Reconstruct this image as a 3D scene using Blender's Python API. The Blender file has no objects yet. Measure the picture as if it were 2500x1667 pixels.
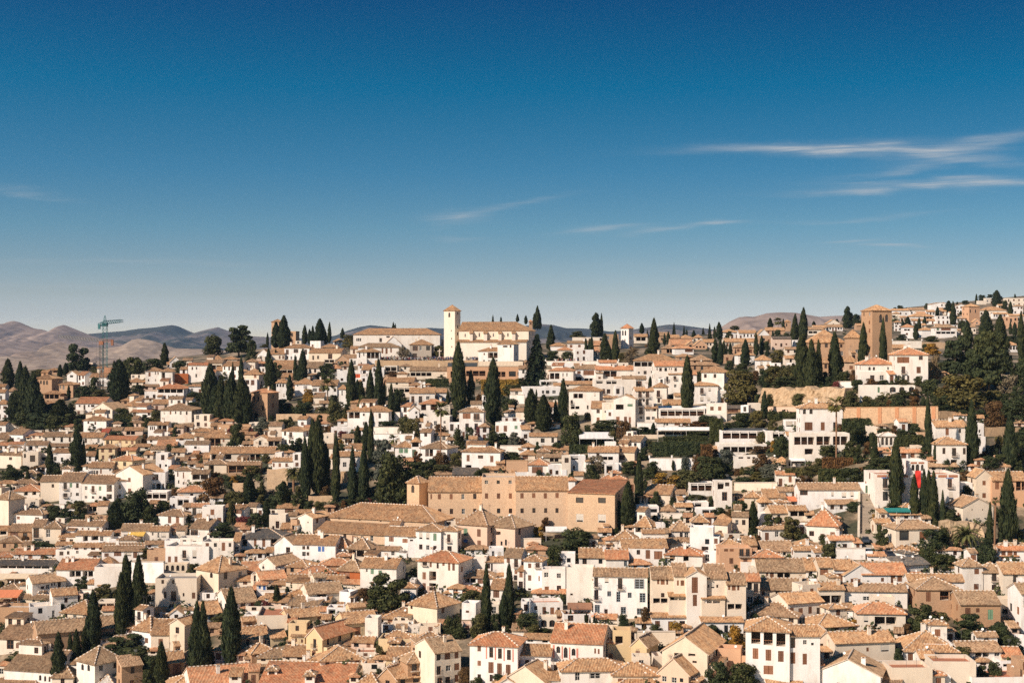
# Hillside town of white houses, tiled roofs and cypresses under a deep blue sky.
import bpy, math, random
import numpy as np
from mathutils import Vector, Matrix, noise as mnoise

SC = bpy.context.scene
COL = SC.collection
R = math.radians
F = 3472.0            # focal length in photograph pixels (2500 wide)
CZ = 90.0             # height of the viewpoint
HV = 840.0            # photograph row of the horizon
UC = 1250.0

# ------------------------------------------------------------------ camera
cam = bpy.data.cameras.new('camera')
cam.sensor_width = 36.0
cam.lens = 36.0 * F / 2500.0
cam.clip_start = 1.0
cam.clip_end = 60000.0
cam_o = bpy.data.objects.new('camera', cam)
COL.objects.link(cam_o)
cam_o.location = (0, 0, CZ)
cam_o.rotation_euler = (math.pi / 2 + (HV - 833.5) / F, 0, 0)
SC.camera = cam_o

# ------------------------------------------------------------------ light
SUN_EL = 36.0
SUN_AZ = 50.0         # degrees to the left of straight behind the camera
to_sun = Vector((-math.sin(R(SUN_AZ)) * math.cos(R(SUN_EL)), -math.cos(R(SUN_AZ)) * math.cos(R(SUN_EL)), math.sin(R(SUN_EL))))
sun = bpy.data.lights.new('sun', 'SUN')
sun.energy = 5.0
sun.angle = R(0.53)
sun.color = (1.0, 0.855, 0.725)
sun_o = bpy.data.objects.new('sun', sun)
COL.objects.link(sun_o)
sun_o.rotation_euler = to_sun.to_track_quat('Z', 'Y').to_euler()
sun_o.location = (-200, -200, 400)

world = bpy.data.worlds.new('World')
SC.world = world
world.use_nodes = True
wt = world.node_tree
wt.nodes.clear()


def wn(kind, **kw):
    n = wt.nodes.new(kind)
    for k, v in kw.items():
        setattr(n, k, v)
    return n


def wmath(op, a, b=None, c=None, clamp=False):
    n = wn('ShaderNodeMath', operation=op)
    n.use_clamp = clamp
    for i, x in enumerate((a, b, c)):
        if x is None:
            continue
        if isinstance(x, (int, float)):
            n.inputs[i].default_value = x
        else:
            wt.links.new(x, n.inputs[i])
    return n.outputs[0]


tc = wn('ShaderNodeTexCoord')
sp = wn('ShaderNodeSeparateXYZ')
wt.links.new(tc.outputs['Generated'], sp.inputs[0])
dx, dy, dz = sp.outputs
comb = wn('ShaderNodeCombineXYZ')
wt.links.new(dx, comb.inputs[0])
wt.links.new(dy, comb.inputs[1])
wt.links.new(wmath('ADD', wmath('MULTIPLY', wmath('MAXIMUM', dz, 0.0), 3.6), 0.035), comb.inputs[2])
nrm = wn('ShaderNodeVectorMath', operation='NORMALIZE')
wt.links.new(comb.outputs[0], nrm.inputs[0])
sky = wn('ShaderNodeTexSky')
sky.sky_type = 'NISHITA'
sky.sun_disc = False
sky.sun_elevation = R(SUN_EL)
sky.sun_rotation = R(180 + SUN_AZ)
sky.altitude = 800
sky.air_density = 1.0
sky.dust_density = 1.2
sky.ozone_density = 3.0
wt.links.new(nrm.outputs[0], sky.inputs['Vector'])
tint = wn('ShaderNodeMix', data_type='RGBA', blend_type='MULTIPLY')
tint.inputs[0].default_value = 1.0
wt.links.new(sky.outputs[0], tint.inputs[6])
tr = wn('ShaderNodeValToRGB')
el = tr.color_ramp.elements
stops = [(0.06, (3.485, 2.397, 1.78)), (0.144, (2.666, 1.936, 1.302)), (0.24, (2.031, 1.866, 1.344)), (0.335, (1.53, 1.881, 1.467)), (0.5, (0.871, 1.718, 1.586)), (0.74, (0.227, 1.425, 1.519)), (0.98, (0.001, 0.807, 1.172))]
while len(el) < len(stops):
    el.new(0.5)
for e_, (p_, c_) in zip(el, stops):
    e_.position = p_
    e_.color = (c_[0] / 2, c_[1] / 2, c_[2] / 2, 1)
wt.links.new(wmath('MULTIPLY', dz, 1 / 0.24, clamp=True), tr.inputs[0])
dbl = wn('ShaderNodeVectorMath', operation='SCALE')
dbl.inputs['Scale'].default_value = 2.0
wt.links.new(tr.outputs[0], dbl.inputs[0])
wt.links.new(dbl.outputs[0], tint.inputs[7])
sat = wn('ShaderNodeHueSaturation')
sat.inputs['Saturation'].default_value = 1.05
wt.links.new(tint.outputs[2], sat.inputs['Color'])
# thin cirrus: streaks by direction (tangent of azimuth and of elevation)
ty = wmath('MAXIMUM', dy, 0.05)
ax, az_ = wmath('DIVIDE', dx, ty), wmath('DIVIDE', dz, ty)
cv = wn('ShaderNodeCombineXYZ')
wt.links.new(wmath('MULTIPLY', ax, 7.0), cv.inputs[0])
wt.links.new(wmath('ADD', wmath('MULTIPLY', az_, 150.0), wmath('MULTIPLY', ax, -7.0)), cv.inputs[1])
nz = wn('ShaderNodeTexNoise')
nz.inputs['Scale'].default_value = 1.0
nz.inputs['Detail'].default_value = 7.0
nz.inputs['Roughness'].default_value = 0.7
nz.inputs['Distortion'].default_value = 0.9
wt.links.new(cv.outputs[0], nz.inputs['Vector'])
wisps = wmath('MULTIPLY', wmath('SUBTRACT', nz.outputs[0], 0.37), 2.2, clamp=True)
cv2 = wn('ShaderNodeCombineXYZ')
wt.links.new(wmath('MULTIPLY', ax, 5.0), cv2.inputs[0])
wt.links.new(wmath('MULTIPLY', az_, 30.0), cv2.inputs[1])
nzb = wn('ShaderNodeTexNoise')
nzb.inputs['Detail'].default_value = 4.0
nzb.inputs['Scale'].default_value = 2.0
wt.links.new(cv2.outputs[0], nzb.inputs['Vector'])
wob = wmath('MULTIPLY', wmath('SUBTRACT', nzb.outputs[0], 0.5), 0.022)
azw = wmath('ADD', az_, wob)
total = None
# (u, v, half length, half height, slope, strength) in photograph pixels
for (cu, cvv, hl, hh, sl, st) in ((1960, 363, 250, 14, -0.02, 1.0), (2190, 372, 260, 13, 0.06, .9), (2400, 352, 170, 16, -0.18, .65), (2350, 447, 230, 11, 0.0, 1.15),
                                  (2130, 455, 200, 10, -0.08, .8), (2200, 410, 160, 9, -0.15, .4), (1215, 515, 120, 10, -0.25, .5), (1110, 535, 70, 12, 0.05, .35), (1470, 558, 95, 10, -0.1, .55),
                                  (1620, 562, 80, 8, -0.12, .55), (1760, 543, 60, 5, 0.0, .7), (2180, 601, 70, 6, 0.0, .7), (2080, 588, 60, 5, -.1, .45),
                                  (60, 470, 110, 12, 0.15, .3), (2100, 535, 170, 6, -0.05, .3), (300, 640, 300, 6, 0, .25), (150, 700, 300, 7, 0, .25), (1750, 650, 300, 9, 0, .15), (1120, 585, 60, 7, 0, .25)):
    x0, z0 = (cu - UC) / F, (HV - cvv) / F
    a, b = hl / F, hh / F
    ddx = wmath('SUBTRACT', ax, x0)
    ddz = wmath('SUBTRACT', wmath('SUBTRACT', azw, z0), wmath('MULTIPLY', ddx, -sl))
    q = wmath('ADD', wmath('POWER', wmath('ABSOLUTE', wmath('DIVIDE', ddx, a)), 2.0), wmath('POWER', wmath('ABSOLUTE', wmath('DIVIDE', ddz, b)), 2.0))
    msk = wmath('MULTIPLY', wmath('POWER', 2.718, wmath('MULTIPLY', q, -1.1)), st)
    total = msk if total is None else wmath('ADD', total, msk)
cloud = wmath('MULTIPLY', total, wmath('ADD', wisps, 0.16), clamp=True)
mixc = wn('ShaderNodeMix', data_type='RGBA')
wt.links.new(cloud, mixc.inputs[0])
wt.links.new(sat.outputs[0], mixc.inputs[6])
mixc.inputs[7].default_value = (7.2, 7.3, 7.4, 1)
bg = wn('ShaderNodeBackground')
SKY_STRENGTH = 0.06
bg.inputs[1].default_value = SKY_STRENGTH
wt.links.new(mixc.outputs[2], bg.inputs[0])
wo = wn('ShaderNodeOutputWorld')
wt.links.new(bg.outputs[0], wo.inputs[0])

SC.render.engine = 'CYCLES'
vs = SC.view_settings
vs.view_transform = 'Standard'
vs.look = 'None'
vs.exposure = 0.42
vs.gamma = 1.0
vs.use_curve_mapping = False
SC.cycles.max_bounces = 5
SC.cycles.diffuse_bounces = 3
SC.cycles.glossy_bounces = 2
SC.cycles.transparent_max_bounces = 4
SC.cycles.volume_bounces = 0
SC.cycles.use_denoising = False

rnd = random.Random(7)

# ------------------------------------------------------------------ materials
MATS = {}


def nodes_of(name):
    m = bpy.data.materials.new(name)
    m.use_nodes = True
    nt = m.node_tree
    b = nt.nodes['Principled BSDF']
    MATS[name] = m
    return m, nt, b


def nd(nt, kind, ins=None, **kw):
    n = nt.nodes.new(kind)
    for k, v in kw.items():
        setattr(n, k, v)
    for k, v in (ins or {}).items():
        if hasattr(v, 'is_linked') or isinstance(v, bpy.types.NodeSocket):
            nt.links.new(v, n.inputs[k])
        else:
            n.inputs[k].default_value = v
    return n


def c4(c, s=1.0):
    return (c[0] * s, c[1] * s, c[2] * s, 1)


def mixrgb(nt, f, a, b, blend='MIX'):
    n = nt.nodes.new('ShaderNodeMix')
    n.data_type = 'RGBA'
    n.blend_type = blend
    for i, x in ((0, f), (6, a), (7, b)):
        if isinstance(x, bpy.types.NodeSocket):
            nt.links.new(x, n.inputs[i])
        else:
            n.inputs[i].default_value = x
    return n.outputs[2]


def ramp(nt, fac, stops):
    n = nt.nodes.new('ShaderNodeValToRGB')
    el = n.color_ramp.elements
    while len(el) < len(stops):
        el.new(0.5)
    for e, (p, c) in zip(el, stops):
        e.position = p
        e.color = c if len(c) == 4 else c4(c)
    nt.links.new(fac, n.inputs[0])
    return n.outputs[0]


def mat_wall(name, col, stain, amount=0.5, rough=0.9, bump=0.15, scale=0.55, grain=None):
    m, nt, b = nodes_of(name)
    tcn = nd(nt, 'ShaderNodeTexCoord')
    oi = nd(nt, 'ShaderNodeObjectInfo')
    mp = nd(nt, 'ShaderNodeMapping', {'Vector': tcn.outputs['Object'], 'Scale': (1, 1, 0.35)})
    add = nd(nt, 'ShaderNodeVectorMath', {0: mp.outputs[0]}, operation='ADD')
    sc = nd(nt, 'ShaderNodeVectorMath', {0: oi.outputs['Location']}, operation='SCALE')
    sc.inputs['Scale'].default_value = 0.37
    nt.links.new(sc.outputs[0], add.inputs[1])
    n1 = nd(nt, 'ShaderNodeTexNoise', {'Vector': add.outputs[0], 'Scale': scale, 'Detail': 6.0, 'Roughness': 0.65})
    n2 = nd(nt, 'ShaderNodeTexNoise', {'Vector': tcn.outputs['Object'], 'Scale': 5.0, 'Detail': 4.0})
    f1 = ramp(nt, n1.outputs[0], [(0.47, (0, 0, 0)), (0.74, (1, 1, 1))])
    base = mixrgb(nt, oi.outputs['Random'], c4(col), c4([col[0] * 0.93, col[1] * 0.88, col[2] * 0.80]))
    k = nd(nt, 'ShaderNodeMath', {0: f1, 1: amount}, operation='MULTIPLY')
    c = mixrgb(nt, k.outputs[0], base, c4(stain))
    c = mixrgb(nt, 0.16 if grain is None else 0.5, c, ramp(nt, n2.outputs[0], [(0.3, (0.35, 0.3, 0.25)), (0.7, (1, 1, 1))]), 'MULTIPLY')
    if grain:
        v = nd(nt, 'ShaderNodeTexVoronoi', {'Vector': tcn.outputs['Object'], 'Scale': grain})
        c = mixrgb(nt, 0.45, c, ramp(nt, v.outputs['Color'], [(0.0, (0.45, 0.38, 0.3)), (1.0, (1.1, 1.05, 1.0))]), 'MULTIPLY')
    nt.links.new(c, b.inputs['Base Color'])
    b.inputs['Roughness'].default_value = rough
    b.inputs['Specular IOR Level'].default_value = 0.2
    bp = nd(nt, 'ShaderNodeBump', {'Strength': bump, 'Distance': 0.05, 'Height': n2.outputs[0]})
    nt.links.new(bp.outputs[0], b.inputs['Normal'])
    return m


WHITE = (0.80, 0.755, 0.70)
WALLS = {
    'W': mat_wall('white_render', (0.82, 0.785, 0.745), (0.52, 0.43, 0.34), 0.62),
    'C': mat_wall('cream_render', (0.74, 0.645, 0.53), (0.50, 0.39, 0.28), 0.5),
    'Y': mat_wall('ochre_render', (0.68, 0.53, 0.33), (0.54, 0.40, 0.25), 0.5),
    'O': mat_wall('orange_render', (0.60, 0.36, 0.22), (0.48, 0.29, 0.18), 0.5),
    'B': mat_wall('brick_tan', (0.58, 0.385, 0.25), (0.42, 0.28, 0.18), 0.5, grain=7.0),
    'P': mat_wall('pink_render', (0.68, 0.51, 0.40), (0.54, 0.39, 0.29), 0.5),
    'T': mat_wall('pale_brick', (0.80, 0.605, 0.435), (0.62, 0.44, 0.30), 0.6, grain=5.0),
    'G': mat_wall('grey_render', (0.45, 0.40, 0.35), (0.3, 0.27, 0.24), 0.5),
    'R': mat_wall('rust_panel', (0.42, 0.13, 0.045), (0.3, 0.09, 0.035), 0.8, scale=2.0),
    'N': mat_wall('dark_render', (0.09, 0.075, 0.06), (0.06, 0.05, 0.04), 0.6),
    'S': mat_wall('rubble_stone', (0.62, 0.46, 0.31), (0.38, 0.28, 0.19), 0.6, bump=0.7, grain=3.0),
    'M': mat_wall('masonry', (0.68, 0.50, 0.35), (0.50, 0.35, 0.23), 0.6, bump=0.8, grain=2.2),
    'K': mat_wall('earth_bank', (0.60, 0.45, 0.30), (0.24, 0.18, 0.10), 0.85, bump=1.0, grain=1.6, scale=0.9),
}
# church tower and church walls are paler than the convent brick
WALLS['H'] = mat_wall('church_render', (0.79, 0.71, 0.615), (0.62, 0.51, 0.40), 0.5)


def mat_roof(name, cols, hue):
    m, nt, b = nodes_of(name)
    uv = nd(nt, 'ShaderNodeUVMap')
    oi = nd(nt, 'ShaderNodeObjectInfo')
    s = nd(nt, 'ShaderNodeSeparateXYZ', {0: uv.outputs[0]})

    def cell(x, d):
        q = nd(nt, 'ShaderNodeMath', {0: x, 1: d}, operation='DIVIDE')
        return nd(nt, 'ShaderNodeMath', {0: q.outputs[0]}, operation='FLOOR').outputs[0]
    cb = nd(nt, 'ShaderNodeCombineXYZ', {0: cell(s.outputs[0], 0.29), 1: cell(s.outputs[1], 0.46), 2: oi.outputs['Random']})
    wnz = nd(nt, 'ShaderNodeTexWhiteNoise', {'Vector': cb.outputs[0]}, noise_dimensions='3D')
    c = ramp(nt, wnz.outputs['Value'], [(i / (len(cols) - 1), cc) for i, cc in enumerate(cols)])
    tcn = nd(nt, 'ShaderNodeTexCoord')
    n1 = nd(nt, 'ShaderNodeTexNoise', {'Vector': tcn.outputs['Object'], 'Scale': 0.45, 'Detail': 6.0, 'Roughness': 0.6})
    f1 = ramp(nt, n1.outputs[0], [(0.4, (0, 0, 0)), (0.75, (0.75, 0.75, 0.75))])
    c = mixrgb(nt, f1, c, c4((0.20, 0.135, 0.085)))
    n2 = nd(nt, 'ShaderNodeTexNoise', {'Vector': tcn.outputs['Object'], 'Scale': 1.7, 'Detail': 3.0})
    c = mixrgb(nt, ramp(nt, n2.outputs[0], [(0.55, (0, 0, 0)), (0.75, (0.5, 0.5, 0.5))]), c, c4((0.56, 0.40, 0.25)))
    c = mixrgb(nt, oi.outputs['Random'], c, mixrgb(nt, 1.0, c, c4(hue), 'MULTIPLY'))
    nt.links.new(c, b.inputs['Base Color'])
    b.inputs['Roughness'].default_value = 0.85
    b.inputs['Specular IOR Level'].default_value = 0.25
    fr = nd(nt, 'ShaderNodeMath', {0: s.outputs[1], 1: 0.46}, operation='MODULO')
    bp = nd(nt, 'ShaderNodeBump', {'Strength': 0.6, 'Distance': 0.06, 'Height': fr.outputs[0]})
    nt.links.new(bp.outputs[0], b.inputs['Normal'])
    return m


ROOFS = {
    'x': mat_roof('clay_tile', [(0.27, 0.135, 0.065), (0.43, 0.225, 0.105), (0.51, 0.29, 0.145), (0.58, 0.37, 0.20), (0.46, 0.245, 0.115)], (0.86, 0.88, 0.9)),
    'r': mat_roof('clay_tile_orange', [(0.40, 0.17, 0.08), (0.52, 0.24, 0.115), (0.57, 0.30, 0.155), (0.60, 0.37, 0.21), (0.50, 0.22, 0.105)], (1.0, 0.86, 0.8)),
    'n': mat_roof('clay_tile_aged', [(0.20, 0.115, 0.062), (0.34, 0.20, 0.11), (0.42, 0.255, 0.145), (0.49, 0.325, 0.19), (0.30, 0.175, 0.095)], (0.85, 0.9, 0.92)),
    'R': mat_roof('clay_tile_red', [(0.52, 0.10, 0.05), (0.55, 0.12, 0.06), (0.50, 0.09, 0.05), (0.58, 0.14, 0.07)], (1, 0.9, 0.9)),
    'd': mat_roof('slate_roof', [(0.085, 0.08, 0.075), (0.11, 0.10, 0.09), (0.07, 0.065, 0.06), (0.13, 0.115, 0.1)], (0.9, 0.95, 1.0)),
    'W': mat_roof('pale_roof', [(0.66, 0.62, 0.56), (0.70, 0.66, 0.6), (0.62, 0.58, 0.52)], (1, 1, 1)),
}


def mat_flat(name, col, rough=0.6, metal=0.0, var=0.12, spec=0.4):
    m, nt, b = nodes_of(name)
    oi = nd(nt, 'ShaderNodeObjectInfo')
    tcn = nd(nt, 'ShaderNodeTexCoord')
    n1 = nd(nt, 'ShaderNodeTexNoise', {'Vector': tcn.outputs['Object'], 'Scale': 3.0, 'Detail': 4.0})
    c = mixrgb(nt, oi.outputs['Random'], c4(col, 1 - var), c4(col, 1 + var))
    c = mixrgb(nt, 0.35, c, ramp(nt, n1.outputs[0], [(0.3, (0.6, 0.58, 0.55)), (0.7, (1.1, 1.1, 1.1))]), 'MULTIPLY')
    nt.links.new(c, b.inputs['Base Color'])
    b.inputs['Roughness'].default_value = rough
    b.inputs['Metallic'].default_value = metal
    b.inputs['Specular IOR Level'].default_value = spec
    return m


mat_flat('glass', (0.018, 0.022, 0.026), 0.12, var=0.4, spec=0.5)
mat_flat('frame_brown', (0.13, 0.06, 0.03))
mat_flat('frame_pale', (0.6, 0.57, 0.52))
mat_flat('wood', (0.20, 0.085, 0.04), var=0.35)
mat_flat('green_paint', (0.12, 0.20, 0.12), var=0.4)
mat_flat('blue_paint', (0.06, 0.16, 0.42))
mat_flat('greyblue_paint', (0.27, 0.31, 0.34))
mat_flat('blind', (0.60, 0.53, 0.44))
mat_flat('orange_paint', (0.62, 0.10, 0.03))
mat_flat('iron', (0.045, 0.04, 0.036), 0.5)
mat_flat('interior', (0.05, 0.035, 0.025), 0.9, var=0.3)  # dark brown; on gallery back walls the shade is put into this colour
mat_flat('terrace_tile', (0.42, 0.17, 0.09), 0.8)
mat_flat('terrace_grey', (0.30, 0.27, 0.24), 0.85)
mat_flat('mortar', (0.62, 0.52, 0.42), 0.9)
mat_flat('white_paint', (0.76, 0.72, 0.67), 0.8, var=0.05)
mat_flat('pink_paint', (0.62, 0.24, 0.18), 0.8)
mat_flat('steel_grey', (0.10, 0.10, 0.098), 0.5)
mat_flat('crane_teal', (0.04, 0.17, 0.18), 0.5)
mat_flat('crane_orange', (0.27, 0.115, 0.06), 0.5)
mat_flat('rubber', (0.02, 0.02, 0.02), 0.8)
mat_flat('car_dark', (0.03, 0.04, 0.055), 0.3)
mat_flat('car_white', (0.7, 0.69, 0.67), 0.3)
mat_flat('solar_panel', (0.03, 0.045, 0.07), 0.2)
for k, c in (('r', (0.62, 0.06, 0.03)), ('n', (0.28, 0.14, 0.08)), ('k', (0.055, 0.06, 0.06)), ('c', (0.66, 0.52, 0.36)), ('w', (0.78, 0.75, 0.70)),
             ('y', (0.66, 0.42, 0.09)), ('o', (0.60, 0.20, 0.09)), ('t', (0.02, 0.20, 0.18))):
    mat_flat('awning_' + k, c, 0.85, var=0.06)


def mat_leaf(name, a, b_, c_):
    m, nt, b = nodes_of(name)
    oi = nd(nt, 'ShaderNodeObjectInfo')
    tcn = nd(nt, 'ShaderNodeTexCoord')
    geo = nd(nt, 'ShaderNodeNewGeometry')
    n1 = nd(nt, 'ShaderNodeTexNoise', {'Vector': geo.outputs['Position'], 'Scale': 0.9, 'Detail': 3.0})
    wnz = nd(nt, 'ShaderNodeTexWhiteNoise', {'Vector': geo.outputs['Position']}, noise_dimensions='3D')
    c = ramp(nt, n1.outputs[0], [(0.32, a), (0.5, b_), (0.68, c_)])
    c = mixrgb(nt, oi.outputs['Random'], c, mixrgb(nt, 1.0, c, c4((1.35, 1.1, 0.85)), 'MULTIPLY'))
    nt.links.new(c, b.inputs['Base Color'])
    b.inputs['Roughness'].default_value = 0.75
    b.inputs['Specular IOR Level'].default_value = 0.15
    return m


mat_leaf('leaf_d', (0.016, 0.024, 0.010), (0.032, 0.044, 0.018), (0.060, 0.072, 0.026))
mat_leaf('leaf_c', (0.014, 0.023, 0.012), (0.030, 0.043, 0.020), (0.054, 0.068, 0.028))
mat_leaf('leaf_o', (0.030, 0.034, 0.014), (0.062, 0.064, 0.024), (0.105, 0.100, 0.036))
mat_leaf('leaf_y', (0.10, 0.065, 0.014), (0.22, 0.13, 0.025), (0.30, 0.19, 0.035))
mat_leaf('leaf_r', (0.045, 0.028, 0.012), (0.085, 0.048, 0.020), (0.13, 0.078, 0.030))
mat_leaf('leaf_m', (0.07, 0.020, 0.022), (0.12, 0.036, 0.040), (0.16, 0.06, 0.05))
mat_leaf('leaf_b', (0.035, 0.048, 0.040), (0.065, 0.080, 0.068), (0.11, 0.125, 0.105))
mat_leaf('leaf_g', (0.10, 0.085, 0.055), (0.15, 0.125, 0.080), (0.20, 0.165, 0.105))
mat_flat('bark', (0.13, 0.09, 0.06), 0.9)
mat_flat('palm_bark', (0.24, 0.13, 0.07), 0.9)
mat_leaf('palm_leaf', (0.05, 0.06, 0.022), (0.085, 0.095, 0.035), (0.14, 0.14, 0.05))


# ------------------------------------------------------------------ mesh builder
class MB:
    def __init__(self):
        self.v, self.f, self.m, self.uv, self.mats = [], [], [], [], []

    def mi(self, name):
        if name not in self.mats:
            self.mats.append(name)
        return self.mats.index(name)

    def face(self, pts, mat, uvs=None):
        i = len(self.v)
        self.v.extend(pts)
        self.f.append(tuple(range(i, i + len(pts))))
        self.m.append(self.mi(mat))
        self.uv.append(uvs)

    def box(self, x0, x1, y0, y1, z0, z1, mat, bottom=True):
        p = [(x0, y0, z0), (x1, y0, z0), (x1, y1, z0), (x0, y1, z0), (x0, y0, z1), (x1, y0, z1), (x1, y1, z1), (x0, y1, z1)]
        i = len(self.v)
        self.v.extend(p)
        fs = [(0, 1, 5, 4), (1, 2, 6, 5), (2, 3, 7, 6), (3, 0, 4, 7), (4, 5, 6, 7)] + ([(3, 2, 1, 0)] if bottom else [])
        k = self.mi(mat)
        for f in fs:
            self.f.append(tuple(i + q for q in f))
            self.m.append(k)
            self.uv.append(None)

    def tube(self, p, q, r0, r1, mat, n=6):
        p, q = Vector(p), Vector(q)
        d = (q - p)
        if d.length < 1e-6:
            return
        d.normalize()
        a = d.orthogonal().normalized()
        b = d.cross(a)
        i = len(self.v)
        for c, r in ((p, r0), (q, r1)):
            for k in range(n):
                t = 2 * math.pi * k / n
                self.v.append(tuple(c + (a * math.cos(t) + b * math.sin(t)) * r))
        k = self.mi(mat)
        for j in range(n):
            self.f.append((i + j, i + (j + 1) % n, i + n + (j + 1) % n, i + n + j))
            self.m.append(k)
            self.uv.append(None)
        self.f.append(tuple(i + n + j for j in range(n)))
        self.m.append(k)
        self.uv.append(None)

    def append(self, o, M=None):
        i = len(self.v)
        if M is None:
            self.v.extend(o.v)
        else:
            a = np.array(o.v, dtype=float)
            Mn = np.array(M)
            a = a @ Mn[:3, :3].T + Mn[:3, 3]
            self.v.extend(map(tuple, a))
        self.f.extend(tuple(i + q for q in f) for f in o.f)
        mp = [self.mi(x) for x in o.mats]
        self.m.extend(mp[q] for q in o.m)
        self.uv.extend(o.uv)

    def mesh(self, name, smooth=False):
        me = bpy.data.meshes.new(name)
        me.from_pydata(self.v, [], self.f)
        for n in self.mats:
            me.materials.append(MATS[n])
        if len(self.mats) > 1:
            me.polygons.foreach_set('material_index', self.m)
        if any(u is not None for u in self.uv):
            l = me.uv_layers.new(name='UVMap')
            flat = []
            for f, u in zip(self.f, self.uv):
                if u is None:
                    flat.extend([0.0, 0.0] * len(f))
                else:
                    for q in u:
                        flat.extend(q)
            l.data.foreach_set('uv', flat)
        if smooth:
            me.polygons.foreach_set('use_smooth', [True] * len(me.polygons))
        return me


def link(name, data, parent=None, loc=None, rz=0.0, scale=None):
    o = bpy.data.objects.new(name, data)
    COL.objects.link(o)
    if parent is not None:
        o.parent = parent
    if loc is not None:
        o.location = loc
    if rz:
        o.rotation_euler = (0, 0, rz)
    if scale is not None:
        o.scale = scale
    return o


def tag(o, label=None, cat=None, group=None, kind=None):
    if label:
        o['label'] = label
    if cat:
        o['category'] = cat
    if group:
        o['group'] = group
    if kind:
        o['kind'] = kind
    return o


# ------------------------------------------------------------------ the lie of the land: how far away the ground is along each line of sight
DCOL = [
    (-400, [(925, 700), (950, 665), (980, 625), (1040, 570), (1100, 525), (1150, 495), (1230, 462), (1300, 436), (1400, 404), (1500, 380), (1600, 358), (1667, 346), (1800, 322)]),
    (0, [(910, 700), (930, 670), (980, 605), (1040, 550), (1100, 508), (1150, 480), (1230, 448), (1300, 422), (1400, 392), (1500, 368), (1600, 347), (1667, 335), (1800, 312)]),
    (400, [(875, 700), (900, 655), (930, 620), (980, 570), (1040, 522), (1100, 485), (1150, 461), (1230, 430), (1300, 406), (1400, 374), (1500, 348), (1600, 327), (1667, 315), (1800, 293)]),
    (625, [(852, 690), (900, 620), (930, 590), (980, 545), (1040, 505), (1100, 470), (1150, 450), (1230, 420), (1300, 396), (1400, 362), (1500, 336), (1600, 315), (1667, 303), (1800, 282)]),
    (1250, [(842, 720), (872, 640), (900, 600), (930, 565), (980, 510), (1040, 475), (1100, 446), (1150, 425), (1230, 402), (1300, 378), (1400, 345), (1500, 318), (1600, 292), (1667, 278), (1800, 257)]),
    (1800, [(812, 900), (830, 800), (850, 700), (872, 610), (900, 560), (930, 525), (980, 485), (1040, 455), (1100, 428), (1150, 410), (1230, 388), (1300, 366), (1400, 335), (1500, 308), (1600, 283), (1667, 270), (1800, 250)]),
    (2030, [(790, 950), (820, 780), (840, 680), (860, 570), (880, 520), (930, 470), (980, 445), (1040, 422), (1100, 402), (1150, 390), (1230, 372), (1300, 355), (1400, 331), (1500, 307), (1600, 283), (1667, 270), (1800, 250)]),
    (2200, [(752, 1050), (780, 920), (830, 760), (850, 620), (880, 490), (930, 445), (980, 425), (1040, 405), (1100, 388), (1150, 378), (1230, 364), (1300, 350), (1400, 330), (1500, 306), (1600, 283), (1667, 270), (1800, 250)]),
    (2500, [(722, 1150), (760, 950), (800, 800), (850, 620), (880, 545), (930, 470), (980, 440), (1040, 415), (1100, 395), (1150, 384), (1230, 368), (1300, 354), (1400, 334), (1500, 311), (1600, 288), (1667, 275), (1800, 255)]),
    (2900, [(700, 1200), (760, 980), (800, 830), (850, 640), (880, 560), (930, 480), (980, 448), (1040, 421), (1100, 400), (1150, 388), (1230, 372), (1300, 358), (1400, 338), (1500, 315), (1600, 292), (1667, 279), (1800, 259)]),
]
DU = [c[0] for c in DCOL]
VTOP = [c[1][0][0] for c in DCOL]


def vtop(u):
    return float(np.interp(u, DU, VTOP))


def coldepth(i, v):
    c = DCOL[i][1]
    if v < c[0][0]:
        return c[0][1] + min((c[0][0] - v) * 5.0, 250)
    return float(np.interp(v, [p[0] for p in c], [p[1] for p in c]))


def depth(u, v):
    u = min(max(u, DU[0]), DU[-1])
    i = max(0, min(len(DU) - 2, int(np.searchsorted(DU, u, side='right')) - 1))
    t = (u - DU[i]) / (DU[i + 1] - DU[i])
    return coldepth(i, v) * (1 - t) + coldepth(i + 1, v) * t


def at(u, v, Y):
    return Vector(((u - UC) / F * Y, Y, CZ - (v - HV) / F * Y))


def ground(u, v):
    return at(u, v, depth(u, v))


# ------------------------------------------------------------------ terrain
def mat_ground():
    m, nt, b = nodes_of('hill_ground')
    geo = nd(nt, 'ShaderNodeNewGeometry')
    n1 = nd(nt, 'ShaderNodeTexNoise', {'Vector': geo.outputs['Position'], 'Scale': 0.11, 'Detail': 6.0})
    n2 = nd(nt, 'ShaderNodeTexNoise', {'Vector': geo.outputs['Position'], 'Scale': 1.2, 'Detail': 5.0})
    c = ramp(nt, n1.outputs[0], [(0.40, (0.045, 0.048, 0.022)), (0.50, (0.17, 0.13, 0.08)), (0.62, (0.36, 0.28, 0.19))])
    c = mixrgb(nt, 0.7, c, ramp(nt, n2.outputs[0], [(0.3, (0.45, 0.4, 0.35)), (0.7, (1.15, 1.1, 1.05))]), 'MULTIPLY')
    nt.links.new(c, b.inputs['Base Color'])
    b.inputs['Roughness'].default_value = 0.95
    bp = nd(nt, 'ShaderNodeBump', {'Strength': 0.7, 'Distance': 0.3, 'Height': n2.outputs[0]})
    nt.links.new(bp.outputs[0], b.inputs['Normal'])


mat_ground()


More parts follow.
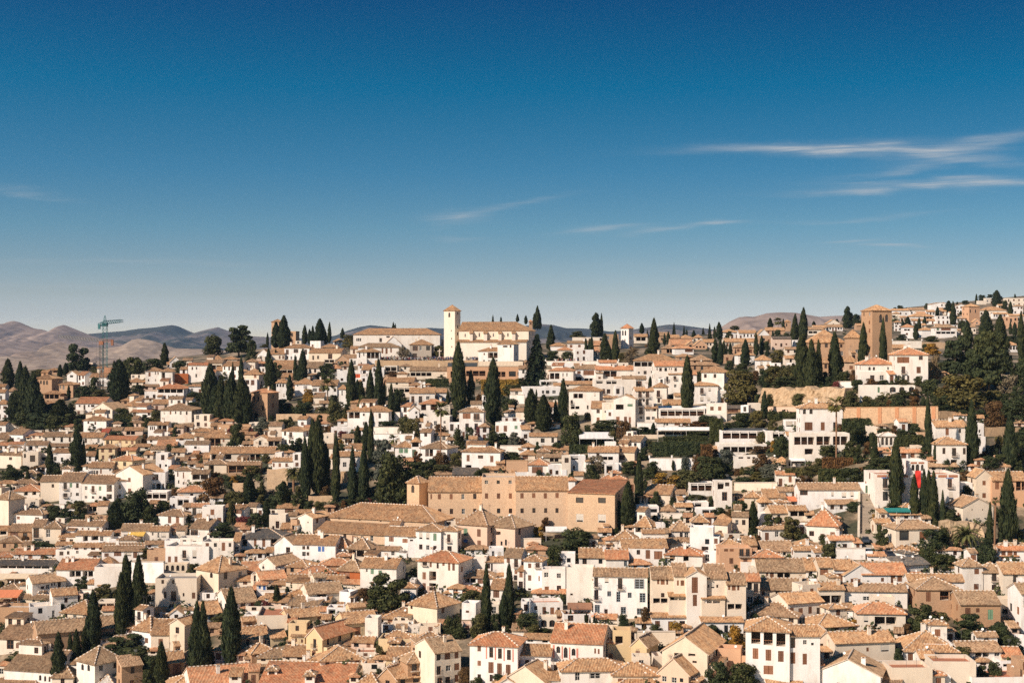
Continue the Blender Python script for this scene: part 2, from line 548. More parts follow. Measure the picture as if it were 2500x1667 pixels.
def build_terrain():
    us = np.concatenate([np.linspace(-2600, -440, 14), np.linspace(-400, 2900, 150), np.linspace(2940, 5100, 14)])
    nv = 90
    rows = []
    for j in range(nv):
        row = []
        t = (j / (nv - 1)) ** 1.15
        for u in us:
            vt = vtop(u)
            v = 1800 + (vt - 1800) * t
            row.append(tuple(ground(u, v)))
        rows.append(row)
    near = [[(p[0] * k, p[1] * k, z) for p, in zip(rows[0])] for k, z in ((0.2, -12.0), (0.6, -6.0), (0.85, 2.0))]
    far = []
    for dy_, fz in ((60, 0.97), (160, 0.80), (350, 0.45), (700, 0.05), (1100, -0.03)):
        far.append([(p[0] * (p[1] + dy_) / p[1], p[1] + dy_, 8 + (p[2] - 8) * fz) for p in rows[-1]])
    allr = near + rows + far
    V = [p for r in allr for p in r]
    n = len(us)
    fs = [(j * n + i, j * n + i + 1, (j + 1) * n + i + 1, (j + 1) * n + i) for j in range(len(allr) - 1) for i in range(n - 1)]
    me = bpy.data.meshes.new('hillside_terrain')
    me.from_pydata(V, [], fs)
    me.materials.append(MATS['hill_ground'])
    me.polygons.foreach_set('use_smooth', [True] * len(fs))
    tag(link('hillside_terrain', me), kind='structure')


build_terrain()


def mat_mountain(name, cols, wood, scale, woodamt):
    m, nt, b = nodes_of(name)
    geo = nd(nt, 'ShaderNodeNewGeometry')
    n1 = nd(nt, 'ShaderNodeTexNoise', {'Vector': geo.outputs['Position'], 'Scale': scale, 'Detail': 9.0, 'Roughness': 0.65})
    n2 = nd(nt, 'ShaderNodeTexNoise', {'Vector': geo.outputs['Position'], 'Scale': scale * 0.5, 'Detail': 8.0, 'Roughness': 0.7})
    n3 = nd(nt, 'ShaderNodeTexNoise', {'Vector': geo.outputs['Position'], 'Scale': scale * 9, 'Detail': 4.0})
    c = ramp(nt, n1.outputs[0], [(0.35, cols[0]), (0.65, cols[1])])
    c = mixrgb(nt, ramp(nt, n2.outputs[0], [(woodamt, (0, 0, 0)), (woodamt + 0.06, (0.85, 0.85, 0.85))]), c, c4(wood))
    c = mixrgb(nt, 0.7, c, ramp(nt, n3.outputs[0], [(0.3, (0.5, 0.5, 0.48)), (0.7, (1.2, 1.2, 1.2))]), 'MULTIPLY')
    nt.links.new(c, b.inputs['Base Color'])
    b.inputs['Roughness'].default_value = 1.0
    b.inputs['Specular IOR Level'].default_value = 0.0


mat_mountain('dry_mountain', ((0.33, 0.245, 0.19), (0.46, 0.35, 0.28)), (0.035, 0.045, 0.025), 0.0016, 0.60)
mat_mountain('bare_hill', ((0.34, 0.25, 0.185), (0.48, 0.37, 0.27)), (0.04, 0.05, 0.028), 0.004, 0.58)
mat_mountain('wooded_mountain', ((0.22, 0.18, 0.15), (0.34, 0.28, 0.235)), (0.035, 0.05, 0.035), 0.0014, 0.48)
mat_mountain('plain_ground', ((0.17, 0.13, 0.085), (0.25, 0.20, 0.13)), (0.035, 0.045, 0.025), 0.006, 0.47)


def ridge(name, mat, pts, Y, run, back, seed, rough, foot=6.0, step=4, cliff=None):
    u0, u1 = pts[0][0], pts[-1][0]
    us = np.arange(u0, u1 + step, step)
    vs_ = np.interp(us, [p[0] for p in pts], [p[1] for p in pts])
    nr, nb = 60, 8
    V = []
    for u, v in zip(us, vs_):
        zr = CZ - (v - HV) / F * Y
        for j in range(nr + nb):
            if j < nr:
                s = 1 - j / (nr - 1)          # 1 at foot, 0 at crest
                y = Y - run * s
                prof = (1 - s) ** 1.35
            else:
                s = (j - nr + 1) / nb
                y = Y + back * s
                prof = (1 - s) ** 1.2
            x = (u - UC) / F * Y
            w = Vector((x * 0.0016 + seed, y * 0.0011, seed))
            f = min(0.0, mnoise.ridged_multi_fractal(w, 0.55, 2.1, 8, 1.0, 2.0) - 2.2) * .7 + mnoise.noise(w * 6.0) * .22
            amp = min(1.0, .04 + 4.5 * (1 - prof)) * prof ** 0.35 if prof > 0 else 0
            z = foot + (zr - foot) * prof + f * rough * amp * (zr - foot)
            V.append((x, y, z))
    n = nr + nb
    fs = [(i * n + j, (i + 1) * n + j, (i + 1) * n + j + 1, i * n + j + 1) for i in range(len(us) - 1) for j in range(n - 1)]
    me = bpy.data.meshes.new(name)
    me.from_pydata(V, [], fs)
    me.materials.append(MATS[mat])
    me.polygons.foreach_set('use_smooth', [True] * len(fs))
    tag(link(name, me), kind='structure')


ridge('mountain_dry', 'dry_mountain', [(-350, 830), (-200, 800), (-80, 806), (0, 794), (18, 786), (32, 783), (48, 786), (70, 796), (85, 802), (103, 804), (120, 810), (135, 804), (148, 795), (156, 793), (168, 797), (190, 806), (215, 817), (260, 830), (330, 850), (420, 870)], 7200, 2600, 1500, 3.1, 0.30)
ridge('hill_mesa', 'bare_hill', [(-250, 890), (20, 884), (60, 868), (100, 858), (130, 852), (142, 835), (160, 838), (200, 846), (260, 850), (312, 842), (322, 829), (340, 826), (362, 829), (383, 834), (404, 842), (430, 850), (500, 852), (570, 856), (700, 862), (900, 880)], 5200, 1500, 700, 9.4, 0.30)
ridge('mountain_wooded', 'wooded_mountain', [(100, 835), (215, 815), (300, 808), (340, 802), (380, 799), (405, 795), (421, 793), (437, 797), (457, 806), (474, 813), (490, 808), (510, 803), (532, 798), (553, 806), (585, 815), (619, 821), (680, 824), (760, 826), (819, 819), (850, 806), (880, 797), (904, 793), (946, 798), (1000, 804), (1049, 800), (1085, 802), (1150, 808), (1230, 803), (1290, 794), (1325, 791), (1350, 793), (1382, 801), (1414, 801), (1446, 803), (1489, 809), (1520, 807), (1563, 802), (1606, 796), (1632, 792), (1660, 793), (1702, 799), (1760, 806), (1850, 815)], 9500, 3000, 1500, 5.7, 0.22)
ridge('mountain_purple', 'dry_mountain', [(1690, 840), (1730, 812), (1761, 798), (1783, 784), (1804, 774), (1822, 772), (1840, 773), (1858, 768), (1872, 764), (1904, 762), (1942, 763), (1978, 769), (2000, 773), (2028, 771), (2063, 770), (2106, 768), (2200, 775), (2350, 800), (2500, 820)], 6400, 2400, 1500, 12.3, 0.2)


def build_plain():
    me = bpy.data.meshes.new('plain')
    V, n = [], 40
    for j in range(n):
        for i in range(n):
            x, y = -8000 + 16000 * i / (n - 1), 900 + 9500 * j / (n - 1)
            V.append((x, y, 7 + 4 * mnoise.noise(Vector((x * .002, y * .002, 0)))))
    me.from_pydata(V, [], [(j * n + i, j * n + i + 1, (j + 1) * n + i + 1, (j + 1) * n + i) for j in range(n - 1) for i in range(n - 1)])
    me.materials.append(MATS['plain_ground'])
    tag(link('plain', me), kind='structure')
    r = random.Random(5)
    b = MB()
    for k in range(420):
        Y = r.uniform(1900, 4700)
        u = r.uniform(-60, 700)
        w, d, h = r.uniform(7, 20), r.uniform(7, 14), r.uniform(4, 10)
        x = (u - UC) / F * Y
        z = 6
        wall = r.choice(['white_paint', 'mortar', 'mortar', 'blind'])
        b.box(x, x + w, Y, Y + d, z - 4, z + h, wall)
        rt = r.choice(['terrace_tile', 'wood', 'mortar'])
        zz = z + h + 0.02
        b.face([(x - .4, Y - .4, zz), (x + w + .4, Y - .4, zz), (x + w, Y + d / 2, zz + 2.2), (x, Y + d / 2, zz + 2.2)], rt)
        b.face([(x + w + .4, Y + d + .4, zz), (x - .4, Y + d + .4, zz), (x, Y + d / 2, zz + 2.2), (x + w, Y + d / 2, zz + 2.2)], rt)
    tag(link('far_town', b.mesh('far_town')), 'far suburb of pale buildings on the plain below the mountains', 'suburb', kind='stuff')
    # scattered far tree belts on the plain
    b = MB()
    for k in range(2600):
        Y = r.uniform(1500, 5200)
        u = r.uniform(-80, 720)
        x = (u - UC) / F * Y
        h, w = r.uniform(4, 9), r.uniform(4, 11)
        p = [(x + w * math.cos(a), Y + w * math.sin(a), 5) for a in (0.3, 2.4, 4.5)]
        q = [(x + w * .5 * math.cos(a), Y + w * .5 * math.sin(a), 5 + h) for a in (0.3, 2.4, 4.5)]
        for i in range(3):
            b.face([p[i], p[(i + 1) % 3], q[(i + 1) % 3], q[i]], 'leaf_d')
        b.face(q, 'leaf_d')
    tag(link('far_woodland', b.mesh('far_woodland')), 'dark far woodland scattered across the plain', 'woodland', kind='stuff')


build_plain()

# the air: pale haze round the viewpoint and everything in sight
hm = bpy.data.materials.new('haze_air')
hm.use_nodes = True
hm.node_tree.nodes.clear()
pv = hm.node_tree.nodes.new('ShaderNodeVolumePrincipled')
pv.inputs['Color'].default_value = (0.50, 0.72, 1.0, 1)
pv.inputs['Density'].default_value = 0.00006
pv.inputs['Anisotropy'].default_value = 0.5
ho = hm.node_tree.nodes.new('ShaderNodeOutputMaterial')
hm.node_tree.links.new(pv.outputs[0], ho.inputs['Volume'])
hb = MB()
MATS['haze_air'] = hm
hb.box(-9000, 9000, -300, 12500, -40, 330, 'haze_air')
tag(link('haze', hb.mesh('haze')), kind='stuff')

DATA = """
T A0
395 595 1052 1230 h 998 y12 cB @460,1075,22,40,a @495,1075,22,50,a @530,1075,22,50,a
550 660 955 1010 h 932 cB @610,960,45,25,p
678 840 1120 1275 h 1088 cB y15 @685,1135,18,35 @720,1135,22,45 @745,1230,25,40
500 690 1225 1310 h 1190 cB @515,1235,160,50,p
470 640 1345 1390 h 1300 cB
-30 60 1145 1200 g 1115 cC
-30 60 1210 1330 g 1175 cW
85 190 1195 1290 h 1150 cC @120,1220,40,50
-40 90 1340 1530 h 1290 cW w2x2
770 880 1005 1100 e 965 cW @805,1015,35,25
895 975 1010 1150 g 970 y20 cW w2x2
1030 1220 1035 1140 g 990 cW w1x3
1190 1320 985 1110 s 930 cW @1240,995,15,30 y-10
1195 1310 1065 1140 f cW
1465 1620 1090 1150 h 1045 cC
+ 1620 1715 1088 1150 h 1062 cC @1640,1095,65,40,p
1670 1845 960 1160 h 918 cW @1705,980,25,50,b @1780,975,12,35 @1810,980,12,30,b @1700,1060,15,25 @1780,1060,12,25
+ 1845 1980 968 1160 h 930 cW @1855,985,40,60,p @1855,1060,40,50
1950 2080 860 930 e 800 cW y-15
2160 2400 895 1090 g 870 cW @2200,920,18,35 @2250,920,15,30 @2245,1000,18,40
2065 2150 945 1070 g 918 cW w2x1
1930 2160 1000 1125 f cR n=corten_clad
1660 1805 1205 1320 f cW
1805 2110 1165 1300 h 1100 cW @1815,1172,285,45,p @1815,1255,45,30 @1885,1245,20,40,b @1930,1245,15,40 @1975,1245,20,45 @2020,1240,20,40
870 1200 1335 1460 g 1262 cW y5 @905,1355,20,25 @960,1355,22,55 @1010,1355,20,25 @1045,1355,40,25
1060 1290 1405 1555 e 1330 cC y20
850 960 1415 1490 f cC w1x1
960 1180 1530 1590 h 1485 cW
1440 1600 1360 1440 h 1280 y15 cC
1520 1750 1365 1450 g 1330 cC @1570,1380,60,35,p
1540 1760 1280 1330 h 1245 cC
1750 1960 1340 1425 g 1290 cP
1845 2200 1410 1570 h 1320 cW y5 @1880,1425,18,35,e @1950,1425,18,40,b @2010,1430,15,30 @2065,1430,22,40 @2135,1430,20,40
c 95 835 1170 130
c 225 865 1220 110
c 290 930 1550 230
c 380 1000 1560 200
c 180 1200 1560 200
c 470 1250 1570 180
c 690 1300 1590 240
c 690 895 1040 60
c 755 875 1020 70
t 890 660 985 270 d
c 1365 850 1335 270
c 1310 845 930 35
t 1540 820 1050 220 d
t 1440 850 1050 150 d
t 1760 820 970 240 d
c 1895 650 905 95
t 2080 840 1000 180 d
t 1090 1030 1235 130 d
t 950 1130 1285 180 d
c 790 1130 1285 50
t 1100 920 1000 140 o
t 1400 1400 1560 180 d
P 1510 1430 1575 200
t 1800 1420 1550 160 o
c 1155 1400 1570 45
t 1660 1470 1570 130 d
t 1600 1130 1240 160 d
t 2270 1210 1300 250 d
t 620 1330 1480 220 d
t 560 1400 1560 200 d
t 800 1420 1580 180 d
t 40 1240 1290 90 d
t 430 960 1010 150 o
t 2200 1320 1400 160 d
T B0
765 850 400 650 h 370 cB y25 N=church_tower n=brick_church_tower_between_cypresses
965 1045 510 650 f cB y20
1040 1110 620 670 f cC
1210 1330 622 710 f cW y15
915 1200 698 840 h 660 cW y8 @930,720,35,60,B @1020,715,55,45 @1140,720,35,60,B @935,795,25,40 @985,800,20,35 @1035,800,25,40
605 740 778 855 e 705 cW
740 915 770 845 g 705 cC @850,790,20,40,b @890,790,20,40,b
600 690 800 865 f cC
1475 1580 625 665 h 590 cW w1x2
1340 1530 690 745 h 655 cC
1195 1560 755 860 g 705 cC y12 @1235,790,20,50 @1290,790,22,40 @1415,770,50,60,B
1365 1500 830 875 f cC @1375,838,110,30,p
1500 1650 848 905 e 785 cB
1600 1750 815 870 g 775 cC
1705 2700 545 720 h 475 cW @1740,590,15,35 @1760,590,15,35 @1780,590,15,35 @2005,590,30,45 @2085,565,40,20 n=long_low_white_building_with_broad_hipped_roof
2065 2260 660 725 e 545 cW
1670 1760 710 790 g 680 cC @1700,725,25,45,b
1760 2230 690 810 h 645 cW @2030,705,20,60,b @2075,705,25,65,b @2130,705,18,50,b
1745 2010 745 895 h 705 cW @1770,755,15,60 @1820,755,12,40 @1860,752,140,70,p
+ 1660 1860 825 905 f cW @1710,850,25,45 @1790,865,15,20
0 200 870 990 g 830 cC @10,900,180,60,p
85 200 830 885 h 785 cC
205 370 830 875 h 790 cC
205 390 905 1070 g 850 cW y20 @220,915,15,40 @270,915,20,45 w2x2
130 210 960 1070 g 915 cW
445 620 1000 1200 h 935 cC y15 w3x2
460 600 1060 1210 f cW @470,1070,40,50,B @530,1070,40,60,b @480,1145,30,50,p
775 1010 910 965 g 840 cB
870 1020 940 1015 s 900 cC @885,958,120,40,p
630 700 920 1010 f cW @660,940,20,35
1170 1340 930 1070 g 860 cW @1200,945,20,35 @1255,945,25,40
1165 1290 1012 1080 s 985 cC
880 1000 1032 1085 g 990 cB
820 940 1095 1300 h 1050 cW @825,1115,20,35,a @858,1115,20,35,a @890,1115,20,35,a @830,1225,25,50,e @900,1225,20,40,e
1035 1230 1110 1250 h 1045 cW @1060,1130,15,15 @1135,1135,10,35 @1150,1135,10,35 @1165,1135,10,35
+ 1230 1520 1130 1260 g 1065 cW @1240,1165,50,40 @1310,1165,35,40,b @1480,1165,30,40
A 1210 1360 1128 1158 r
A 1465 1520 1128 1160 r
1540 1630 1165 1380 h 1120 cW @1570,1190,15,60
1245 1370 1262 1340 s 1215 cC
535 720 1210 1530 h 1165 cB y30 @555,1245,22,70,a @600,1245,22,70,a @655,1360,22,60 @565,1450,45,60 n=tall_brick_house_with_arched_upper_windows
715 790 1265 1510 f cB @730,1280,40,40 @730,1360,40,50
1640 2110 1425 1610 h 1360 cW y8 @1650,1440,130,70,p @1815,1455,22,28 @1900,1445,40,60,b @1995,1450,28,60 @1815,1550,35,40 @1995,1545,35,40
1800 1960 1030 1150 f cW @1810,1050,30,40
1800 1920 950 1035 g 895 cW @1815,965,35,60,B
1920 2060 925 1055 f cW @1935,935,20,40 @1945,990,15,25
1520 1790 962 1090 f cW @1725,1000,60,45,o @1560,1050,30,30
1760 1890 895 960 f cW
A 1760 1890 884 900 n
2060 2210 905 990 f cC @2070,915,130,50,p
2215 2400 975 1040 f cC @2225,988,160,40,p
2030 2130 1060 1120 e 975 cB
2085 2400 1090 1140 g 1035 cC
2090 2400 1150 1270 f cC @2105,1160,250,50,p
W 820 1120 1460 1540 S
W 1165 1450 1460 1550 B
W 2075 2240 1440 1550 W
c 815 410 705 110
c 910 340 710 170
c 720 530 690 35
c 1148 445 660 70
c 1205 490 660 60
c 1240 455 665 70
c 1325 375 675 150
c 1385 500 665 60
c 1430 410 650 50
c 1580 475 595 55
c 2165 405 490 30
c 2188 420 480 20
t 1660 560 710 170 o
t 1880 560 660 200 o
t 2280 680 840 150 g
k 390 395 810 350 d
t 90 565 790 230 d
t 540 600 830 120 d
P 510 780 945 150
c 735 710 1010 90
c 815 720 840 40
c 755 840 1260 180
t 830 870 1060 120 d
c 1040 790 1100 55
c 1120 725 1110 120
c 1070 900 1110 60
t 1390 880 1070 220 d
c 320 870 1090 45
c 415 800 1260 70
t 240 970 1070 90 d
P 100 960 1075 110
c 180 1030 1570 170
c 300 1000 1570 200
c 420 1050 1580 220
c 60 900 1510 220
c 480 1180 1580 130
c 120 1150 1570 150
c 630 940 1180 60
c 975 1020 1310 85
t 890 1290 1460 200 d
t 965 1340 1440 130 m
t 1190 1180 1340 140 y
Q 1410 1060 1375 120
t 1150 1330 1470 220 d
t 1510 1320 1570 220 o
t 1620 1460 1560 80 y
c 1680 850 1380 130
c 1750 1070 1310 80
c 1800 1090 1310 80
c 1900 960 1340 100
c 2000 840 1390 110
c 2060 1090 1370 40
c 2140 1120 1550 100
c 2200 1180 1510 120
t 2250 1180 1340 130 d
t 1850 1260 1390 200 d
c 1910 1440 1610 60
t 1350 1380 1470 180 o
t 1570 860 920 90 d
t 690 660 700 110 o
t 640 800 860 120 d
T C0
395 520 268 820 h 205 cT y25 N=church_tower n=square_white_church_tower @445,295,22,55,a @475,495,10,20 @478,585,10,20 @480,680,10,20
565 1365 500 840 m 400 cT y12 d15 N=church n=long_whitewashed_church_nave_beside_square_tower @632,540,15,40 @793,530,15,45 @955,535,15,40 @1122,533,15,40
+ 690 725 530 845 s 500 cT d2 w0x0
+ 850 890 530 845 s 500 cT d2 w0x0
+ 1020 1055 530 845 s 505 cT d2 w0x0
+ 1175 1215 530 845 s 505 cT d2 w0x0
+ 530 1340 632 850 s 590 cT y12 d5 w0x0
0 250 662 825 h 600 cG @35,680,60,55,B @115,680,25,50 @190,680,45,50 @35,765,50,45
645 850 668 830 e 620 cT
230 400 605 700 f cT
790 1170 735 895 h 695 cW y20 @850,760,15,25 @900,755,125,65,p @1075,760,35,55,b @845,840,20,15 @900,840,30,15 @990,835,30,20 @1080,835,30,20
+ 1010 1195 655 900 h 620 cW y20 @1070,675,55,20,p @1150,670,20,30
1370 1410 395 520 h 365 cB
1620 1810 675 800 h 640 cW w1x2
1810 2110 645 760 g 618 cW @1840,665,30,35,b @1935,665,30,30,b
1700 1870 722 815 h 682 cC rr
1870 2225 580 640 f cC
2110 2200 670 740 g 620 cB rr
2115 2180 745 840 s 690 cC rr
1900 2110 722 870 f cW
2240 2400 545 720 f cB
W 1560 2400 855 905 W
430 1320 925 1085 f cO d12 @470,970,170,70,p @650,965,220,60,p @1000,975,100,60,p @1140,970,80,60 @1240,980,25,40 n=orange_terrace_restaurant
A 440 780 872 908 k
A 790 1300 855 905 c
0 440 960 1060 g 915 cC @10,985,240,40,p
W -400 785 845 915 S
H 180 450 1060 1155 d
H 820 1250 1070 1250 y
F 1450 520 1140 390
1600 1880 960 1140 h 920 cW rr y10 @1610,990,110,70,p @1755,990,15,40 @1800,990,15,40
1490 1740 1068 1150 f cW @1510,1090,190,40,p
1300 1740 1150 1260 f cW @1520,1190,25,35 @1565,1190,40,35 @1640,1190,40,35
1900 2140 940 1090 g 890 cW @1925,965,40,35,b @1995,960,125,55,b @1905,1035,70,45,p @2010,1050,100,30,p
2140 2600 950 1075 g 905 cW @2175,970,30,55,B @2230,968,150,65,p
2130 2600 1065 1260 f cW @2145,1075,75,35,p @2260,1075,120,40,p @2215,1170,30,60,B @2265,1175,40,50
1770 2130 1115 1165 s 1080 cC
1830 2180 1190 1470 h 1130 cW y12 @1880,1225,110,55,p @1850,1300,25,45,B @2120,1215,18,40,e @1850,1370,100,35,p @2035,1360,20,45
2085 2240 1390 1570 s 1310 cW
2210 2400 1332 1570 f cC @2230,1345,130,100,e
W 1150 1320 1240 1340 W
0 290 1215 1400 g 1150 cW @20,1255,35,80,B @105,1255,40,80,B @190,1255,40,40
300 430 1210 1310 g 1165 cW @310,1250,15,40 @360,1250,18,45
115 390 1340 1490 h 1285 cW @130,1352,60,65,p @240,1350,80,65,p
-10 110 1420 1570 e 1370 cW @65,1430,22,28,a @70,1480,20,30
160 460 1485 1650 f cW d7 @200,1540,20,30 @280,1540,35,50 @390,1540,25,30
570 850 1430 1725 h 1385 cW @610,1450,90,65,b @735,1455,70,70,B @640,1568,40,80,B @745,1568,40,80,B
450 600 1560 1730 f cW @465,1575,40,80,B @550,1580,30,70
830 900 1225 1390 g 1195 cW @850,1255,20,50
c 955 325 410 25
c 1050 345 410 28
c 1240 315 405 40
c 1335 330 430 45
c 1435 310 490 50
c 1470 225 490 70
c 1495 310 490 45
c 1620 445 730 110
c 2145 305 580 130
c 2205 310 580 45
t 1930 510 590 180 o
t 1660 740 860 170 d
t 1820 740 850 160 d
c 2030 600 860 50
c 2085 580 860 60
c 2062 600 850 40
c 2240 545 860 110
c 2290 660 860 90
c 2345 540 860 60
t 190 690 810 120 o
t 330 680 810 150 o
c 570 655 1430 200
c 705 970 1390 100
t 720 640 815 150 d
t 775 650 815 100 d
c 950 835 1580 180
c 1400 1180 1570 180
c 1540 1250 1660 200
c 1455 1180 1310 30
c 1760 1070 1610 130
c 1680 1310 1610 70
t 1150 1290 1450 210 d
Q 355 1330 2050 130
c 440 1180 1360 50
t 1300 1050 1130 200 d
t 1200 1120 1240 260 o
t 380 990 1050 140 d
t 960 1110 1230 120 o
T D0
75 165 470 710 h 425 cW y35 rr N=lookout_tower n=white_lookout_tower_with_red_pyramid_roof @88,500,18,60,a @118,500,18,60,a @115,600,12,30
230 380 570 650 g 540 cC @250,580,110,40,p
645 900 665 700 g 600 rr cO
830 920 662 710 e 625 cB
920 1065 667 715 e 610 cO @935,680,25,22,a @975,680,25,22,a @1015,680,25,22,a
630 750 585 625 g 550 cB
755 910 590 625 h 550 cC
920 1015 580 625 h 545 cC
520 640 560 640 g 520 cB
1020 1150 635 710 g 600 cC @1060,650,20,25 @1095,650,20,25
690 910 705 780 h 675 cW @810,715,90,35,b
550 690 705 770 h 665 cB @600,715,70,45,p
1240 1430 520 590 h 485 cW w1x4
1430 1630 530 600 g 495 cW w1x5
1650 1780 550 610 e 485 cW
1740 1960 500 550 g 465 cB
1955 2025 400 510 h 378 cB @1970,420,15,35,a
1640 1800 560 650 f cB
1390 1600 690 770 h 635 cB w1x3
1270 1640 630 710 g 590 cC w1x6
1815 2030 590 715 g 570 cP rd @1845,650,20,22,b @1905,650,25,40,B @1965,650,20,20,b
2065 2130 610 700 f cW @2080,640,35,25
1960 2120 715 780 g 690 cC
2215 2400 490 555 g 460 cC @2230,510,100,25,p
1640 1800 835 950 h 780 cW @1675,860,30,45,e @1750,860,30,40,e
1660 1720 930 1010 g 905 cC
1960 2100 820 890 g 790 cC
1990 2110 872 940 f cW
220 720 845 1110 h 770 cW y5 @230,865,230,50,p @270,975,25,25 @335,965,35,40 @420,965,25,25 @430,1020,35,40
465 830 905 1260 g 850 cW @485,930,12,30 @515,930,30,40 @575,930,30,40 @625,930,10,25 @650,930,10,25 @690,930,28,40 @510,1040,35,50 @595,1030,28,60,B
720 900 800 860 h 770 cB
890 1120 840 890 h 780 cB rn
890 1200 895 980 h 860 cB rn
1000 1260 975 1320 h 900 cW y20 @1030,1000,30,45 @1140,1000,30,45 @1185,1200,20,90
1255 1420 780 880 f cB
1420 1610 780 890 h 735 cW
620 780 1000 1260 s 965 cW @680,1025,30,40,B @685,1120,28,35
910 1190 1130 1340 h 1070 cW @985,1160,40,65,B @1080,1160,30,40,e @985,1265,40,50,e @1065,1270,40,40,e
-20 160 872 940 f cC
0 100 950 1005 g 915 cW
95 240 975 1030 g 940 cC @105,985,130,35,p
90 365 1055 1220 g 1020 cW @115,1085,30,60,B @170,1080,35,40 @240,1080,75,65,B @165,1165,40,30
0 90 1060 1150 s 1040 cW @5,1070,75,35,p
0 95 1140 1260 f cW @20,1170,40,60,B
240 450 1190 1570 g 1150 cW @275,1200,40,70,B @325,1200,25,25 @360,1200,40,70,B @275,1290,40,75,B @325,1290,25,30 @360,1290,35,70,B @285,1385,40,75,B @290,1490,30,25
440 600 1145 1340 h 1095 cW y12 @485,1190,40,75,B @495,1285,30,45
350 490 1390 1570 s 1365 cW @360,1398,120,30,p @365,1490,45,35 @430,1490,35,35
-10 240 1285 1610 e 1240 cW y10 @15,1350,90,60,p @150,1345,60,30,g @20,1490,40,90,b @110,1490,35,70,b @165,1495,25,70,b
A 500 1050 1366 1392 w
520 1040 1400 1570 f cW d6 @530,1412,500,70,p
560 820 1352 1395 g 1290 cC
1055 1290 1340 1550 f cW y10 @1100,1375,40,45,b @1190,1375,38,45,b
1290 1450 1392 1450 s 1360 cB rd @1300,1400,120,40,b
1450 1540 1360 1570 f cW y20
1545 1680 1337 1490 f cC
W 1640 2400 1165 1380 R
W 1760 2130 1375 1445 P
c 15 510 860 90
c 190 545 700 60
c 315 420 540 60
c 380 495 600 30
c 455 370 750 130
t 430 650 790 150 d
c 575 535 670 40
c 620 515 675 50
F 685 400 560 60
F 800 445 560 50
c 830 490 560 25
c 910 500 580 45
F 1020 465 550 50
F 1095 415 600 70
c 1150 460 600 40
c 1205 410 610 80
t 1380 445 500 110 d
c 1790 360 480 70
Q 1880 360 480 70
c 1940 370 540 40
c 2070 320 630 100
c 2165 250 630 110
c 2290 395 470 50
c 1820 500 590 30
t 1880 490 600 90 d
t 1970 530 600 110 d
c 1155 610 880 80
c 1220 600 900 75
c 1257 620 790 60
c 1290 640 780 25
c 1330 640 780 50
t 1310 510 610 90 d
c 1500 610 915 105
c 1560 650 740 35
c 1630 530 800 55
c 1690 565 790 60
t 1750 630 730 90 d
c 1755 700 800 45
t 1880 720 880 170 o
t 1850 900 1120 250 o
t 1720 960 1140 170 d
t 2000 900 1130 200 o
t 1950 1040 1170 300 d
c 2170 570 1200 200
c 2270 620 1210 180
c 2352 620 1170 80
c 840 810 1465 165
t 1450 980 1350 400 o
c 1720 1205 1520 80
t 1780 1240 1390 90 d
t 2130 1220 1380 180 o
t 1080 1480 1610 240 d
t 1470 1440 1600 230 d
c 410 1030 1150 50
t 220 690 810 160 g
t 160 740 890 160 g
t 90 760 880 110 o
H 1760 2140 1440 1520 d
t 2350 1060 1180 160 d
T E0
610 835 268 850 h 195 cB y-12 d8.5 N=church_tower n=square_brick_bell_tower_with_arched_belfry @690,318,35,95,a @758,318,35,85,a
-130 300 635 910 h 490 cB y5 N=church n=brick_church_body_with_broad_hipped_roof
+ 300 480 575 910 h 455 cB y10
30 300 870 970 g 800 cB
300 440 855 990 h 780 cT
870 1250 775 1090 h 695 cW y5 n=large_white_villa_with_wooden_gallery @895,805,140,70,b @945,915,45,80,B @1145,795,45,45 @1118,918,48,75,b @900,1020,25,50 @950,1020,35,50 @1010,1020,25,50
+ 490 870 885 1095 h 815 cW @565,920,28,40,a @615,920,28,40,a @780,920,25,35
+ 482 800 972 1110 f cW d3 @585,1015,50,45 @695,1015,48,55
+ 800 870 1000 1110 s 965 cW d3 @812,1015,42,80,b
840 1030 270 345 g 250 cW w1x3
850 930 305 370 h 285 cC
1030 1210 265 300 g 240 cC
1050 1330 340 385 h 295 cW @1230,345,70,25,p
1060 1330 388 435 g 365 cW w1x5
1040 1230 285 325 f cW
1300 1480 197 275 e 180 cW
1390 1480 195 250 h 175 cC
1350 1500 335 430 f cW w2x3
1390 1460 280 325 g 240 cC
1560 1700 220 310 e 200 cW w2x3
1575 1710 362 410 g 345 cW
870 940 405 510 h 385 cW w3x3
960 1090 460 600 h 425 cW @975,485,70,20,p @995,530,25,25,b
1180 1330 495 580 h 460 cW @1280,510,25,20,b
1335 1580 465 590 h 430 cW @1350,472,25,30,g @1400,472,110,30,b @1345,515,220,25,p
1590 1650 500 570 g 480 cC
1720 1845 225 405 h 190 cO y-15 N=church_tower n=far_orange_brick_tower_on_hillside @1730,260,15,40,a @1790,260,15,40,a
1845 2150 270 345 h 225 cC y10 w1x8
1770 1850 402 440 e 350 cO
2000 2170 310 365 g 295 cW w1x6
2130 2280 345 480 f cO
2150 2500 130 230 f cC w2x6
2235 2340 222 320 h 205 cW w2x3
1915 2000 130 195 f cC
1830 1920 160 205 f cC
2140 2290 665 750 h 625 cW w1x4
1120 1220 300 350 g 285 cW w1x3
1230 1330 285 340 g 265 cW w1x3
1580 1640 270 330 f cW w2x2
1720 1800 460 540 g 440 cC w1x2
1500 1590 440 520 f cW w2x2
1180 1230 440 500 g 420 cC w1x2
930 1000 350 400 g 335 cC w1x2
2180 2350 330 400 g 310 cC w1x4
1640 1720 330 380 h 310 cW w1x2
2060 2140 215 265 g 200 cC w1x3
1330 1400 440 480 g 425 cW w1x2
1500 1570 300 350 g 285 cW w1x2
W 840 1180 622 700 W
W 1180 1450 637 710 S
840 1000 700 790 g 660 cB
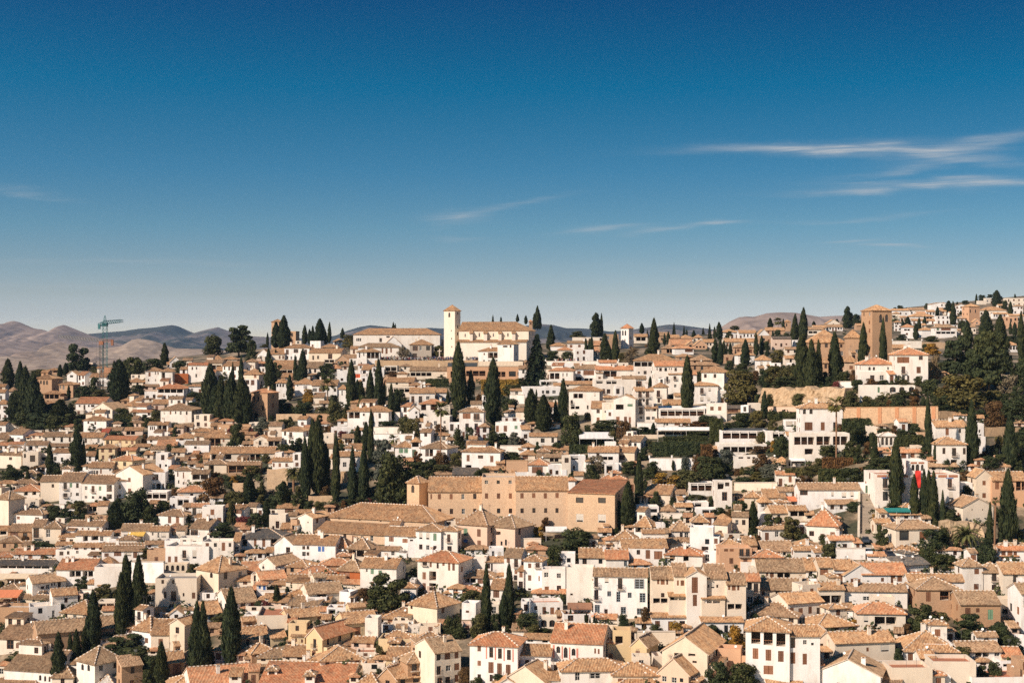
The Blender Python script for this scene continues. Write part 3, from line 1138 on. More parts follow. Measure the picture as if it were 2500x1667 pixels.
80 270 460 510 g 430 cW w1x6
90 240 420 460 e 375 cC
-60 80 470 520 g 440 cC w1x3
430 560 445 500 g 420 cB
W -250 1365 1385 1690 M
W 200 480 1088 1180 W
W 0 250 1165 1395 R
470 1100 1130 1245 f cW d4 @810,1150,70,60,a @920,1150,60,55,a @1030,1148,60,60,a @670,1150,25,65,g
1300 1450 975 1070 h 935 cB
W 1380 1560 1430 1510 S
W 1780 1960 1355 1450 S
W 260 1270 1238 1268 C
c 330 230 480 110
t 430 320 460 110 d
t 520 330 430 90 d
c 205 370 440 45
c 185 530 1070 170
c 510 430 990 130
c 735 375 985 95
c 0 630 1150 70
t 60 970 1100 100 o
t 400 960 1090 90 r
t 930 215 260 70 d
t 870 235 270 40 d
t 1010 235 270 30 d
t 1230 190 250 60 d
c 1360 230 330 50
c 1490 165 320 100
c 1540 175 440 80
c 1585 170 210 25
t 1680 155 200 80 d
c 1805 85 195 35
t 1870 95 160 80 d
t 1960 85 130 70 d
c 2040 45 230 110
t 2130 160 270 80 d
c 2250 85 220 40
c 2310 130 220 45
c 2200 170 340 60
c 960 370 530 50
c 1020 345 490 80
c 1145 360 570 70
c 1110 420 610 70
c 1210 340 470 45
t 1640 285 355 90 d
t 1640 390 480 120 d
Q 865 330 410 60
c 1700 390 570 90
c 1920 280 660 160
c 2080 330 710 160
k 1560 560 1070 330 d
k 1700 380 1060 250 d
t 1900 480 1170 330 d
t 1780 720 1180 300 d
k 1950 600 1210 420 d
t 2090 560 1000 230 d
c 2320 300 830 90
c 2195 400 550 40
c 2245 410 570 60
t 2220 560 650 150 d
t 1290 560 660 150 d
t 960 545 620 140 d
t 1300 650 790 200 y
t 1220 660 750 80 d
t 1330 760 1070 150 g
t 1640 1030 1410 560 o
t 2180 1000 1260 280 g
t 1270 1070 1260 220 d
t 1140 1030 1140 110 d
t 440 1060 1200 150 d
t 600 1060 1170 180 r
t 190 1090 1220 130 m
t 370 1200 1390 200 o
t 540 1260 1390 150 o
t 720 1240 1390 160 o
t 900 1240 1400 180 d
t 1080 1260 1400 150 r
t 1000 1190 1260 220 d
t 1350 1270 1390 120 d
Q 195 1260 2060 150
c 1260 1230 1945 95
c 1755 1320 2050 170
t 1640 1410 1510 150 d
t 1870 1410 1520 140 d
t 2100 1220 1430 200 d
t 2250 1300 1570 350 d
c 2195 1470 2085 180
t 2340 800 1200 200 d
t 2120 700 1000 200 d
t 1480 1250 1400 200 d
t 2000 1180 1400 250 o
T A1
50 220 150 205 e 110 cC
220 350 125 170 g 100 cC
100 265 230 315 g 170 cW y20 rn @200,275,30,35 @130,275,30,30
-30 100 280 335 g 210 cC rn
350 480 190 245 f cC @395,205,45,40,b
490 870 255 345 g 205 cW rn @515,265,30,50 @605,268,30,40 @695,265,30,60 @790,265,25,55
520 640 178 215 f cC
920 1185 265 355 g 210 cW @970,285,30,50 @1120,285,25,50 @1045,290,10,12
1080 1165 207 270 e 170 cC
1165 1250 210 262 s 170 cC rR
1200 1400 185 230 g 150 cC
960 1220 70 205 h 25 cW y10 @1005,85,22,30 @1085,90,20,35
1200 1555 290 385 g 250 cY y15 @1220,305,35,45 @1365,310,30,30,b @1440,312,28,28,b @1505,310,30,40,b @1275,305,15,40
1430 1640 185 255 s 155 cP @1450,200,100,40,p
1700 1930 120 265 g 88 cW @1722,145,14,40 @1743,145,14,40 @1766,145,14,40 @1805,125,110,85,p
2200 2400 195 255 h 160 cC y15
2020 2220 272 355 h 210 cW @2060,280,50,25,b
2230 2400 250 335 g 215 cC w1x2
1690 1960 290 345 s 255 cW rn
1800 2030 375 400 g 310 cC rr
100 270 345 430 g 320 cW @110,372,110,50,p
-20 100 355 435 g 335 cW w1x2
20 120 322 355 h 295 cC
300 540 352 428 g 310 cW rn @325,370,50,50,p @405,365,35,30
545 830 367 425 g 335 cC rn w1x4
600 840 470 570 f cW @700,500,28,50 @765,515,30,50 @620,490,30,50
605 820 445 480 s 400 cC
-20 245 465 625 h 435 cC rn y20 @105,495,35,35
260 440 437 620 f cC @345,475,60,75,B @275,455,25,50,a
440 600 462 570 f cC @470,495,60,40,p
970 1110 388 445 g 350 cC @985,398,95,30,p
980 1090 477 570 s 430 cW @1020,485,30,60
1135 1320 387 550 h 345 cY w2x2
1255 1560 417 510 g 380 cY @1330,425,130,65,p
1430 1580 475 505 f cW
1290 1520 527 670 h 470 cY y25 rr @1325,545,30,45 @1415,550,35,50
1555 1720 372 420 g 340 cC
1730 1890 400 510 g 375 cC rn @1755,430,95,50,p
1790 1930 450 665 f cW @1830,575,22,45 @1895,580,25,25 @1850,470,40,60,B
1970 2120 432 580 g 395 cC @1995,450,25,25 @2040,450,28,28
2120 2400 342 490 s 310 cW @2230,370,30,30 @2225,430,30,35
2140 2300 527 570 g 480 cC rr
2020 2150 532 610 s 500 cC
2010 2200 642 840 h 615 cW @2035,665,15,55,b @2100,670,15,70,b @2045,760,15,40 @2100,780,18,30
+ 2200 2400 682 845 s 640 cW @2210,695,180,60,p
2250 2400 600 650 g 570 cC
1020 1290 612 720 g 550 cW @1045,650,25,45 @1075,650,20,45 @1105,650,20,45 @1150,635,20,50,b @1255,622,25,35
915 1015 660 800 f cW @935,675,25,45,a @970,675,22,45,a
935 1310 790 1010 g 700 cW y15 rn @975,830,30,45 @1052,825,35,75,B @1135,830,30,50,g @1225,815,60,80,p @975,940,30,32 @1055,942,30,30 @1138,942,30,30 @1225,920,60,60,p
680 940 770 1030 g 670 cW rn @730,790,40,75,B @800,795,30,50,g @875,795,30,55 @728,910,48,45,B @872,905,35,35 @810,900,15,50
465 680 767 1010 g 705 cC rn @593,805,30,40
1355 1460 760 965 s 735 cW @1365,815,25,45 @1365,920,25,30
1330 1640 690 960 e 595 cW y20 d12 w2x1
1625 1900 672 890 f cW @1640,690,90,70,p @1750,690,70,70,p @1660,805,50,35 @1740,800,40,70,p @1795,800,50,75,p @1865,800,20,70
1660 1920 892 1010 f cW @1670,905,240,70,p
-30 145 790 890 h 765 cC y20
145 430 792 850 h 720 cC rn
150 460 880 990 h 795 cW rr @275,885,45,50,p @370,885,45,45,p
195 450 985 1085 f cC @355,1010,55,25
-60 100 970 1285 h 880 cC y30 rn w0x0
150 490 1145 1265 h 1090 cW rn y15 @195,1175,35,35,b @405,1185,45,20
95 360 1340 1490 g 1260 cB @120,1350,90,50,b @265,1365,50,70
-20 90 1325 1400 g 1280 cC @0,1345,75,40,p
370 510 1290 1505 g 1210 cC @385,1310,65,110,B
+ 510 700 1300 1515 h 1225 cC @530,1325,50,90 @525,1455,45,40 @525,1450,12,15
-20 250 1465 1570 h 1400 cB
780 1180 1275 1410 g 1220 cW y10 rn @795,1305,60,45,b @940,1305,20,35,b @1010,1305,18,30 @1110,1305,28,32,b
680 860 1405 1500 g 1375 cW @715,1420,30,40,b @785,1420,25,60,b
870 1270 1385 1510 g 1340 cW @955,1400,55,60,p @1050,1400,80,50,p @1150,1400,40,70
1120 1240 1042 1150 s 1000 cC
1000 1130 1050 1140 h 1010 cC rr @1010,1060,100,60,p
1390 1740 1330 1490 g 1260 cW rn w1x3
A 1500 1690 1330 1392 y
1250 1660 1432 1500 f cW d5
1720 1940 1335 1480 g 1285 cW @1745,1360,20,35 @1810,1360,20,60 @1850,1365,60,50,e
1940 2070 1340 1420 g 1315 cW
1890 2060 1450 1600 f cW @1915,1500,45,40,b @1990,1500,45,40,b
2070 2330 1420 1610 f cW @2100,1445,40,50 @2215,1455,40,75,B
2180 2400 1310 1440 g 1200 cW y15 rn @2190,1330,85,70,B
1820 2110 1160 1285 h 1095 cW y20 rn @1930,1175,38,80,b @2020,1175,38,80,b
2040 2400 890 970 h 820 cW y-10 @2185,910,35,40
1950 2220 962 1100 f cW @2040,980,130,70,p @1985,1030,25,40
2200 2400 1060 1210 g 1030 cW @2210,1080,45,85,B
640 830 1500 1550 g 1480 cC
840 1200 1520 1600 g 1500 cW w1x4
1190 1640 1560 1640 g 1480 cC rn
W 560 740 1040 1090 W
c 890 190 660 160
c 965 300 650 60
c 570 350 710 85
c 1130 370 550 60
c 320 640 810 65
t 120 590 690 110 d
t 280 590 690 120 d
t 410 600 710 140 r
t 440 680 770 130 o
t 760 590 690 120 d
t 910 990 1180 170 o
t 620 1050 1210 150 d
t 740 1080 1210 140 d
c 1320 1010 1310 200
t 1560 880 1250 340 d
t 1870 990 1160 170 d
c 1400 1030 1300 120
t 1700 1050 1250 200 d
t 960 1140 1220 90 d
t 1670 840 900 70 d
t 2150 1150 1250 100 d
t 2120 560 630 110 d
t 1960 630 730 70 d
t 2280 780 890 160 o
t 500 0 190 300 d
t 750 0 180 250 d
t 250 -20 170 220 d
t 900 60 200 130 d
t 1400 60 180 200 d
t 1690 40 160 100 d
t 2010 150 310 90 d
t 620 20 200 200 d
t 370 0 180 200 d
t 1950 100 200 250 d
t 1060 110 200 120 d
t 130 1000 1090 130 d
t 860 1180 1250 160 d
T B1
0 300 268 380 h 170 cB @50,285,130,80,p
+ 185 290 272 385 h 250 cC @205,290,22,35,b
W 150 530 122 205 B
430 600 342 390 g 310 cC @445,350,140,30,p
560 720 292 390 e 250 cC
720 870 302 390 s 270 cC @730,312,130,65,p
885 1130 190 360 h 140 cW y20 @910,205,25,45 @970,210,35,60,B @918,295,25,50 @965,295,20,45
1130 1220 172 270 s 130 cW
60 800 447 550 g 375 cC @75,465,230,60,p @435,470,25,60 @520,462,120,70,p
-20 130 502 570 g 440 cB
-10 250 572 690 h 525 cC @45,590,60,80,p
265 640 582 715 g 545 cB @275,595,180,80,p
775 1010 537 640 g 500 cW @775,565,28,45,b @848,565,28,45,b @925,565,28,45,b
1010 1100 452 630 f cW
W 715 950 630 860 S
W 1340 1480 640 905 S
W 1190 1500 940 1010 S
W 1560 1640 660 790 S
W 320 480 790 930 S
1630 1810 402 450 s 340 cC
1540 1790 482 670 g 430 cW w1x2
1440 1560 502 650 g 460 cC
1450 1720 152 250 f cW @1485,190,35,40,b
1580 1710 272 350 g 230 cC @1610,290,30,40 @1675,285,20,40
1360 1480 222 340 f cC @1400,255,20,25
W 1940 2240 152 240 W
W 1940 2400 232 320 W
2185 2400 375 500 h 310 cW @2230,400,50,50,g @2290,400,45,50,g
-30 70 902 1050 f cW
60 210 957 1070 g 930 cW @120,975,30,50
-30 210 1062 1310 f cW @65,1095,45,65,b @75,1205,35,60,e @140,1190,50,90,b
210 460 1077 1215 s 1040 cW y25 @320,1095,110,55,b @245,1100,30,70,b
600 680 1082 1190 f cW
740 930 1157 1330 f cC @775,1285,25,30 w1x1
830 1070 1072 1150 s 1045 cC @920,1085,100,50,b
1070 1240 1185 1390 e 1140 cW y30 d8 @1180,1235,12,12
1040 1240 1132 1190 g 1105 cC
985 1060 1212 1390 f cB y30
870 1000 1312 1390 s 1250 cB
400 910 1422 1550 h 1310 cW rd @425,1440,60,80,p @565,1435,30,85,b @660,1435,35,90,b @755,1430,75,90,p n=dark_roofed
-30 330 1465 1690 f cW @10,1480,40,90,b @105,1480,35,45 @195,1475,40,95,b @275,1480,30,45
330 400 1460 1640 s 1360 cC
1360 2640 1205 1340 h 1030 cT y22 d15 N=church n=long_tan_chapel_nave_in_front_of_convent @1535,1185,20,25 @1770,1200,20,25 @2010,1212,20,25 @2235,1225,20,25
+ 1265 2060 1365 1480 s 1245 cT y22
2065 2420 1390 1570 g 1290 cW y15 @2115,1410,55,55,b @2270,1430,60,50,b
1010 1500 1490 1710 g 1385 cW y10 @1120,1515,35,40 @1170,1515,30,40 @1300,1520,35,60,l @1345,1520,30,60,l @1120,1580,40,50 @1170,1585,30,40
800 1010 1490 1650 e 1400 cW y15
1450 1640 1520 1660 h 1400 cW y15 rr
1640 1890 1540 1700 h 1420 cC y15 @1650,1560,180,90,p
t 370 120 380 170 d
t 670 50 250 230 b
t 920 60 190 220 o
t 560 170 260 100 m
t 1090 280 410 110 d
t 910 350 460 200 d
c 1240 80 860 170
c 1310 75 930 190
c 1160 280 970 140
c 1400 350 900 110
c 1505 240 1010 110
c 1690 390 1020 110
c 1830 370 1010 140
c 1905 -40 570 80
c 1850 100 410 100
c 1755 140 370 90
k 2050 230 840 300 b
t 2170 480 1050 420 d
t 2280 640 1050 260 d
c 2060 600 1050 200
P 1020 580 890 230
t 540 590 710 220 o
t 130 740 1010 350 r
c 510 680 1010 150
t 870 820 1100 200 d
c 900 780 1090 200
t 1050 900 1110 150 d
c 710 1000 1310 100
t 580 1130 1340 190 d
t 310 1000 1270 110 o
t 450 1180 1300 180 m
t 1330 1010 1130 180 o
t 1480 860 990 100 d
Q 2170 240 410 90
t 1620 10 100 80 y
t 1560 290 380 70 y
t 2290 40 240 150 o
t 1590 200 270 130 m
t 1390 140 230 90 r
t 300 320 390 130 d
t 1200 1000 1110 140 d
t 650 930 1060 160 o
t 740 1020 1130 160 d
t 180 1000 1070 200 o
t 1000 1060 1130 150 d
t 60 640 740 160 o
t 1640 980 1060 200 d
t 1900 960 1050 160 d
t 560 860 950 160 d
t 1750 800 1000 120 d
T C1
985 1280 97 270 f cW y10 @990,135,35,75,b @1080,135,40,70,b @1205,135,35,40,g
1060 1260 40 110 f cW
W 1040 1420 365 450 W
1290 1430 372 460 h 330 cW
125 430 390 550 h 310 cW y20 rn @180,405,90,85,p @310,415,45,50,b
20 120 312 510 h 265 cW @25,320,80,60,p @30,410,45,80,g
600 1040 430 650 h 375 cW y12 @655,470,35,75,b @785,475,60,38 @925,480,38,75,b @640,585,70,35,p @895,595,28,40
655 920 385 440 s 310 cW
1365 1590 578 720 h 505 cW y5 @1405,605,125,75,b
W 1110 1355 535 700 B
1280 1440 462 530 h 410 cC @1295,465,65,55,b
1590 1750 580 715 f cW @1605,635,35,60,b @1675,650,35,45
1455 1750 495 560 s 465 cC @1610,505,100,45,p
1750 1850 482 715 f cC
1850 2020 477 670 f cW @1855,485,85,40,p @1875,590,25,50,a
2050 2400 435 610 g 370 cW @2145,450,35,40 @2215,490,120,40,p
2240 2400 572 715 f cW @2260,590,70,90,p
A 1940 2330 208 278 w
H 1940 2300 285 350 d
-30 110 785 1150 h 700 cT y30 d5 N=bell_tower n=small_tan_bell_tower_at_end_of_convent @20,815,35,90,a
215 830 885 1210 g 720 cT d12 N=convent n=long_tan_brick_convent_with_rows_of_brown_windows @240,918,18,60,b @325,918,35,62,b @460,918,35,62,b @595,918,35,62 @730,915,38,62 @328,1090,38,58 @462,1088,38,60 @598,1088,38,60 @730,1088,38,60
+ 830 1220 725 1215 f cT d12 @863,762,40,42 @1000,762,36,40 @1136,762,38,40 @865,910,38,62,b @1002,910,38,62,b @1140,910,36,62,b @1003,1085,38,55 @1140,1085,38,55
+ 1220 1820 870 1330 g 715 cT d12 @1272,908,38,62,b @1407,908,38,55,b @1540,908,38,62,b @1675,905,38,60,b @1273,1083,38,55 @1410,1080,36,55 @1545,1080,36,55 @1675,1080,36,55
+ 1815 2355 905 1350 s 765 cT y18 d16 rr @1910,957,85,65 @2165,960,88,65 @1915,1145,80,95,e @2165,1150,88,98,e
A 1560 1805 1290 1342 w
550 890 1262 1570 h 1075 cP y30 @620,1310,45,90,g @775,1320,42,90,b @620,1435,45,75,l @778,1450,42,80,b
+ 890 1210 1290 1560 h 1150 cP y35 @900,1355,65,40,b @990,1345,55,45,p @1045,1460,22,50 @1095,1440,22,70
70 360 1335 1650 h 1250 cW y15 @110,1355,38,80,e @190,1360,38,80,e @272,1370,38,85,g @110,1495,38,60 @190,1505,38,55 @272,1512,38,50
+ 360 550 1332 1640 h 1290 cW y15
-20 70 1400 1650 g 1290 cW @5,1440,35,20
250 490 705 740 h 660 cC
490 775 705 740 g 625 cC rd
2250 2400 1440 1570 h 1400 cC
W 1220 1510 1430 1550 C
t 30 60 260 200 o
t 90 430 590 110 r
t 350 450 610 160 r
t 250 510 630 130 d
t 530 440 600 140 o
t 100 560 730 350 d
t 220 640 750 120 o
t 560 180 390 140 d
t 690 160 340 110 d
t 800 140 290 100 m
t 950 220 380 170 d
t 1080 220 360 180 d
t 1190 210 370 150 b
t 1290 280 360 80 r
t 1170 440 570 220 d
c 1895 200 360 100
t 1955 190 260 50 d
H 2010 2080 140 245 d
t 1465 330 480 80 d
t 2150 470 670 260 g
t 2340 200 370 120 o
t 1610 1080 1270 240 d
t 1560 1190 1350 120 r
t 1470 1300 1450 170 y
t 1300 1230 1430 170 d
t 1910 1330 1560 380 d
H 1830 2080 360 460 d
t 430 330 400 100 d
t 1700 330 440 150 d
t 620 360 400 100 d
T D1
470 870 95 165 g 55 cW y5 @565,105,22,28 @595,105,22,28 @690,98,65,35,b @780,98,70,40,b
W 260 480 100 205 W
A 490 1140 150 182 w
490 1140 190 250 f cC d5 @500,198,620,45,p
H 440 1080 330 480 d
H 560 1080 262 335 d
H 1100 1250 60 340 d
H 1000 1130 360 570 r
70 300 310 430 g 245 cW y25
-20 230 430 570 g 375 cC y20 @55,470,65,60
-20 80 572 690 f cW
A 300 490 238 278 c
W 400 920 510 645 W
c 675 530 650 35
t 810 490 650 90 b
1200 1750 345 470 f cW d8 @1250,378,430,65,p
1230 1750 192 350 f cW d8 @1245,200,490,85,p n=long_glazed_terrace_restaurant
A 1220 1750 163 202 k
1750 1980 202 310 f cW @1820,210,140,70,p
1375 1760 485 590 f cW d5 @1425,492,55,22 @1525,492,35,22 @1585,492,30,22 @1640,495,100,60,e
2140 2622 -70 240 h -130 cW n=big_white_terraced_villa_below_stone_wall @2165,-58,35,60,a @2240,-58,38,60,a @2185,95,90,95,b @2370,95,45,95,b @2512,95,50,95
+ 2050 2700 222 510 f cW d6 @2065,265,230,90,p @2320,258,160,100,p @2510,258,170,100,p @2185,400,100,65,p @2440,395,110,105,p @2610,410,30,60
1960 2140 70 200 f cW @1970,85,80,60,e @2060,85,70,60,e
1870 2000 547 615 h 490 cC @1885,552,100,45,p
A 2010 2180 505 532 w
1990 2200 540 620 f cN d4 @2000,548,180,55,p
345 640 915 1050 g 810 cC y20 @345,930,95,90,b
860 1140 790 950 f cW rd @880,800,240,85,p n=modern_white
+ 1150 1350 770 1090 f cW rd @1185,785,75,80,p @1270,785,50,45 @1235,895,60,100
+ 820 1080 1010 1090 f cW d4 @840,1020,160,45,p
W 1375 1870 790 880 C
1885 2120 882 990 s 840 cW
2120 2820 862 1050 g 790 cW n=long_low_white_house_beside_stone_stairway @2130,872,90,60 @2220,870,120,110,l @2490,895,30,50,e @2610,900,55,60,e @2710,895,40,55,e
1490 1680 950 1090 h 880 cC y12 @1570,1000,40,80,B
1710 1970 955 1070 g 860 cC @1870,1005,60,45,e
1665 1800 1002 1140 h 930 cW @1680,1015,95,55
1800 1990 1132 1270 g 1045 cC @1870,1160,35,60
1640 1800 1142 1270 f cW @1725,1160,60,50
2000 2210 1102 1240 g 1050 cC @2020,1115,180,60,p
A 1975 2170 945 992 o
1980 2170 1002 1060 f cW @1990,1010,160,35,p
2205 2560 1270 1470 h 990 cW rr y20 w1x3 n=orange_striped_roof
235 510 1062 1170 f cW @250,1090,50,30 @390,1090,100,40
540 690 1102 1200 h 1030 cC y10
W 570 780 1140 1200 W
225 420 1282 1440 h 1150 cW y25 @240,1290,160,75,p
-20 240 1440 1570 h 1330 cC y10
90 610 1535 1710 g 1430 cW
660 880 1330 1460 h 1215 cW @750,1360,35,55 @805,1360,45,60
560 730 1372 1450 g 1310 cW @590,1375,50,30
520 720 1482 1570 s 1420 cC
890 1080 1232 1400 h 1150 cW @915,1240,105,55,p
865 1135 1302 1640 f cW y12 @1040,1435,50,60 @1000,1520,80,50
1135 1300 1262 1430 s 1210 cC y30
1180 1340 1202 1270 h 1140 cC
1350 1540 1172 1380 s 1130 cC y10 @1390,1215,35,60 @1465,1215,40,60
1265 1530 1372 1460 f cC d6 rr
1200 1490 1512 1660 h 1440 cO @1260,1525,180,40,b
+ 1490 1640 1502 1640 s 1400 cO
1700 2060 1547 1610 g 1455 cC
2060 2400 1550 1620 e 1480 cW
940 1200 1090 1160 f cW @1010,1095,170,50,p
700 900 1060 1130 g 1030 cC @820,1070,70,40,p
c 280 465 1050 110
c 150 785 1320 190
c 60 1000 1310 100
t 330 390 530 130 d
t 450 350 450 120 d
t 170 550 690 200 d
t 440 560 740 220 d
t 600 680 870 350 y
t 850 650 860 320 o
t 1050 20 140 230 d
t 110 90 290 180 r
c 445 105 240 70
t 1270 420 600 210 b
t 1310 590 700 130 d
t 1150 630 710 170 d
t 1410 630 710 80 r
t 1780 580 750 240 b
t 1570 600 690 160 d
H 1960 2400 630 750 o
t 1830 310 440 80 y
t 1995 310 480 110 d
t 1900 320 440 70 o
t 1430 1000 1180 220 d
c 1590 1010 1340 130
t 1810 1150 1410 240 d
t 2030 1180 1440 240 o
t 480 900 1060 140 d
t 2200 1380 1470 150 d
t 1200 560 640 200 d
t 1640 660 760 200 o
t 950 480 680 150 r
t 2250 600 700 200 o
T E1
1335 1700 145 340 g 70 cW @1450,165,38,80,b @1600,170,32,48,a
+ 1345 1690 345 630 h 255 cW @1415,390,35,70 @1525,390,48,95,B @1650,390,35,75 @1510,525,75,90,p
1820 1890 112 260 f cW @1830,180,22,35,a
1840 1910 262 460 f cW
W 1895 2400 155 260 S
700 900 250 380 h 212 cW rW N=gazebo n=white_garden_gazebo_with_arches @712,268,32,90,a @760,268,32,90,a @810,268,32,90,a @858,268,32,90,a
650 860 437 515 s 385 cC rr
870 1020 440 530 s 385 cW rr @940,450,60,60,b
H 750 1010 485 540 d
645 1610 690 1040 f cW d12 rr n=wide_white_house_with_red_banner %665,700,105,26,t %790,700,50,26,t %945,702,75,26,t %1260,700,80,26,t %1365,700,100,28,t %1485,700,105,28,t %715,728,90,9,l %900,730,85,9,l %1290,729,65,9,l %1455,733,85,9,l @730,740,55,110,B @915,740,55,105,B @1475,745,50,100,B @730,890,60,105 @1490,895,50,85,e @1300,740,40,60
+ 1025 1245 542 1035 f cW d9 %1050,552,70,20,t %1140,552,65,20,t @1060,580,35,70,a @1108,577,42,75,a @1168,580,32,70,a
1615 1760 792 960 f cW @1650,815,70,60,p
1800 1985 720 1010 e 640 cC
+ 1985 2400 760 1060 g 660 cO @2020,780,45,85,b @2260,775,120,105,p
1650 2000 1060 1260 e 965 cC y-10 @1750,1090,12,14 @1870,1090,12,14
475 635 800 930 f cW @530,820,52,90,g
50 260 1322 1440 h 1240 cW rr @100,1335,45,60,b @170,1335,48,60,b
120 400 1442 1560 g 1390 cW rr @270,1490,50,50
880 1370 1312 1570 h 1215 cC y-8 @920,1340,110,110 @1150,1350,100,90,b
640 830 1242 1410 g 1200 cC @660,1270,140,60,p
A 705 1025 1078 1115 t
W 1470 1900 1260 1530 R
2010 2500 1550 1650 h 1480 cC
-30 60 1290 1400 g 1230 cW rr w1x1
c 880 300 1080 155
c 1095 705 1200 120
c 1195 650 1200 110
c 1248 665 1210 110
c 1310 665 1240 110
c 1420 890 1410 80
c 2165 650 1490 230
c 1955 1025 1510 85
Q 2012 960 1560 60
P 1690 1250 1580 340
t 720 1280 1550 140 d
t 1290 1330 1570 320 d
t 1430 1300 1510 120 d
t 470 180 350 240 d
t 770 170 260 250 d
t 960 190 250 150 d
H 590 700 250 380 d
H 900 1200 250 380 d
t 450 350 570 110 d
c 610 220 470 70
c 640 330 590 90
t 100 360 490 200 d
H 0 450 640 780 d
t 530 650 790 150 d
t 1460 530 630 90 d
t 1640 530 630 100 d
t 1950 490 640 230 d
t 2060 260 430 130 o
t 2300 230 410 200 d
t 1690 830 960 130 o
t 1520 1100 1230 160 d
c 1330 330 600 40
t 1190 390 520 170 d
H 40 560 510 610 r
t 400 1010 1120 180 d
t 640 1150 1220 90 y
t 60 1390 1500 130 d
H 270 640 60 170 d
t 2310 420 570 150 d
t 280 230 330 200 d
t 2100 450 600 200 d
t 2330 150 260 200 d
T A2
-20 160 102 150 g 40 cC
160 640 65 145 g 0 cW rr @215,70,22,40,b @325,68,50,60,b @470,66,50,60,b @600,68,25,35,b
640 1160 22 140 f cW @685,40,45,45 @770,35,30,40 @875,30,30,35
1170 1640 27 160 g -30 cW @1200,60,50,40,b @1310,38,85,55,b @1425,42,90,50,e @1530,45,50,70,b
1690 1900 22 190 f cB w1x1
1900 2400 -20 210 f cW @1930,95,35,70,b @2005,95,35,75,b @2095,25,45,90,B @2210,25,50,95,e
-30 600 195 320 g 130 cW rd @0,202,570,35,p
A -20 440 290 342 c
650 1085 240 420 g 120 cW rr @800,262,130,70,p @950,262,120,70,p
1085 1400 217 460 f cW w0x0
1110 1310 190 240 h 90 cC
W 1510 1880 160 400 W
1870 2150 182 300 f cC d3 N=arcade n=free_standing_row_of_four_arches @1905,197,35,65,a @1965,197,35,65,a @2025,197,35,65,a @2085,197,35,65,a
1785 2260 347 700 f cC rd @1855,365,30,45 @1975,367,30,42 @1885,500,28,75 @1965,495,60,110,B @2100,515,20,40 @2205,510,40,70,b @1945,640,50,40
375 760 385 540 g 295 cW y-32 @470,440,40,30 @530,420,40,45 @590,405,15,30 @620,395,15,35 @665,385,35,80
605 895 535 700 g 455 cW y-25 @740,570,40,55
-20 230 480 550 h 395 cC rn
A -30 270 478 558 o
-20 330 680 870 f cB w0x0
340 700 665 840 f cW y-20 @440,690,50,60 @600,715,30,90
700 1030 742 830 h 590 cC y20
440 1340 945 1180 g 800 cB y-26 rn w1x6
-30 440 1040 1200 g 840 cC y12 rn @185,1090,50,60,b @345,1100,55,70,B @80,1050,80,110
50 600 1400 1610 g 1150 cW y15 rn @450,1455,28,65,a @508,1465,25,65,a @560,1470,22,65,a
600 840 1470 1620 h 1200 cC rn
-60 420 1545 1660 h 1380 cC y20 rn
880 1090 1300 1580 h 1110 cW y40 n=turret_house @935,1325,30,80,a @1005,1335,30,80,a
+ 1400 1640 1345 1620 s 1220 cB y-30
1140 1300 1548 1620 h 1435 cC rW N=kiosk n=small_white_octagonal_kiosk_roof_by_turret_house
1525 1735 935 1150 h 770 cW y30
1735 1945 985 1170 g 810 cC
1950 2120 870 1190 e 810 cC y25 d8
1950 2100 752 830 e 700 cW
1910 2120 1310 1480 g 1180 cB y-20 @1985,1330,100,120,b
1740 1890 760 800 g 690 cC
1120 1330 612 740 f cC @1130,635,180,80,p
W 920 1060 480 570 W
1960 2400 1580 1660 h 1440 cC y-20
c 1450 100 860 170
c 1590 100 910 200
c 1400 300 1010 180
c 1640 400 910 200
c 1080 500 1140 190
c 680 980 1570 180
c 805 980 1260 70
c 880 940 1260 110
c 985 880 1160 120
c 1855 1080 1590 170
c 2250 640 1510 200
c 2340 630 1480 180
t 1460 990 1210 450 d
t 1560 1150 1410 400 d
t 940 330 470 170 d
t 1190 420 600 250 o
t 980 530 610 120 d
t 1670 0 110 170 o
Q 1520 1420 1580 100
t 1700 1250 1450 250 d
t 1100 1120 1250 220 d
t 820 1200 1300 120 d
T B2
-100 158 250 540 h 75 cC y40 @60,280,32,65,a n=tall_cream_tower_house
410 620 267 340 g 150 cC
620 810 185 310 e 105 cW y32 d14 @660,205,25,35,a
640 950 350 450 g 255 cC y-25 rr
530 640 302 430 f cC
940 1180 212 310 h 125 cB y20
930 1590 380 470 g 305 cC y8 @985,385,30,30,b @1030,390,35,60,b @1140,405,35,50,b
1310 1690 192 260 h 115 cB rr @1340,198,90,45,p
1520 1780 252 390 h 110 cR y20 @1545,275,120,95,b
1060 1500 292 350 h 200 cB rr
1785 2200 220 490 g 110 cW y12 @1850,235,22,40 @1905,240,38,60,g @1995,255,40,95,g @1905,385,40,55,b
260 610 620 730 g 450 cW y-25
-30 200 750 840 g 600 cW y-25
595 710 410 550 h 375 cW @620,430,25,35,l @670,430,30,55,l
W 600 920 490 550 W
690 920 562 640 g 535 cC
910 1270 547 620 h 450 cC y15
1190 1590 512 640 g 390 cC y-22 @1290,525,110,50,p
1545 1670 502 660 f cW y20 @1600,620,18,30
960 1280 660 720 g 550 cW y25
600 950 772 980 f cC y-5 d12 rr w0x0
455 600 762 890 f cW
1170 1400 562 680 f cW @1185,578,80,60,p
960 1400 780 860 g 680 cY y-25
1400 1640 682 790 f cW rr @1420,700,80,60,p
1610 1990 850 1020 g 720 cY y-22 @1700,910,90,80,b @1620,920,45,80,b
1840 1990 802 1120 f cW w0x0
2160 2400 832 960 f cC w0x0
2050 2500 802 880 h 680 cC
960 1170 862 1120 f cY
995 1150 1002 1130 s 945 cY @1035,1035,25,40,b @1105,1045,25,40,b
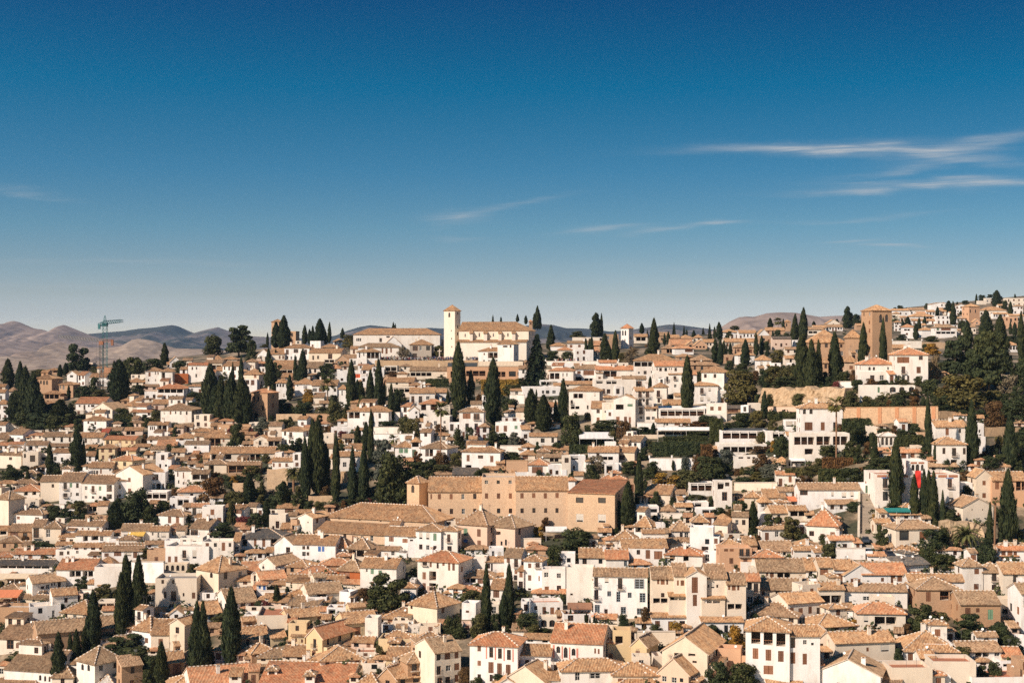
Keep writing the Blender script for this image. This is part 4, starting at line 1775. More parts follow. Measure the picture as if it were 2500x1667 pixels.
1165 1350 1020 1300 e 880 cY y32 d12
760 940 1022 1110 s 930 cY y-20
415 740 1025 1130 g 890 cB y-22 @480,1050,110,60,p
1995 2400 1042 1180 f cY w0x0
2030 2400 1050 1100 h 960 cY
2080 2400 1270 1370 g 1130 cY @2150,1290,60,40
1330 1830 1282 1390 h 1100 cC y-15
1090 1440 1332 1400 h 1220 cC
600 990 1252 1320 h 1150 cC
540 820 1192 1270 h 1080 cB y-30
890 1160 1232 1300 g 1110 cC
1740 1960 1192 1260 f cC rr
-150 590 1575 1700 g 1330 cW y-20 rr
+ 280 420 1460 1640 s 1370 cW d3 @310,1475,70,40
600 1640 1610 1720 g 1290 cW y8 rr
+ 720 830 1395 1660 h 1340 cW d3 @735,1402,70,55
+ 1150 1260 1455 1680 h 1390 cW d3 @1165,1462,70,55
1640 2040 1640 1760 h 1420 cC y15
1990 2200 1490 1640 e 1370 cB y30
2200 2500 1480 1580 g 1310 cB y-20
1820 2070 1322 1420 f cC
0 170 905 1010 g 860 cB
c 300 470 1340 230
c 10 900 1390 130
c 830 430 660 90
t 945 440 510 60 d
t 610 610 710 90 d
t 700 610 690 120 m
t 2120 300 740 450 d
t 1830 450 630 150 r
c 80 1150 1360 80
t 940 1020 1110 70 d
t 1950 560 720 200 d
T C2
90 560 150 510 h 30 cW y20 rr n=white_terraced_house_with_red_balcony_floor @150,130,50,70,B @230,145,25,75,b @310,155,25,80 @375,160,28,45,b @442,170,25,90,b @490,170,30,90,b @148,275,40,85,b @225,265,80,110,p @148,400,40,85,b @225,400,80,100,p
690 880 102 340 f cW y10 w0x0
910 1080 0 170 f cW @945,35,30,65 @1020,45,35,60,e
870 1090 152 320 s 120 cW @890,180,35,55 @935,175,20,90
1085 1280 100 390 g 0 cW y12 @1115,115,38,55,b @1200,125,45,95,B @1115,240,30,60 @1205,250,40,50,b @1195,310,60,60,B
600 960 332 450 h 250 cW y10 @630,345,130,55,p @780,355,60,55,b
925 1120 467 640 g 350 cW y12 @960,475,70,95,b
980 1120 312 370 h 280 cC
520 830 502 560 h 430 cC rr
1310 1520 140 490 h 70 cW y15 @1360,175,38,55,b @1445,170,50,55,B @1360,310,38,65,b @1480,320,15,60,b @1360,460,35,25
1520 1790 242 550 f cW rr @1545,280,50,55 @1690,290,50,55 @1550,440,50,100,b @1690,430,50,70
1390 1760 622 810 f cW rr @1430,665,38,45 @1525,675,42,95,b @1615,680,45,90,b @1695,680,32,65
+ 1480 1690 790 930 f cC d3 @1510,825,65,80,a @1605,825,65,80,a
1800 2115 222 650 f cW @1845,520,30,22
2110 2730 315 815 g 230 cW y5 rn n=white_house_with_grey_blue_shutters @2120,335,45,110,B @2240,340,48,60,e @2120,480,48,115,B @2270,495,45,60,L @2125,650,60,95,L @2240,700,35,75 @2392,345,52,125,B @2582,355,115,115,L @2375,500,45,120,L @2505,510,45,62,L @2640,515,70,110,L @2425,675,60,80,L @2610,690,60,75,L
1945 2500 105 250 g 0 cW @1985,115,50,70 @2170,125,45,55 @2285,135,45,90
1670 1900 62 210 f cW @1705,120,55,30,b @1805,115,45,50
A 1810 2090 625 692 n
-20 315 655 910 h 480 cC y35 @10,660,25,40
A 60 240 650 732 y
600 760 632 820 f cW y15 @645,715,38,28,b
-20 230 802 850 h 700 cC rr
-20 370 872 990 f cW @180,920,60,40
290 590 1185 1590 g 1010 cC y-28 w3x3
-30 480 1110 1180 h 960 cC
-20 280 1300 1520 h 1170 cB y-25 w2x2
690 1240 1110 1570 h 960 cW y12 rr n=white_house_with_pink_pilasters %875,1118,14,150,p %978,1130,14,150,p %1078,1143,14,150,p %1180,1158,14,145,p @780,1120,40,65,b @915,1137,45,120 @1015,1150,45,120 @1118,1165,45,120 @780,1290,40,60,b @905,1305,60,130,b @1005,1320,55,130,b @1105,1335,55,120,b @780,1445,40,50 @920,1450,35,80
1235 1620 1222 1480 s 1100 cW y8 @1325,1280,48,80 @1490,1295,50,80
A 1280 1550 1222 1297 c
1620 2220 1080 1420 g 860 cW y12 rr n=white_house_with_three_arched_windows %1643,1110,22,150,p %1745,1125,14,145,p %1830,1138,14,140,p %1915,1150,20,135,p @1685,1125,45,80,a @1770,1135,45,125,a @1860,1150,45,85,a @2120,1150,22,60,b @2160,1155,22,60,b
2220 2400 922 1180 f cC w1x2
1745 2500 1400 1620 h 1265 cW @1900,1410,55,110 @2065,1435,130,60
1080 1560 1520 1640 e 1350 cC y25 d12
980 1250 1570 1650 e 1490 cW
c 875 190 960 130
c 1150 190 910 110
c 1075 510 930 120
t 720 480 690 240 o
t 800 770 1010 200 o
t 1350 760 960 280 d
t 1430 880 1030 190 o
t 480 800 1030 200 d
t 580 900 1040 150 d
c 1850 690 870 45
c 2030 750 895 45
c 2070 790 890 25
c 2120 770 900 40
t 780 1480 1610 150 d
t 1010 1440 1590 140 d
t 980 760 960 120 d
c 2150 800 900 30
T D2
-100 160 122 265 g 20 cW @110,145,35,65,L
160 580 12 205 f cW @255,15,40,60 @358,18,52,105,b @455,35,95,95,b @355,155,60,40
580 1010 75 215 h -10 cW y12 rr @635,80,60,70,p @790,88,62,65,p
1015 1200 52 200 f cW y20 @1040,70,50,80
1210 1580 0 290 f cO n=orange_ochre @1320,115,45,65,b @1480,125,48,55,b @1260,5,45,35,b @1325,5,45,35,b @1435,5,50,90,B @1510,5,45,90,B
1585 1930 100 290 h 20 cW @1620,115,30,60 @1680,110,60,70,p
1645 2230 265 370 g 115 cC rn y3 @1740,280,25,40,b @1785,275,45,70,b @1870,270,150,90,p
2200 2400 250 360 g 110 cW w1x2
1645 2250 475 635 g 345 cC rn y3 @1690,495,35,45,b @1850,490,60,110,p
1720 2060 30 105 h -10 cC @1870,40,100,45,p
2060 2400 20 120 g -20 cW @2290,60,50,50,b
430 685 345 900 g 210 cC rn y2 @490,355,25,60,b @532,355,45,65,b @595,360,22,60,b @535,515,40,50 @445,575,165,60,p n=mews_row
+ 685 835 310 905 g 170 cC rn @718,370,22,60,b @760,370,42,62,b
+ 830 1060 322 940 e 260 cW d6 @888,330,70,185,b @900,535,48,130,b
+ 1060 1290 340 905 g 180 cC rn @1065,420,22,35 @1105,390,45,70,e @1170,420,22,35
+ 1290 1510 410 905 g 280 cC rn @1305,420,25,60,b @1347,422,45,65,b @1410,425,25,60,b @1300,640,165,65,p
+ 625 835 547 925 s 460 cC d4 @640,555,185,45,p
+ 1000 1270 572 930 s 490 cC d4 @1035,580,180,55,p
+ 425 850 790 950 s 735 cW d3 w1x3
+ 1000 1480 842 990 s 785 cW d3 @1260,885,45,85 @1325,885,48,85
1510 1670 372 680 g 285 cC w2x2
1505 2010 945 1620 h 775 cW y12 n=large_white_mansion_with_three_glazed_bays @1570,945,105,155,p @1712,960,105,155,p @1858,975,105,155,p @1587,1147,65,125,b @1735,1162,65,130,b @1878,1178,65,128,b @1712,1345,110,105,b
+ 2010 2360 1000 1625 g 880 cW @2022,1025,55,120 @2165,1055,45,50 @2258,1085,30,30 @2022,1195,55,130,b @2160,1210,50,125,b
1530 2100 770 880 h 620 cC y20
1990 2400 620 820 g 500 cC y-20 w1x4
545 1065 1190 1520 e 1010 cC y22 d14 @685,1200,82,45,p @848,1200,80,45,p @895,1290,50,30
1180 1450 1152 1400 f cO y15 rr @1185,1245,120,60,p
190 370 1120 1350 e 1010 cY y28 @243,1175,50,60,b
-20 190 942 1320 f cY rr @10,1010,85,95,p
A 0 160 940 1022 c
W 260 700 960 1120 C
500 850 1430 1630 e 1260 cP y28 @545,1465,55,70 @655,1480,60,70 @750,1490,40,50
-20 500 1452 1620 h 1310 cC
-20 620 1610 1700 h 1440 cC
1760 2160 1562 1660 g 1450 cW
2180 2400 1332 1600 s 1260 cW @2205,1345,110,100,p
t 480 880 1010 170 d
t 700 850 1010 150 y
t 360 690 950 110 r
t 260 780 940 90 d
t 1120 890 1020 250 d
t 1640 540 670 110 d
t 1400 900 1160 200 y
t 1190 1300 1620 270 d
t 1500 1340 1640 380 d
t 1640 1330 1490 130 g
t 1800 1330 1460 130 r
t 2020 1380 1490 230 d
t 1600 750 860 120 d
t 440 490 570 80 d
T E2
0 165 215 410 g 110 cC @5,240,95,70,b
170 400 240 410 g 130 cW @195,290,75,105,b
490 1010 300 425 g 160 cW @820,305,50,100,b @895,310,55,75,b @708,340,35,45,b
290 650 305 430 e 190 cW @360,350,55,45,b @428,355,45,45,b @565,355,45,40,b
W 190 530 5 135 W
-10 290 470 720 g 390 cC @10,545,245,95,p @120,660,55,60
290 1010 490 690 g 405 cW rn @500,555,85,45 @330,610,45,50
1020 1660 375 640 g 295 cW @1100,400,25,60
1120 1620 470 780 h 330 cB rn @1225,505,55,110,b @1385,495,215,105,p @1510,645,50,55,b
1620 2080 640 940 g 490 cB rn n=grey_brown_rendered @1675,685,62,85,b @1800,690,40,48,b @1935,705,60,115,g
1640 1880 205 490 h 110 cW rn @1780,240,55,60,b @1775,410,55,65,b
1880 2110 270 500 h 160 cW rn @1980,285,55,95,B @1980,420,55,60
2110 2450 290 590 g 160 cC @2225,305,55,110,B @2225,450,60,110,B
2060 2450 20 155 g -20 cW rr @2090,30,50,100,b @2160,35,60,70,b @2230,40,40,65,b
2320 2450 520 980 g 400 cW
2090 2290 582 790 f cC @2100,700,180,60,p
890 1260 190 305 s 90 cW rd y-20 @1165,250,25,28
435 990 745 940 h 620 cC y5 @510,765,55,85,e @635,785,250,100,p
-20 430 900 960 h 750 cC y-15
180 870 1075 1310 g 950 cC y-10 @705,1110,100,75,e @540,1140,28,45,b
-40 200 1060 1240 e 950 cC @0,1095,45,50 @100,1100,28,30,b
-50 700 1440 1660 e 1270 cW y20 d9 w0x0
965 1600 1180 1320 h 940 cW y5
1155 1340 1252 1400 g 1170 cW @1170,1270,40,105,b
1200 1530 1100 1290 f cW
830 1300 1372 1640 f cC rr w0x0
1300 1800 1302 1580 f cC rr w0x0
1330 1510 1472 1620 f cW @1345,1490,90,60
1610 2090 1180 1310 g 1065 cW rn @1790,1190,160,60,p @2010,1200,60,40
2095 2330 1240 1345 g 1130 cC rr
2080 2290 1292 1420 f cW @2110,1330,150,70,p
1750 2400 1482 1660 f cW rr w0x0
2290 2450 1282 1620 f cB
W 480 880 1300 1420 C
t 1180 650 980 300 d
t 1380 740 960 230 o
t 1740 770 1070 400 d
t 2050 870 1110 280 d
t 2200 1010 1210 250 d
t 1640 1140 1330 230 o
t 2010 1310 1500 160 d
t 1870 1350 1500 130 d
t 1400 60 250 280 d
t 1540 90 250 170 d
t 1400 610 750 90 o
t 1250 0 180 220 d
t 1720 0 130 250 d
T ZZ
t 364 1633 1669 31 d
606 632 1635 1669 s 1626 cB rr y0
853 875 1649 1669 h 1644 cC rr y0
t 1134 1629 1669 31 r
1354 1376 1656 1669 s 1652 cB rn y15
t 1487 1655 1669 23 d
1698 1730 1656 1669 f cW rx y0
2152 2174 1656 1669 s 1652 cW rx y0
t 878 1641 1662 16 d
-8 14 1621 1655 h 1612 cC rr y10
629 651 1633 1648 g 1629 cC rx y0
t 924 1630 1648 16 d
1763 1785 1633 1648 h 1629 cP rn y-6
174 196 1619 1634 s 1615 cW rx y15
440 462 1619 1634 g 1615 cC rr y15
1598 1620 1600 1634 f cC rr y-6
t 17 1606 1627 16 o
t 1816 1606 1627 16 r
2384 2416 1614 1627 h 1610 cW rx y5
522 548 1586 1620 h 1578 cW rx y-6
576 598 1596 1620 g 1589 cC rr y5
914 946 1607 1620 h 1603 cP rx y0
t 2194 1583 1613 23 d
t 927 1576 1606 23 o
t 202 1581 1599 16 d
362 386 1586 1599 h 1582 cC rx y0
256 288 1572 1585 h 1568 cP rn y15
858 912 1565 1585 g 1560 cP rx y10
2484 2506 1556 1585 f cW rx y10
2434 2458 1565 1578 s 1561 cC rx y10
242 268 1558 1571 h 1554 cW rn y-6
1278 1346 1558 1571 g 1554 cW rx y10
1532 1554 1537 1571 h 1528 cC rn y0
1763 1785 1556 1571 f cW rx y5
2309 2331 1537 1571 h 1528 cC rx y5
2323 2345 1544 1564 h 1540 cC rn y0
t 703 1536 1557 16 d
1644 1666 1542 1557 g 1538 cC rx y5
2183 2205 1542 1557 g 1538 cC rx y15
2292 2314 1544 1557 h 1540 cW rx y5
2406 2430 1544 1557 g 1540 cB rx y0
t 2453 1527 1557 23 d
304 326 1530 1550 s 1526 cW rx y5
1070 1092 1526 1550 s 1519 cC rr y0
1250 1290 1537 1550 s 1533 cC rn y5
t 1333 1532 1550 38 d
t 2215 1520 1550 23 r
2466 2488 1530 1550 s 1526 cP rn y-6
928 960 1523 1543 f cW rx y15
1130 1152 1523 1543 f cP rx y-6
t 1235 1525 1543 23 d
1552 1590 1518 1543 g 1512 cW rx y0
1662 1684 1530 1543 h 1526 cW rx y10
t 759 1515 1536 16 d
600 632 1516 1529 g 1512 cC rx y0
t 776 1511 1529 16 d
t 1120 1508 1529 16 o
1248 1270 1495 1529 g 1486 cB rr y10
t 1522 1499 1529 23 d
t 532 1504 1522 31 o
786 808 1509 1522 g 1505 cW rx y0
1376 1450 1498 1522 f cW rr y-6
1460 1506 1509 1522 g 1505 cC rx y5
1354 1376 1500 1515 g 1496 cP rx y15
2060 2082 1486 1515 s 1478 cW rx y5
390 414 1495 1508 f cW rr y10
1194 1220 1474 1508 f cC rn y0
2040 2062 1493 1508 f cW rn y0
250 282 1488 1501 g 1484 cC rx y-6
450 472 1486 1501 h 1482 cW rn y15
914 940 1488 1501 h 1484 cW rx y-6
1272 1296 1467 1501 f cW rn y0
2286 2312 1488 1501 h 1484 cW rx y5
t 150 1473 1494 16 d
600 638 1479 1494 f cC rr y5
838 870 1479 1494 f cW rx y-6
1574 1596 1460 1494 g 1452 cP rx y-6
t 1823 1473 1494 16 d
878 900 1474 1487 h 1470 cC rr y10
-8 14 1465 1480 h 1461 cP rn y0
27 49 1465 1480 g 1461 cW rx y10
360 382 1446 1480 h 1438 cW rx y5
656 702 1467 1480 g 1463 cP rx y15
782 806 1467 1480 s 1463 cC rx y5
46 120 1460 1473 g 1456 cC rn y15
181 203 1448 1473 f cP rx y10
t 1375 1452 1473 16 d
488 526 1446 1466 f cW rx y5
978 1016 1432 1466 h 1424 cW rx y5
t 283 1438 1459 16 o
902 924 1439 1459 f cC rx y0
1096 1128 1434 1459 h 1428 cW rx y15
1300 1366 1446 1459 h 1442 cW rr y5
615 637 1437 1452 g 1433 cB rr y5
t 1028 1434 1452 16 o
48 70 1425 1445 h 1420 cC rx y0
1042 1064 1430 1445 f cP rr y0
t 3 1417 1438 16 o
214 240 1423 1438 g 1419 cW rx y5
662 702 1423 1438 f cB rx y0
838 884 1423 1438 g 1419 cC rr y10
1973 1995 1418 1438 f cW rn y10
578 618 1416 1431 s 1412 cC rx y0
18 50 1411 1424 g 1407 cB rr y5
t 468 1375 1396 16 o
2272 2332 1383 1396 s 1379 cW rx y15
t 318 1368 1389 16 d
1538 1590 1376 1389 h 1372 cW rr y-6
t 1354 1332 1382 38 d
576 598 1355 1375 h 1350 cC rr y-6
t 2408 1315 1375 46 d
t 248 1347 1368 16 d
600 646 1348 1368 h 1344 cW rx y-6
2118 2164 1355 1368 g 1351 cW rx y5
2440 2486 1355 1368 g 1351 cC rx y5
643 665 1346 1361 s 1342 cW rx y15
914 974 1341 1361 g 1336 cW rx y10
t 2026 1325 1361 38 o
t 2250 1340 1361 16 d
2314 2346 1341 1361 h 1336 cW rr y10
1138 1198 1339 1354 h 1335 cW rn y0
1286 1332 1339 1354 h 1335 cB rr y5
t 2142 1336 1354 31 d
2182 2242 1341 1354 h 1337 cC rx y10
2280 2312 1341 1354 g 1337 cW rx y0
2454 2480 1341 1354 f cW rx y0
1119 1141 1332 1347 g 1328 cW rx y10
2158 2180 1334 1347 g 1330 cW rn y0
t 104 1322 1340 77 d
354 400 1327 1340 g 1323 cW rx y-6
1438 1460 1311 1340 h 1303 cC rn y5
1462 1484 1325 1340 s 1321 cC rx y5
1650 1688 1320 1333 g 1316 cW rx y15
t 1851 1305 1326 16 r
t 2446 1296 1326 23 d
t 2488 1296 1326 23 o
1740 1772 1306 1319 h 1302 cW rn y0
1860 1934 1290 1319 h 1282 cW rn y-6
276 298 1297 1312 h 1293 cB rx y5
430 452 1292 1312 s 1288 cC rn y0
t 546 1276 1312 62 d
1460 1492 1297 1312 g 1293 cW rx y0
1602 1624 1278 1312 f cW rr y0
158 184 1280 1305 f cC rx y0
587 609 1290 1305 g 1286 cC rr y5
t 1504 1287 1305 16 d
t 1834 1287 1305 16 d
1948 1970 1280 1305 f cW rr y0
t 458 1277 1298 16 o
573 595 1283 1298 g 1279 cP rr y10
1528 1550 1285 1298 h 1281 cP rx y10
t 1627 1270 1291 16 d
t 381 1263 1284 16 d
1076 1114 1271 1284 f cC rn y-6
1668 1690 1260 1284 g 1253 cC rr y10
1721 1743 1260 1284 g 1253 cW rr y0
t 2282 1266 1284 16 o
136 158 1264 1277 f cC rn y15
t 1599 1256 1277 16 d
2250 2272 1264 1277 g 1260 cC rx y5
t 2320 1263 1277 23 d
208 260 1257 1270 f cB rr y10
702 724 1257 1270 g 1253 cC rn y10
1966 1988 1255 1270 g 1251 cC rx y0
2174 2248 1255 1270 g 1251 cW rx y-6
164 186 1238 1263 g 1232 cW rx y5
604 626 1234 1263 g 1226 cC rn y15
t 1781 1242 1263 16 r
2281 2303 1243 1263 g 1238 cW rx y10
t 2432 1242 1263 16 o
656 680 1243 1256 f cC rx y10
794 816 1236 1256 h 1232 cB rr y-6
t 1756 1238 1256 31 d
104 126 1234 1249 h 1230 cC rx y-6
446 470 1236 1249 s 1232 cW rx y0
t 822 1228 1249 16 r
2020 2088 1229 1249 s 1224 cW rn y0
363 385 1227 1242 g 1223 cP rx y10
t 840 1221 1242 16 r
t 2190 1228 1242 62 d
t 290 1214 1235 16 d
424 450 1222 1235 s 1218 cW rx y15
t 742 1214 1235 16 d
1560 1582 1210 1235 h 1204 cP rx y5
t 1641 1214 1235 16 d
t 1736 1214 1235 16 d
1805 1827 1220 1235 h 1216 cB rr y15
t 490 1207 1228 16 d
t 577 1201 1228 54 o
t 661 1207 1228 16 d
t 882 1214 1228 31 d
1650 1674 1204 1228 s 1197 cW rn y5
1788 1810 1208 1228 h 1204 cC rn y5
t 1700 1207 1221 46 o
t 426 1193 1214 16 r
t 710 1193 1214 16 d
t 794 1187 1214 23 r
t 910 1193 1214 16 o
-4 18 1194 1207 s 1190 cW rn y0
t 640 1177 1207 23 o
t 728 1186 1207 16 o
1382 1404 1171 1200 h 1163 cW rr y10
1532 1554 1171 1200 f cB rx y5
t 563 1172 1193 16 d
1402 1424 1159 1193 g 1150 cC rx y0
1468 1528 1168 1193 h 1162 cC rr y5
t 1574 1172 1193 16 d
t 1445 1136 1186 38 d
1894 1940 1157 1186 g 1149 cW rr y0
t 549 1158 1179 16 d
t 584 1161 1179 23 d
t 871 1158 1179 16 o
t 1820 1165 1179 62 d
t 1872 1165 1179 38 o
t 1966 1161 1179 46 r
t 2078 1143 1179 62 d
t 2355 1149 1179 23 r
t 28 1145 1172 62 d
t 528 1154 1172 23 r
t 1648 1151 1172 16 d
t 1736 1117 1172 77 d
t 955 1144 1165 16 d
t 1168 1147 1165 16 d
1258 1290 1152 1165 f cW rx y0
t 1316 1147 1165 16 d
94 116 1138 1158 h 1134 cW rx y0
t 136 1128 1158 23 d
412 434 1143 1158 s 1139 cW rx y0
1180 1240 1145 1158 g 1141 cB rx y0
t 1812 1140 1158 16 o
202 224 1136 1151 h 1132 cW rx y10
t 1074 1133 1151 69 o
t 1858 1106 1151 38 r
t 2145 1115 1151 69 d
2266 2340 1138 1151 s 1134 cC rn y0
2365 2387 1136 1151 h 1132 cW rr y5
2398 2466 1138 1151 g 1134 cC rx y0
t 2488 1124 1151 23 d
458 480 1131 1144 g 1127 cW rx y0
656 680 1129 1144 s 1125 cC rr y15
986 1008 1124 1144 g 1120 cB rr y-6
1220 1242 1131 1144 g 1127 cW rx y10
1539 1561 1129 1144 h 1125 cC rr y5
t 1998 1117 1144 23 o
2379 2401 1120 1144 h 1113 cC rx y0
t 164 1123 1137 23 d
t 1900 1123 1137 38 o
2264 2286 1122 1137 g 1118 cP rr y10
t 1431 1109 1130 16 d
352 374 1108 1123 s 1104 cC rx y0
2216 2262 1103 1123 g 1098 cC rr y0
t 2404 1102 1123 16 r
670 716 1103 1116 h 1099 cP rx y0
790 812 1092 1116 s 1085 cC rn y10
t 1690 1102 1116 38 d
t 1746 1095 1116 16 r
t 1907 1066 1116 38 d
t 2072 1076 1116 31 d
t 2425 1086 1116 23 d
1320 1388 1096 1109 s 1092 cB rx y15
t 2117 1079 1109 23 r
26 50 1089 1102 h 1085 cW rn y0
t 412 1084 1102 16 d
t 717 1075 1102 23 d
t 836 1084 1102 23 d
940 962 1087 1102 h 1083 cW rn y0
t 1858 1088 1102 54 r
906 928 1082 1095 s 1078 cC rr y15
t 1585 1074 1095 16 o
1026 1052 1054 1088 g 1046 cW rn y15
1091 1113 1073 1088 g 1069 cW rx y10
1122 1144 1073 1088 f cW rx y15
1292 1360 1064 1088 s 1057 cW rx y0
t 1396 1018 1088 54 d
t 1470 1074 1088 31 d
t 1736 1070 1088 16 d
2246 2268 1064 1088 s 1057 cP rx y-6
t 353 1060 1081 16 r
1054 1094 1061 1081 h 1056 cC rx y10
1273 1295 1047 1081 s 1038 cW rx y-6
t 1858 1054 1081 23 o
74 106 1061 1074 h 1057 cC rr y15
586 624 1059 1074 g 1055 cB rx y15
1172 1194 1040 1074 h 1032 cW rn y0
t 283 1053 1067 38 d
426 448 1042 1067 g 1036 cP rn y0
656 688 1038 1067 g 1030 cC rn y0
t 1700 1053 1067 62 d
-8 14 1036 1060 g 1029 cW rx y5
446 470 1040 1060 g 1036 cC rx y0
t 808 1039 1060 16 r
t 1204 1039 1060 16 o
t 1560 1042 1060 62 d
t 1907 1039 1060 16 d
t 2072 1042 1060 16 d
2118 2144 1040 1060 f cC rn y5
t 2184 1039 1060 16 r
t 2232 1033 1060 31 d
144 184 1040 1053 g 1036 cC rr y10
514 536 1038 1053 s 1034 cB rx y0
776 798 1033 1053 h 1028 cW rr y5
t 1480 1026 1053 69 d
t 1886 1023 1053 23 o
t 2050 1035 1053 16 r
t 2100 1039 1053 31 d
2141 2163 1038 1053 h 1034 cC rn y0
2194 2216 1028 1053 g 1022 cW rr y-6
312 344 1031 1046 h 1027 cP rx y10
474 512 1012 1046 f cC rx y10
608 630 1031 1046 f cC rn y10
727 749 1022 1046 g 1015 cW rx y15
t 948 1028 1046 54 d
1290 1312 1033 1046 h 1029 cP rx y5
1342 1366 1033 1046 h 1029 cW rr y10
t 1708 1028 1046 46 r
t 1795 1032 1046 69 d
t 1851 1000 1046 38 o
t 2432 982 1046 54 r
2476 2500 1031 1046 g 1027 cP rx y0
536 582 1026 1039 h 1022 cP rr y5
746 778 1026 1039 g 1022 cB rx y15
824 848 1026 1039 h 1022 cW rx y0
t 1109 1002 1032 23 d
t 1221 1011 1032 16 d
1259 1281 1003 1032 g 995 cC rx y15
2378 2402 1019 1032 g 1015 cW rx y10
t 199 1011 1025 38 o
978 1002 991 1025 g 982 cW rx y15
1336 1358 991 1025 s 982 cW rx y10
t 1434 1007 1025 16 d
1774 1796 1012 1025 f cC rn y5
t 1935 1011 1025 23 o
2328 2360 1012 1025 g 1008 cW rx y10
320 372 1005 1018 g 1001 cW rr y15
1077 1099 989 1018 f cC rx y0
1230 1262 1005 1018 h 1001 cW rx y0
t 714 990 1011 16 d
762 784 991 1011 f cC rx y0
t 174 983 1004 16 d
t 846 986 1004 16 d
t 2316 990 1004 62 d
t 731 976 997 16 d
780 802 984 997 s 980 cC rn y-6
856 878 982 997 s 978 cB rx y0
1132 1170 984 997 g 980 cW rx y15
t 1228 976 997 16 d
1350 1372 977 997 f cC rx y0
t 2134 976 997 16 d
t 2173 976 997 16 r
t 2215 976 997 16 o
296 318 977 990 h 973 cB rx y0
447 469 975 990 g 971 cW rn y10
t 1806 976 990 46 d
t 2254 969 990 16 d
t 815 965 983 23 d
t 1168 962 983 16 r
1474 1500 970 983 h 966 cC rx y-6
t 1851 962 983 16 d
t 2278 962 983 16 d
t 2484 943 983 31 d
314 336 961 976 g 957 cC rr y-6
t 1644 962 976 31 d
t 2292 955 976 16 o
t 2394 955 976 16 d
t 244 951 969 46 o
t 2236 948 969 16 r
460 498 942 962 h 938 cW rx y0
t 2310 941 962 16 r
348 386 942 955 g 938 cP rn y0
t 549 927 948 16 o
706 728 933 948 h 929 cB rx y5
1012 1038 933 948 f cW rx y15
t 1872 934 948 23 d
t 2026 918 948 23 d
t 2439 934 948 23 d
t 2156 927 941 31 d
t 2204 927 941 46 o
1266 1288 900 934 s 892 cW rn y0
t 1704 907 934 23 o
t 1844 904 934 23 r
t 2061 907 934 38 d
320 358 914 927 f cC rr y10
808 830 898 927 h 890 cW rx y5
1329 1351 902 927 f cC rn y15
t 98 902 920 31 o
t 955 906 920 38 r
t 2474 899 920 16 d
237 259 898 913 g 894 cC rr y0
t 1812 886 913 31 d
t 1914 892 913 16 d
200 232 893 906 g 889 cC rx y5
t 346 885 906 16 d
601 623 882 906 h 875 cC rn y10
830 856 893 906 h 889 cC rn y0
978 1002 893 906 h 889 cC rn y5
t 1781 879 906 23 d
t 2271 885 906 16 d
t 2299 885 906 16 d
447 469 879 899 g 874 cC rx y-6
620 652 886 899 h 882 cP rr y-6
1280 1302 884 899 g 880 cB rn y0
1348 1402 886 899 f cW rx y0
1880 1906 886 899 f cW rx y10
t 571 1162 1186 21 y
t 1070 1034 1056 19 r
t 993 1011 1023 13 m
t 62 1307 1334 22 r
t 816 1190 1208 20 d
t 246 1064 1075 9 o
t 743 1046 1058 12 d
t 831 1132 1150 13 d
t 888 1088 1100 12 d
t 708 1017 1028 10 d
t 1198 1278 1287 9 d
t 593 1320 1333 14 m
t 256 1212 1226 13 d
t 1205 1245 1255 11 d
t 24 1134 1153 15 d
t 565 1039 1057 19 m
t 486 1109 1128 22 r
t 387 1287 1300 12 r
t 806 1003 1025 22 d
t 22 1182 1204 20 d
t 122 1179 1194 12 o
t 781 1013 1035 17 d
t 1084 1039 1054 11 r
t 319 1031 1056 19 d
t 862 1112 1126 15 d
t 139 982 1004 22 o
t 329 1261 1278 17 d
t 1162 1320 1332 11 m
t 1067 1188 1205 13 d
t 939 1000 1014 14 d
t 229 1103 1119 16 o
t 182 1131 1148 13 y
t 735 1031 1039 9 o
t 879 1316 1327 9 o
t 93 1089 1099 11 o
t 687 1222 1248 21 d
t 994 1293 1310 14 d
t 1090 1110 1136 19 r
t 28 1209 1222 14 d
t 109 1184 1214 22 o
t 492 1229 1247 17 y
t 114 1241 1253 9 o
t 38 1312 1325 10 m
t 1151 1070 1080 9 m
t 769 1151 1171 19 o
t 628 1060 1075 14 m
t 544 1244 1272 21 o
t 282 1301 1312 12 o
t 1048 1262 1287 18 d
t 1029 1009 1029 15 o
t 484 1150 1172 18 r
t 571 1004 1016 9 d
t 851 1072 1088 14 r
t 34 1024 1038 15 d
t 304 1028 1039 10 o
t 145 1159 1177 17 d
t 859 1045 1060 15 d
t 946 1168 1177 9 o
t 679 1300 1321 16 d
t 498 1248 1267 21 o
t 171 1126 1149 17 o
t 692 1198 1218 16 o
t 585 1203 1218 12 m
t 1156 1020 1033 12 d
t 1222 1157 1178 19 d
t 442 1002 1019 15 d
t 614 982 1000 20 d
t 224 1089 1107 19 d
t 1250 1286 1305 16 o
t 1183 1142 1162 21 d
t 555 1162 1186 20 d
t 658 1268 1285 16 o
t 1194 1277 1295 17 d
t 1211 1157 1173 16 y
t 152 975 992 14 d
t 650 1107 1130 19 o
t 126 1025 1048 21 o
t 344 1144 1156 11 o
t 661 1015 1028 14 d
t 171 1253 1263 9 d
t 25 1071 1089 18 o
t 140 1234 1246 11 d
t 900 1217 1235 20 m
t 523 1164 1175 11 m
t 672 1053 1066 12 r
t 2304 1282 1307 19 d
t 1639 1313 1334 21 d
t 2342 1259 1274 12 d
t 1727 1349 1373 21 d
t 1497 1419 1437 19 r
t 2089 1510 1531 22 y
t 2031 1314 1343 22 d
t 1843 1215 1238 19 r
t 1842 1282 1293 10 d
t 2468 1526 1536 10 m
t 1818 1467 1482 13 y
t 1686 1282 1299 14 d
t 2288 1271 1290 15 o
t 2384 1416 1430 10 o
t 2349 1470 1495 18 m
t 2406 1404 1418 11 o
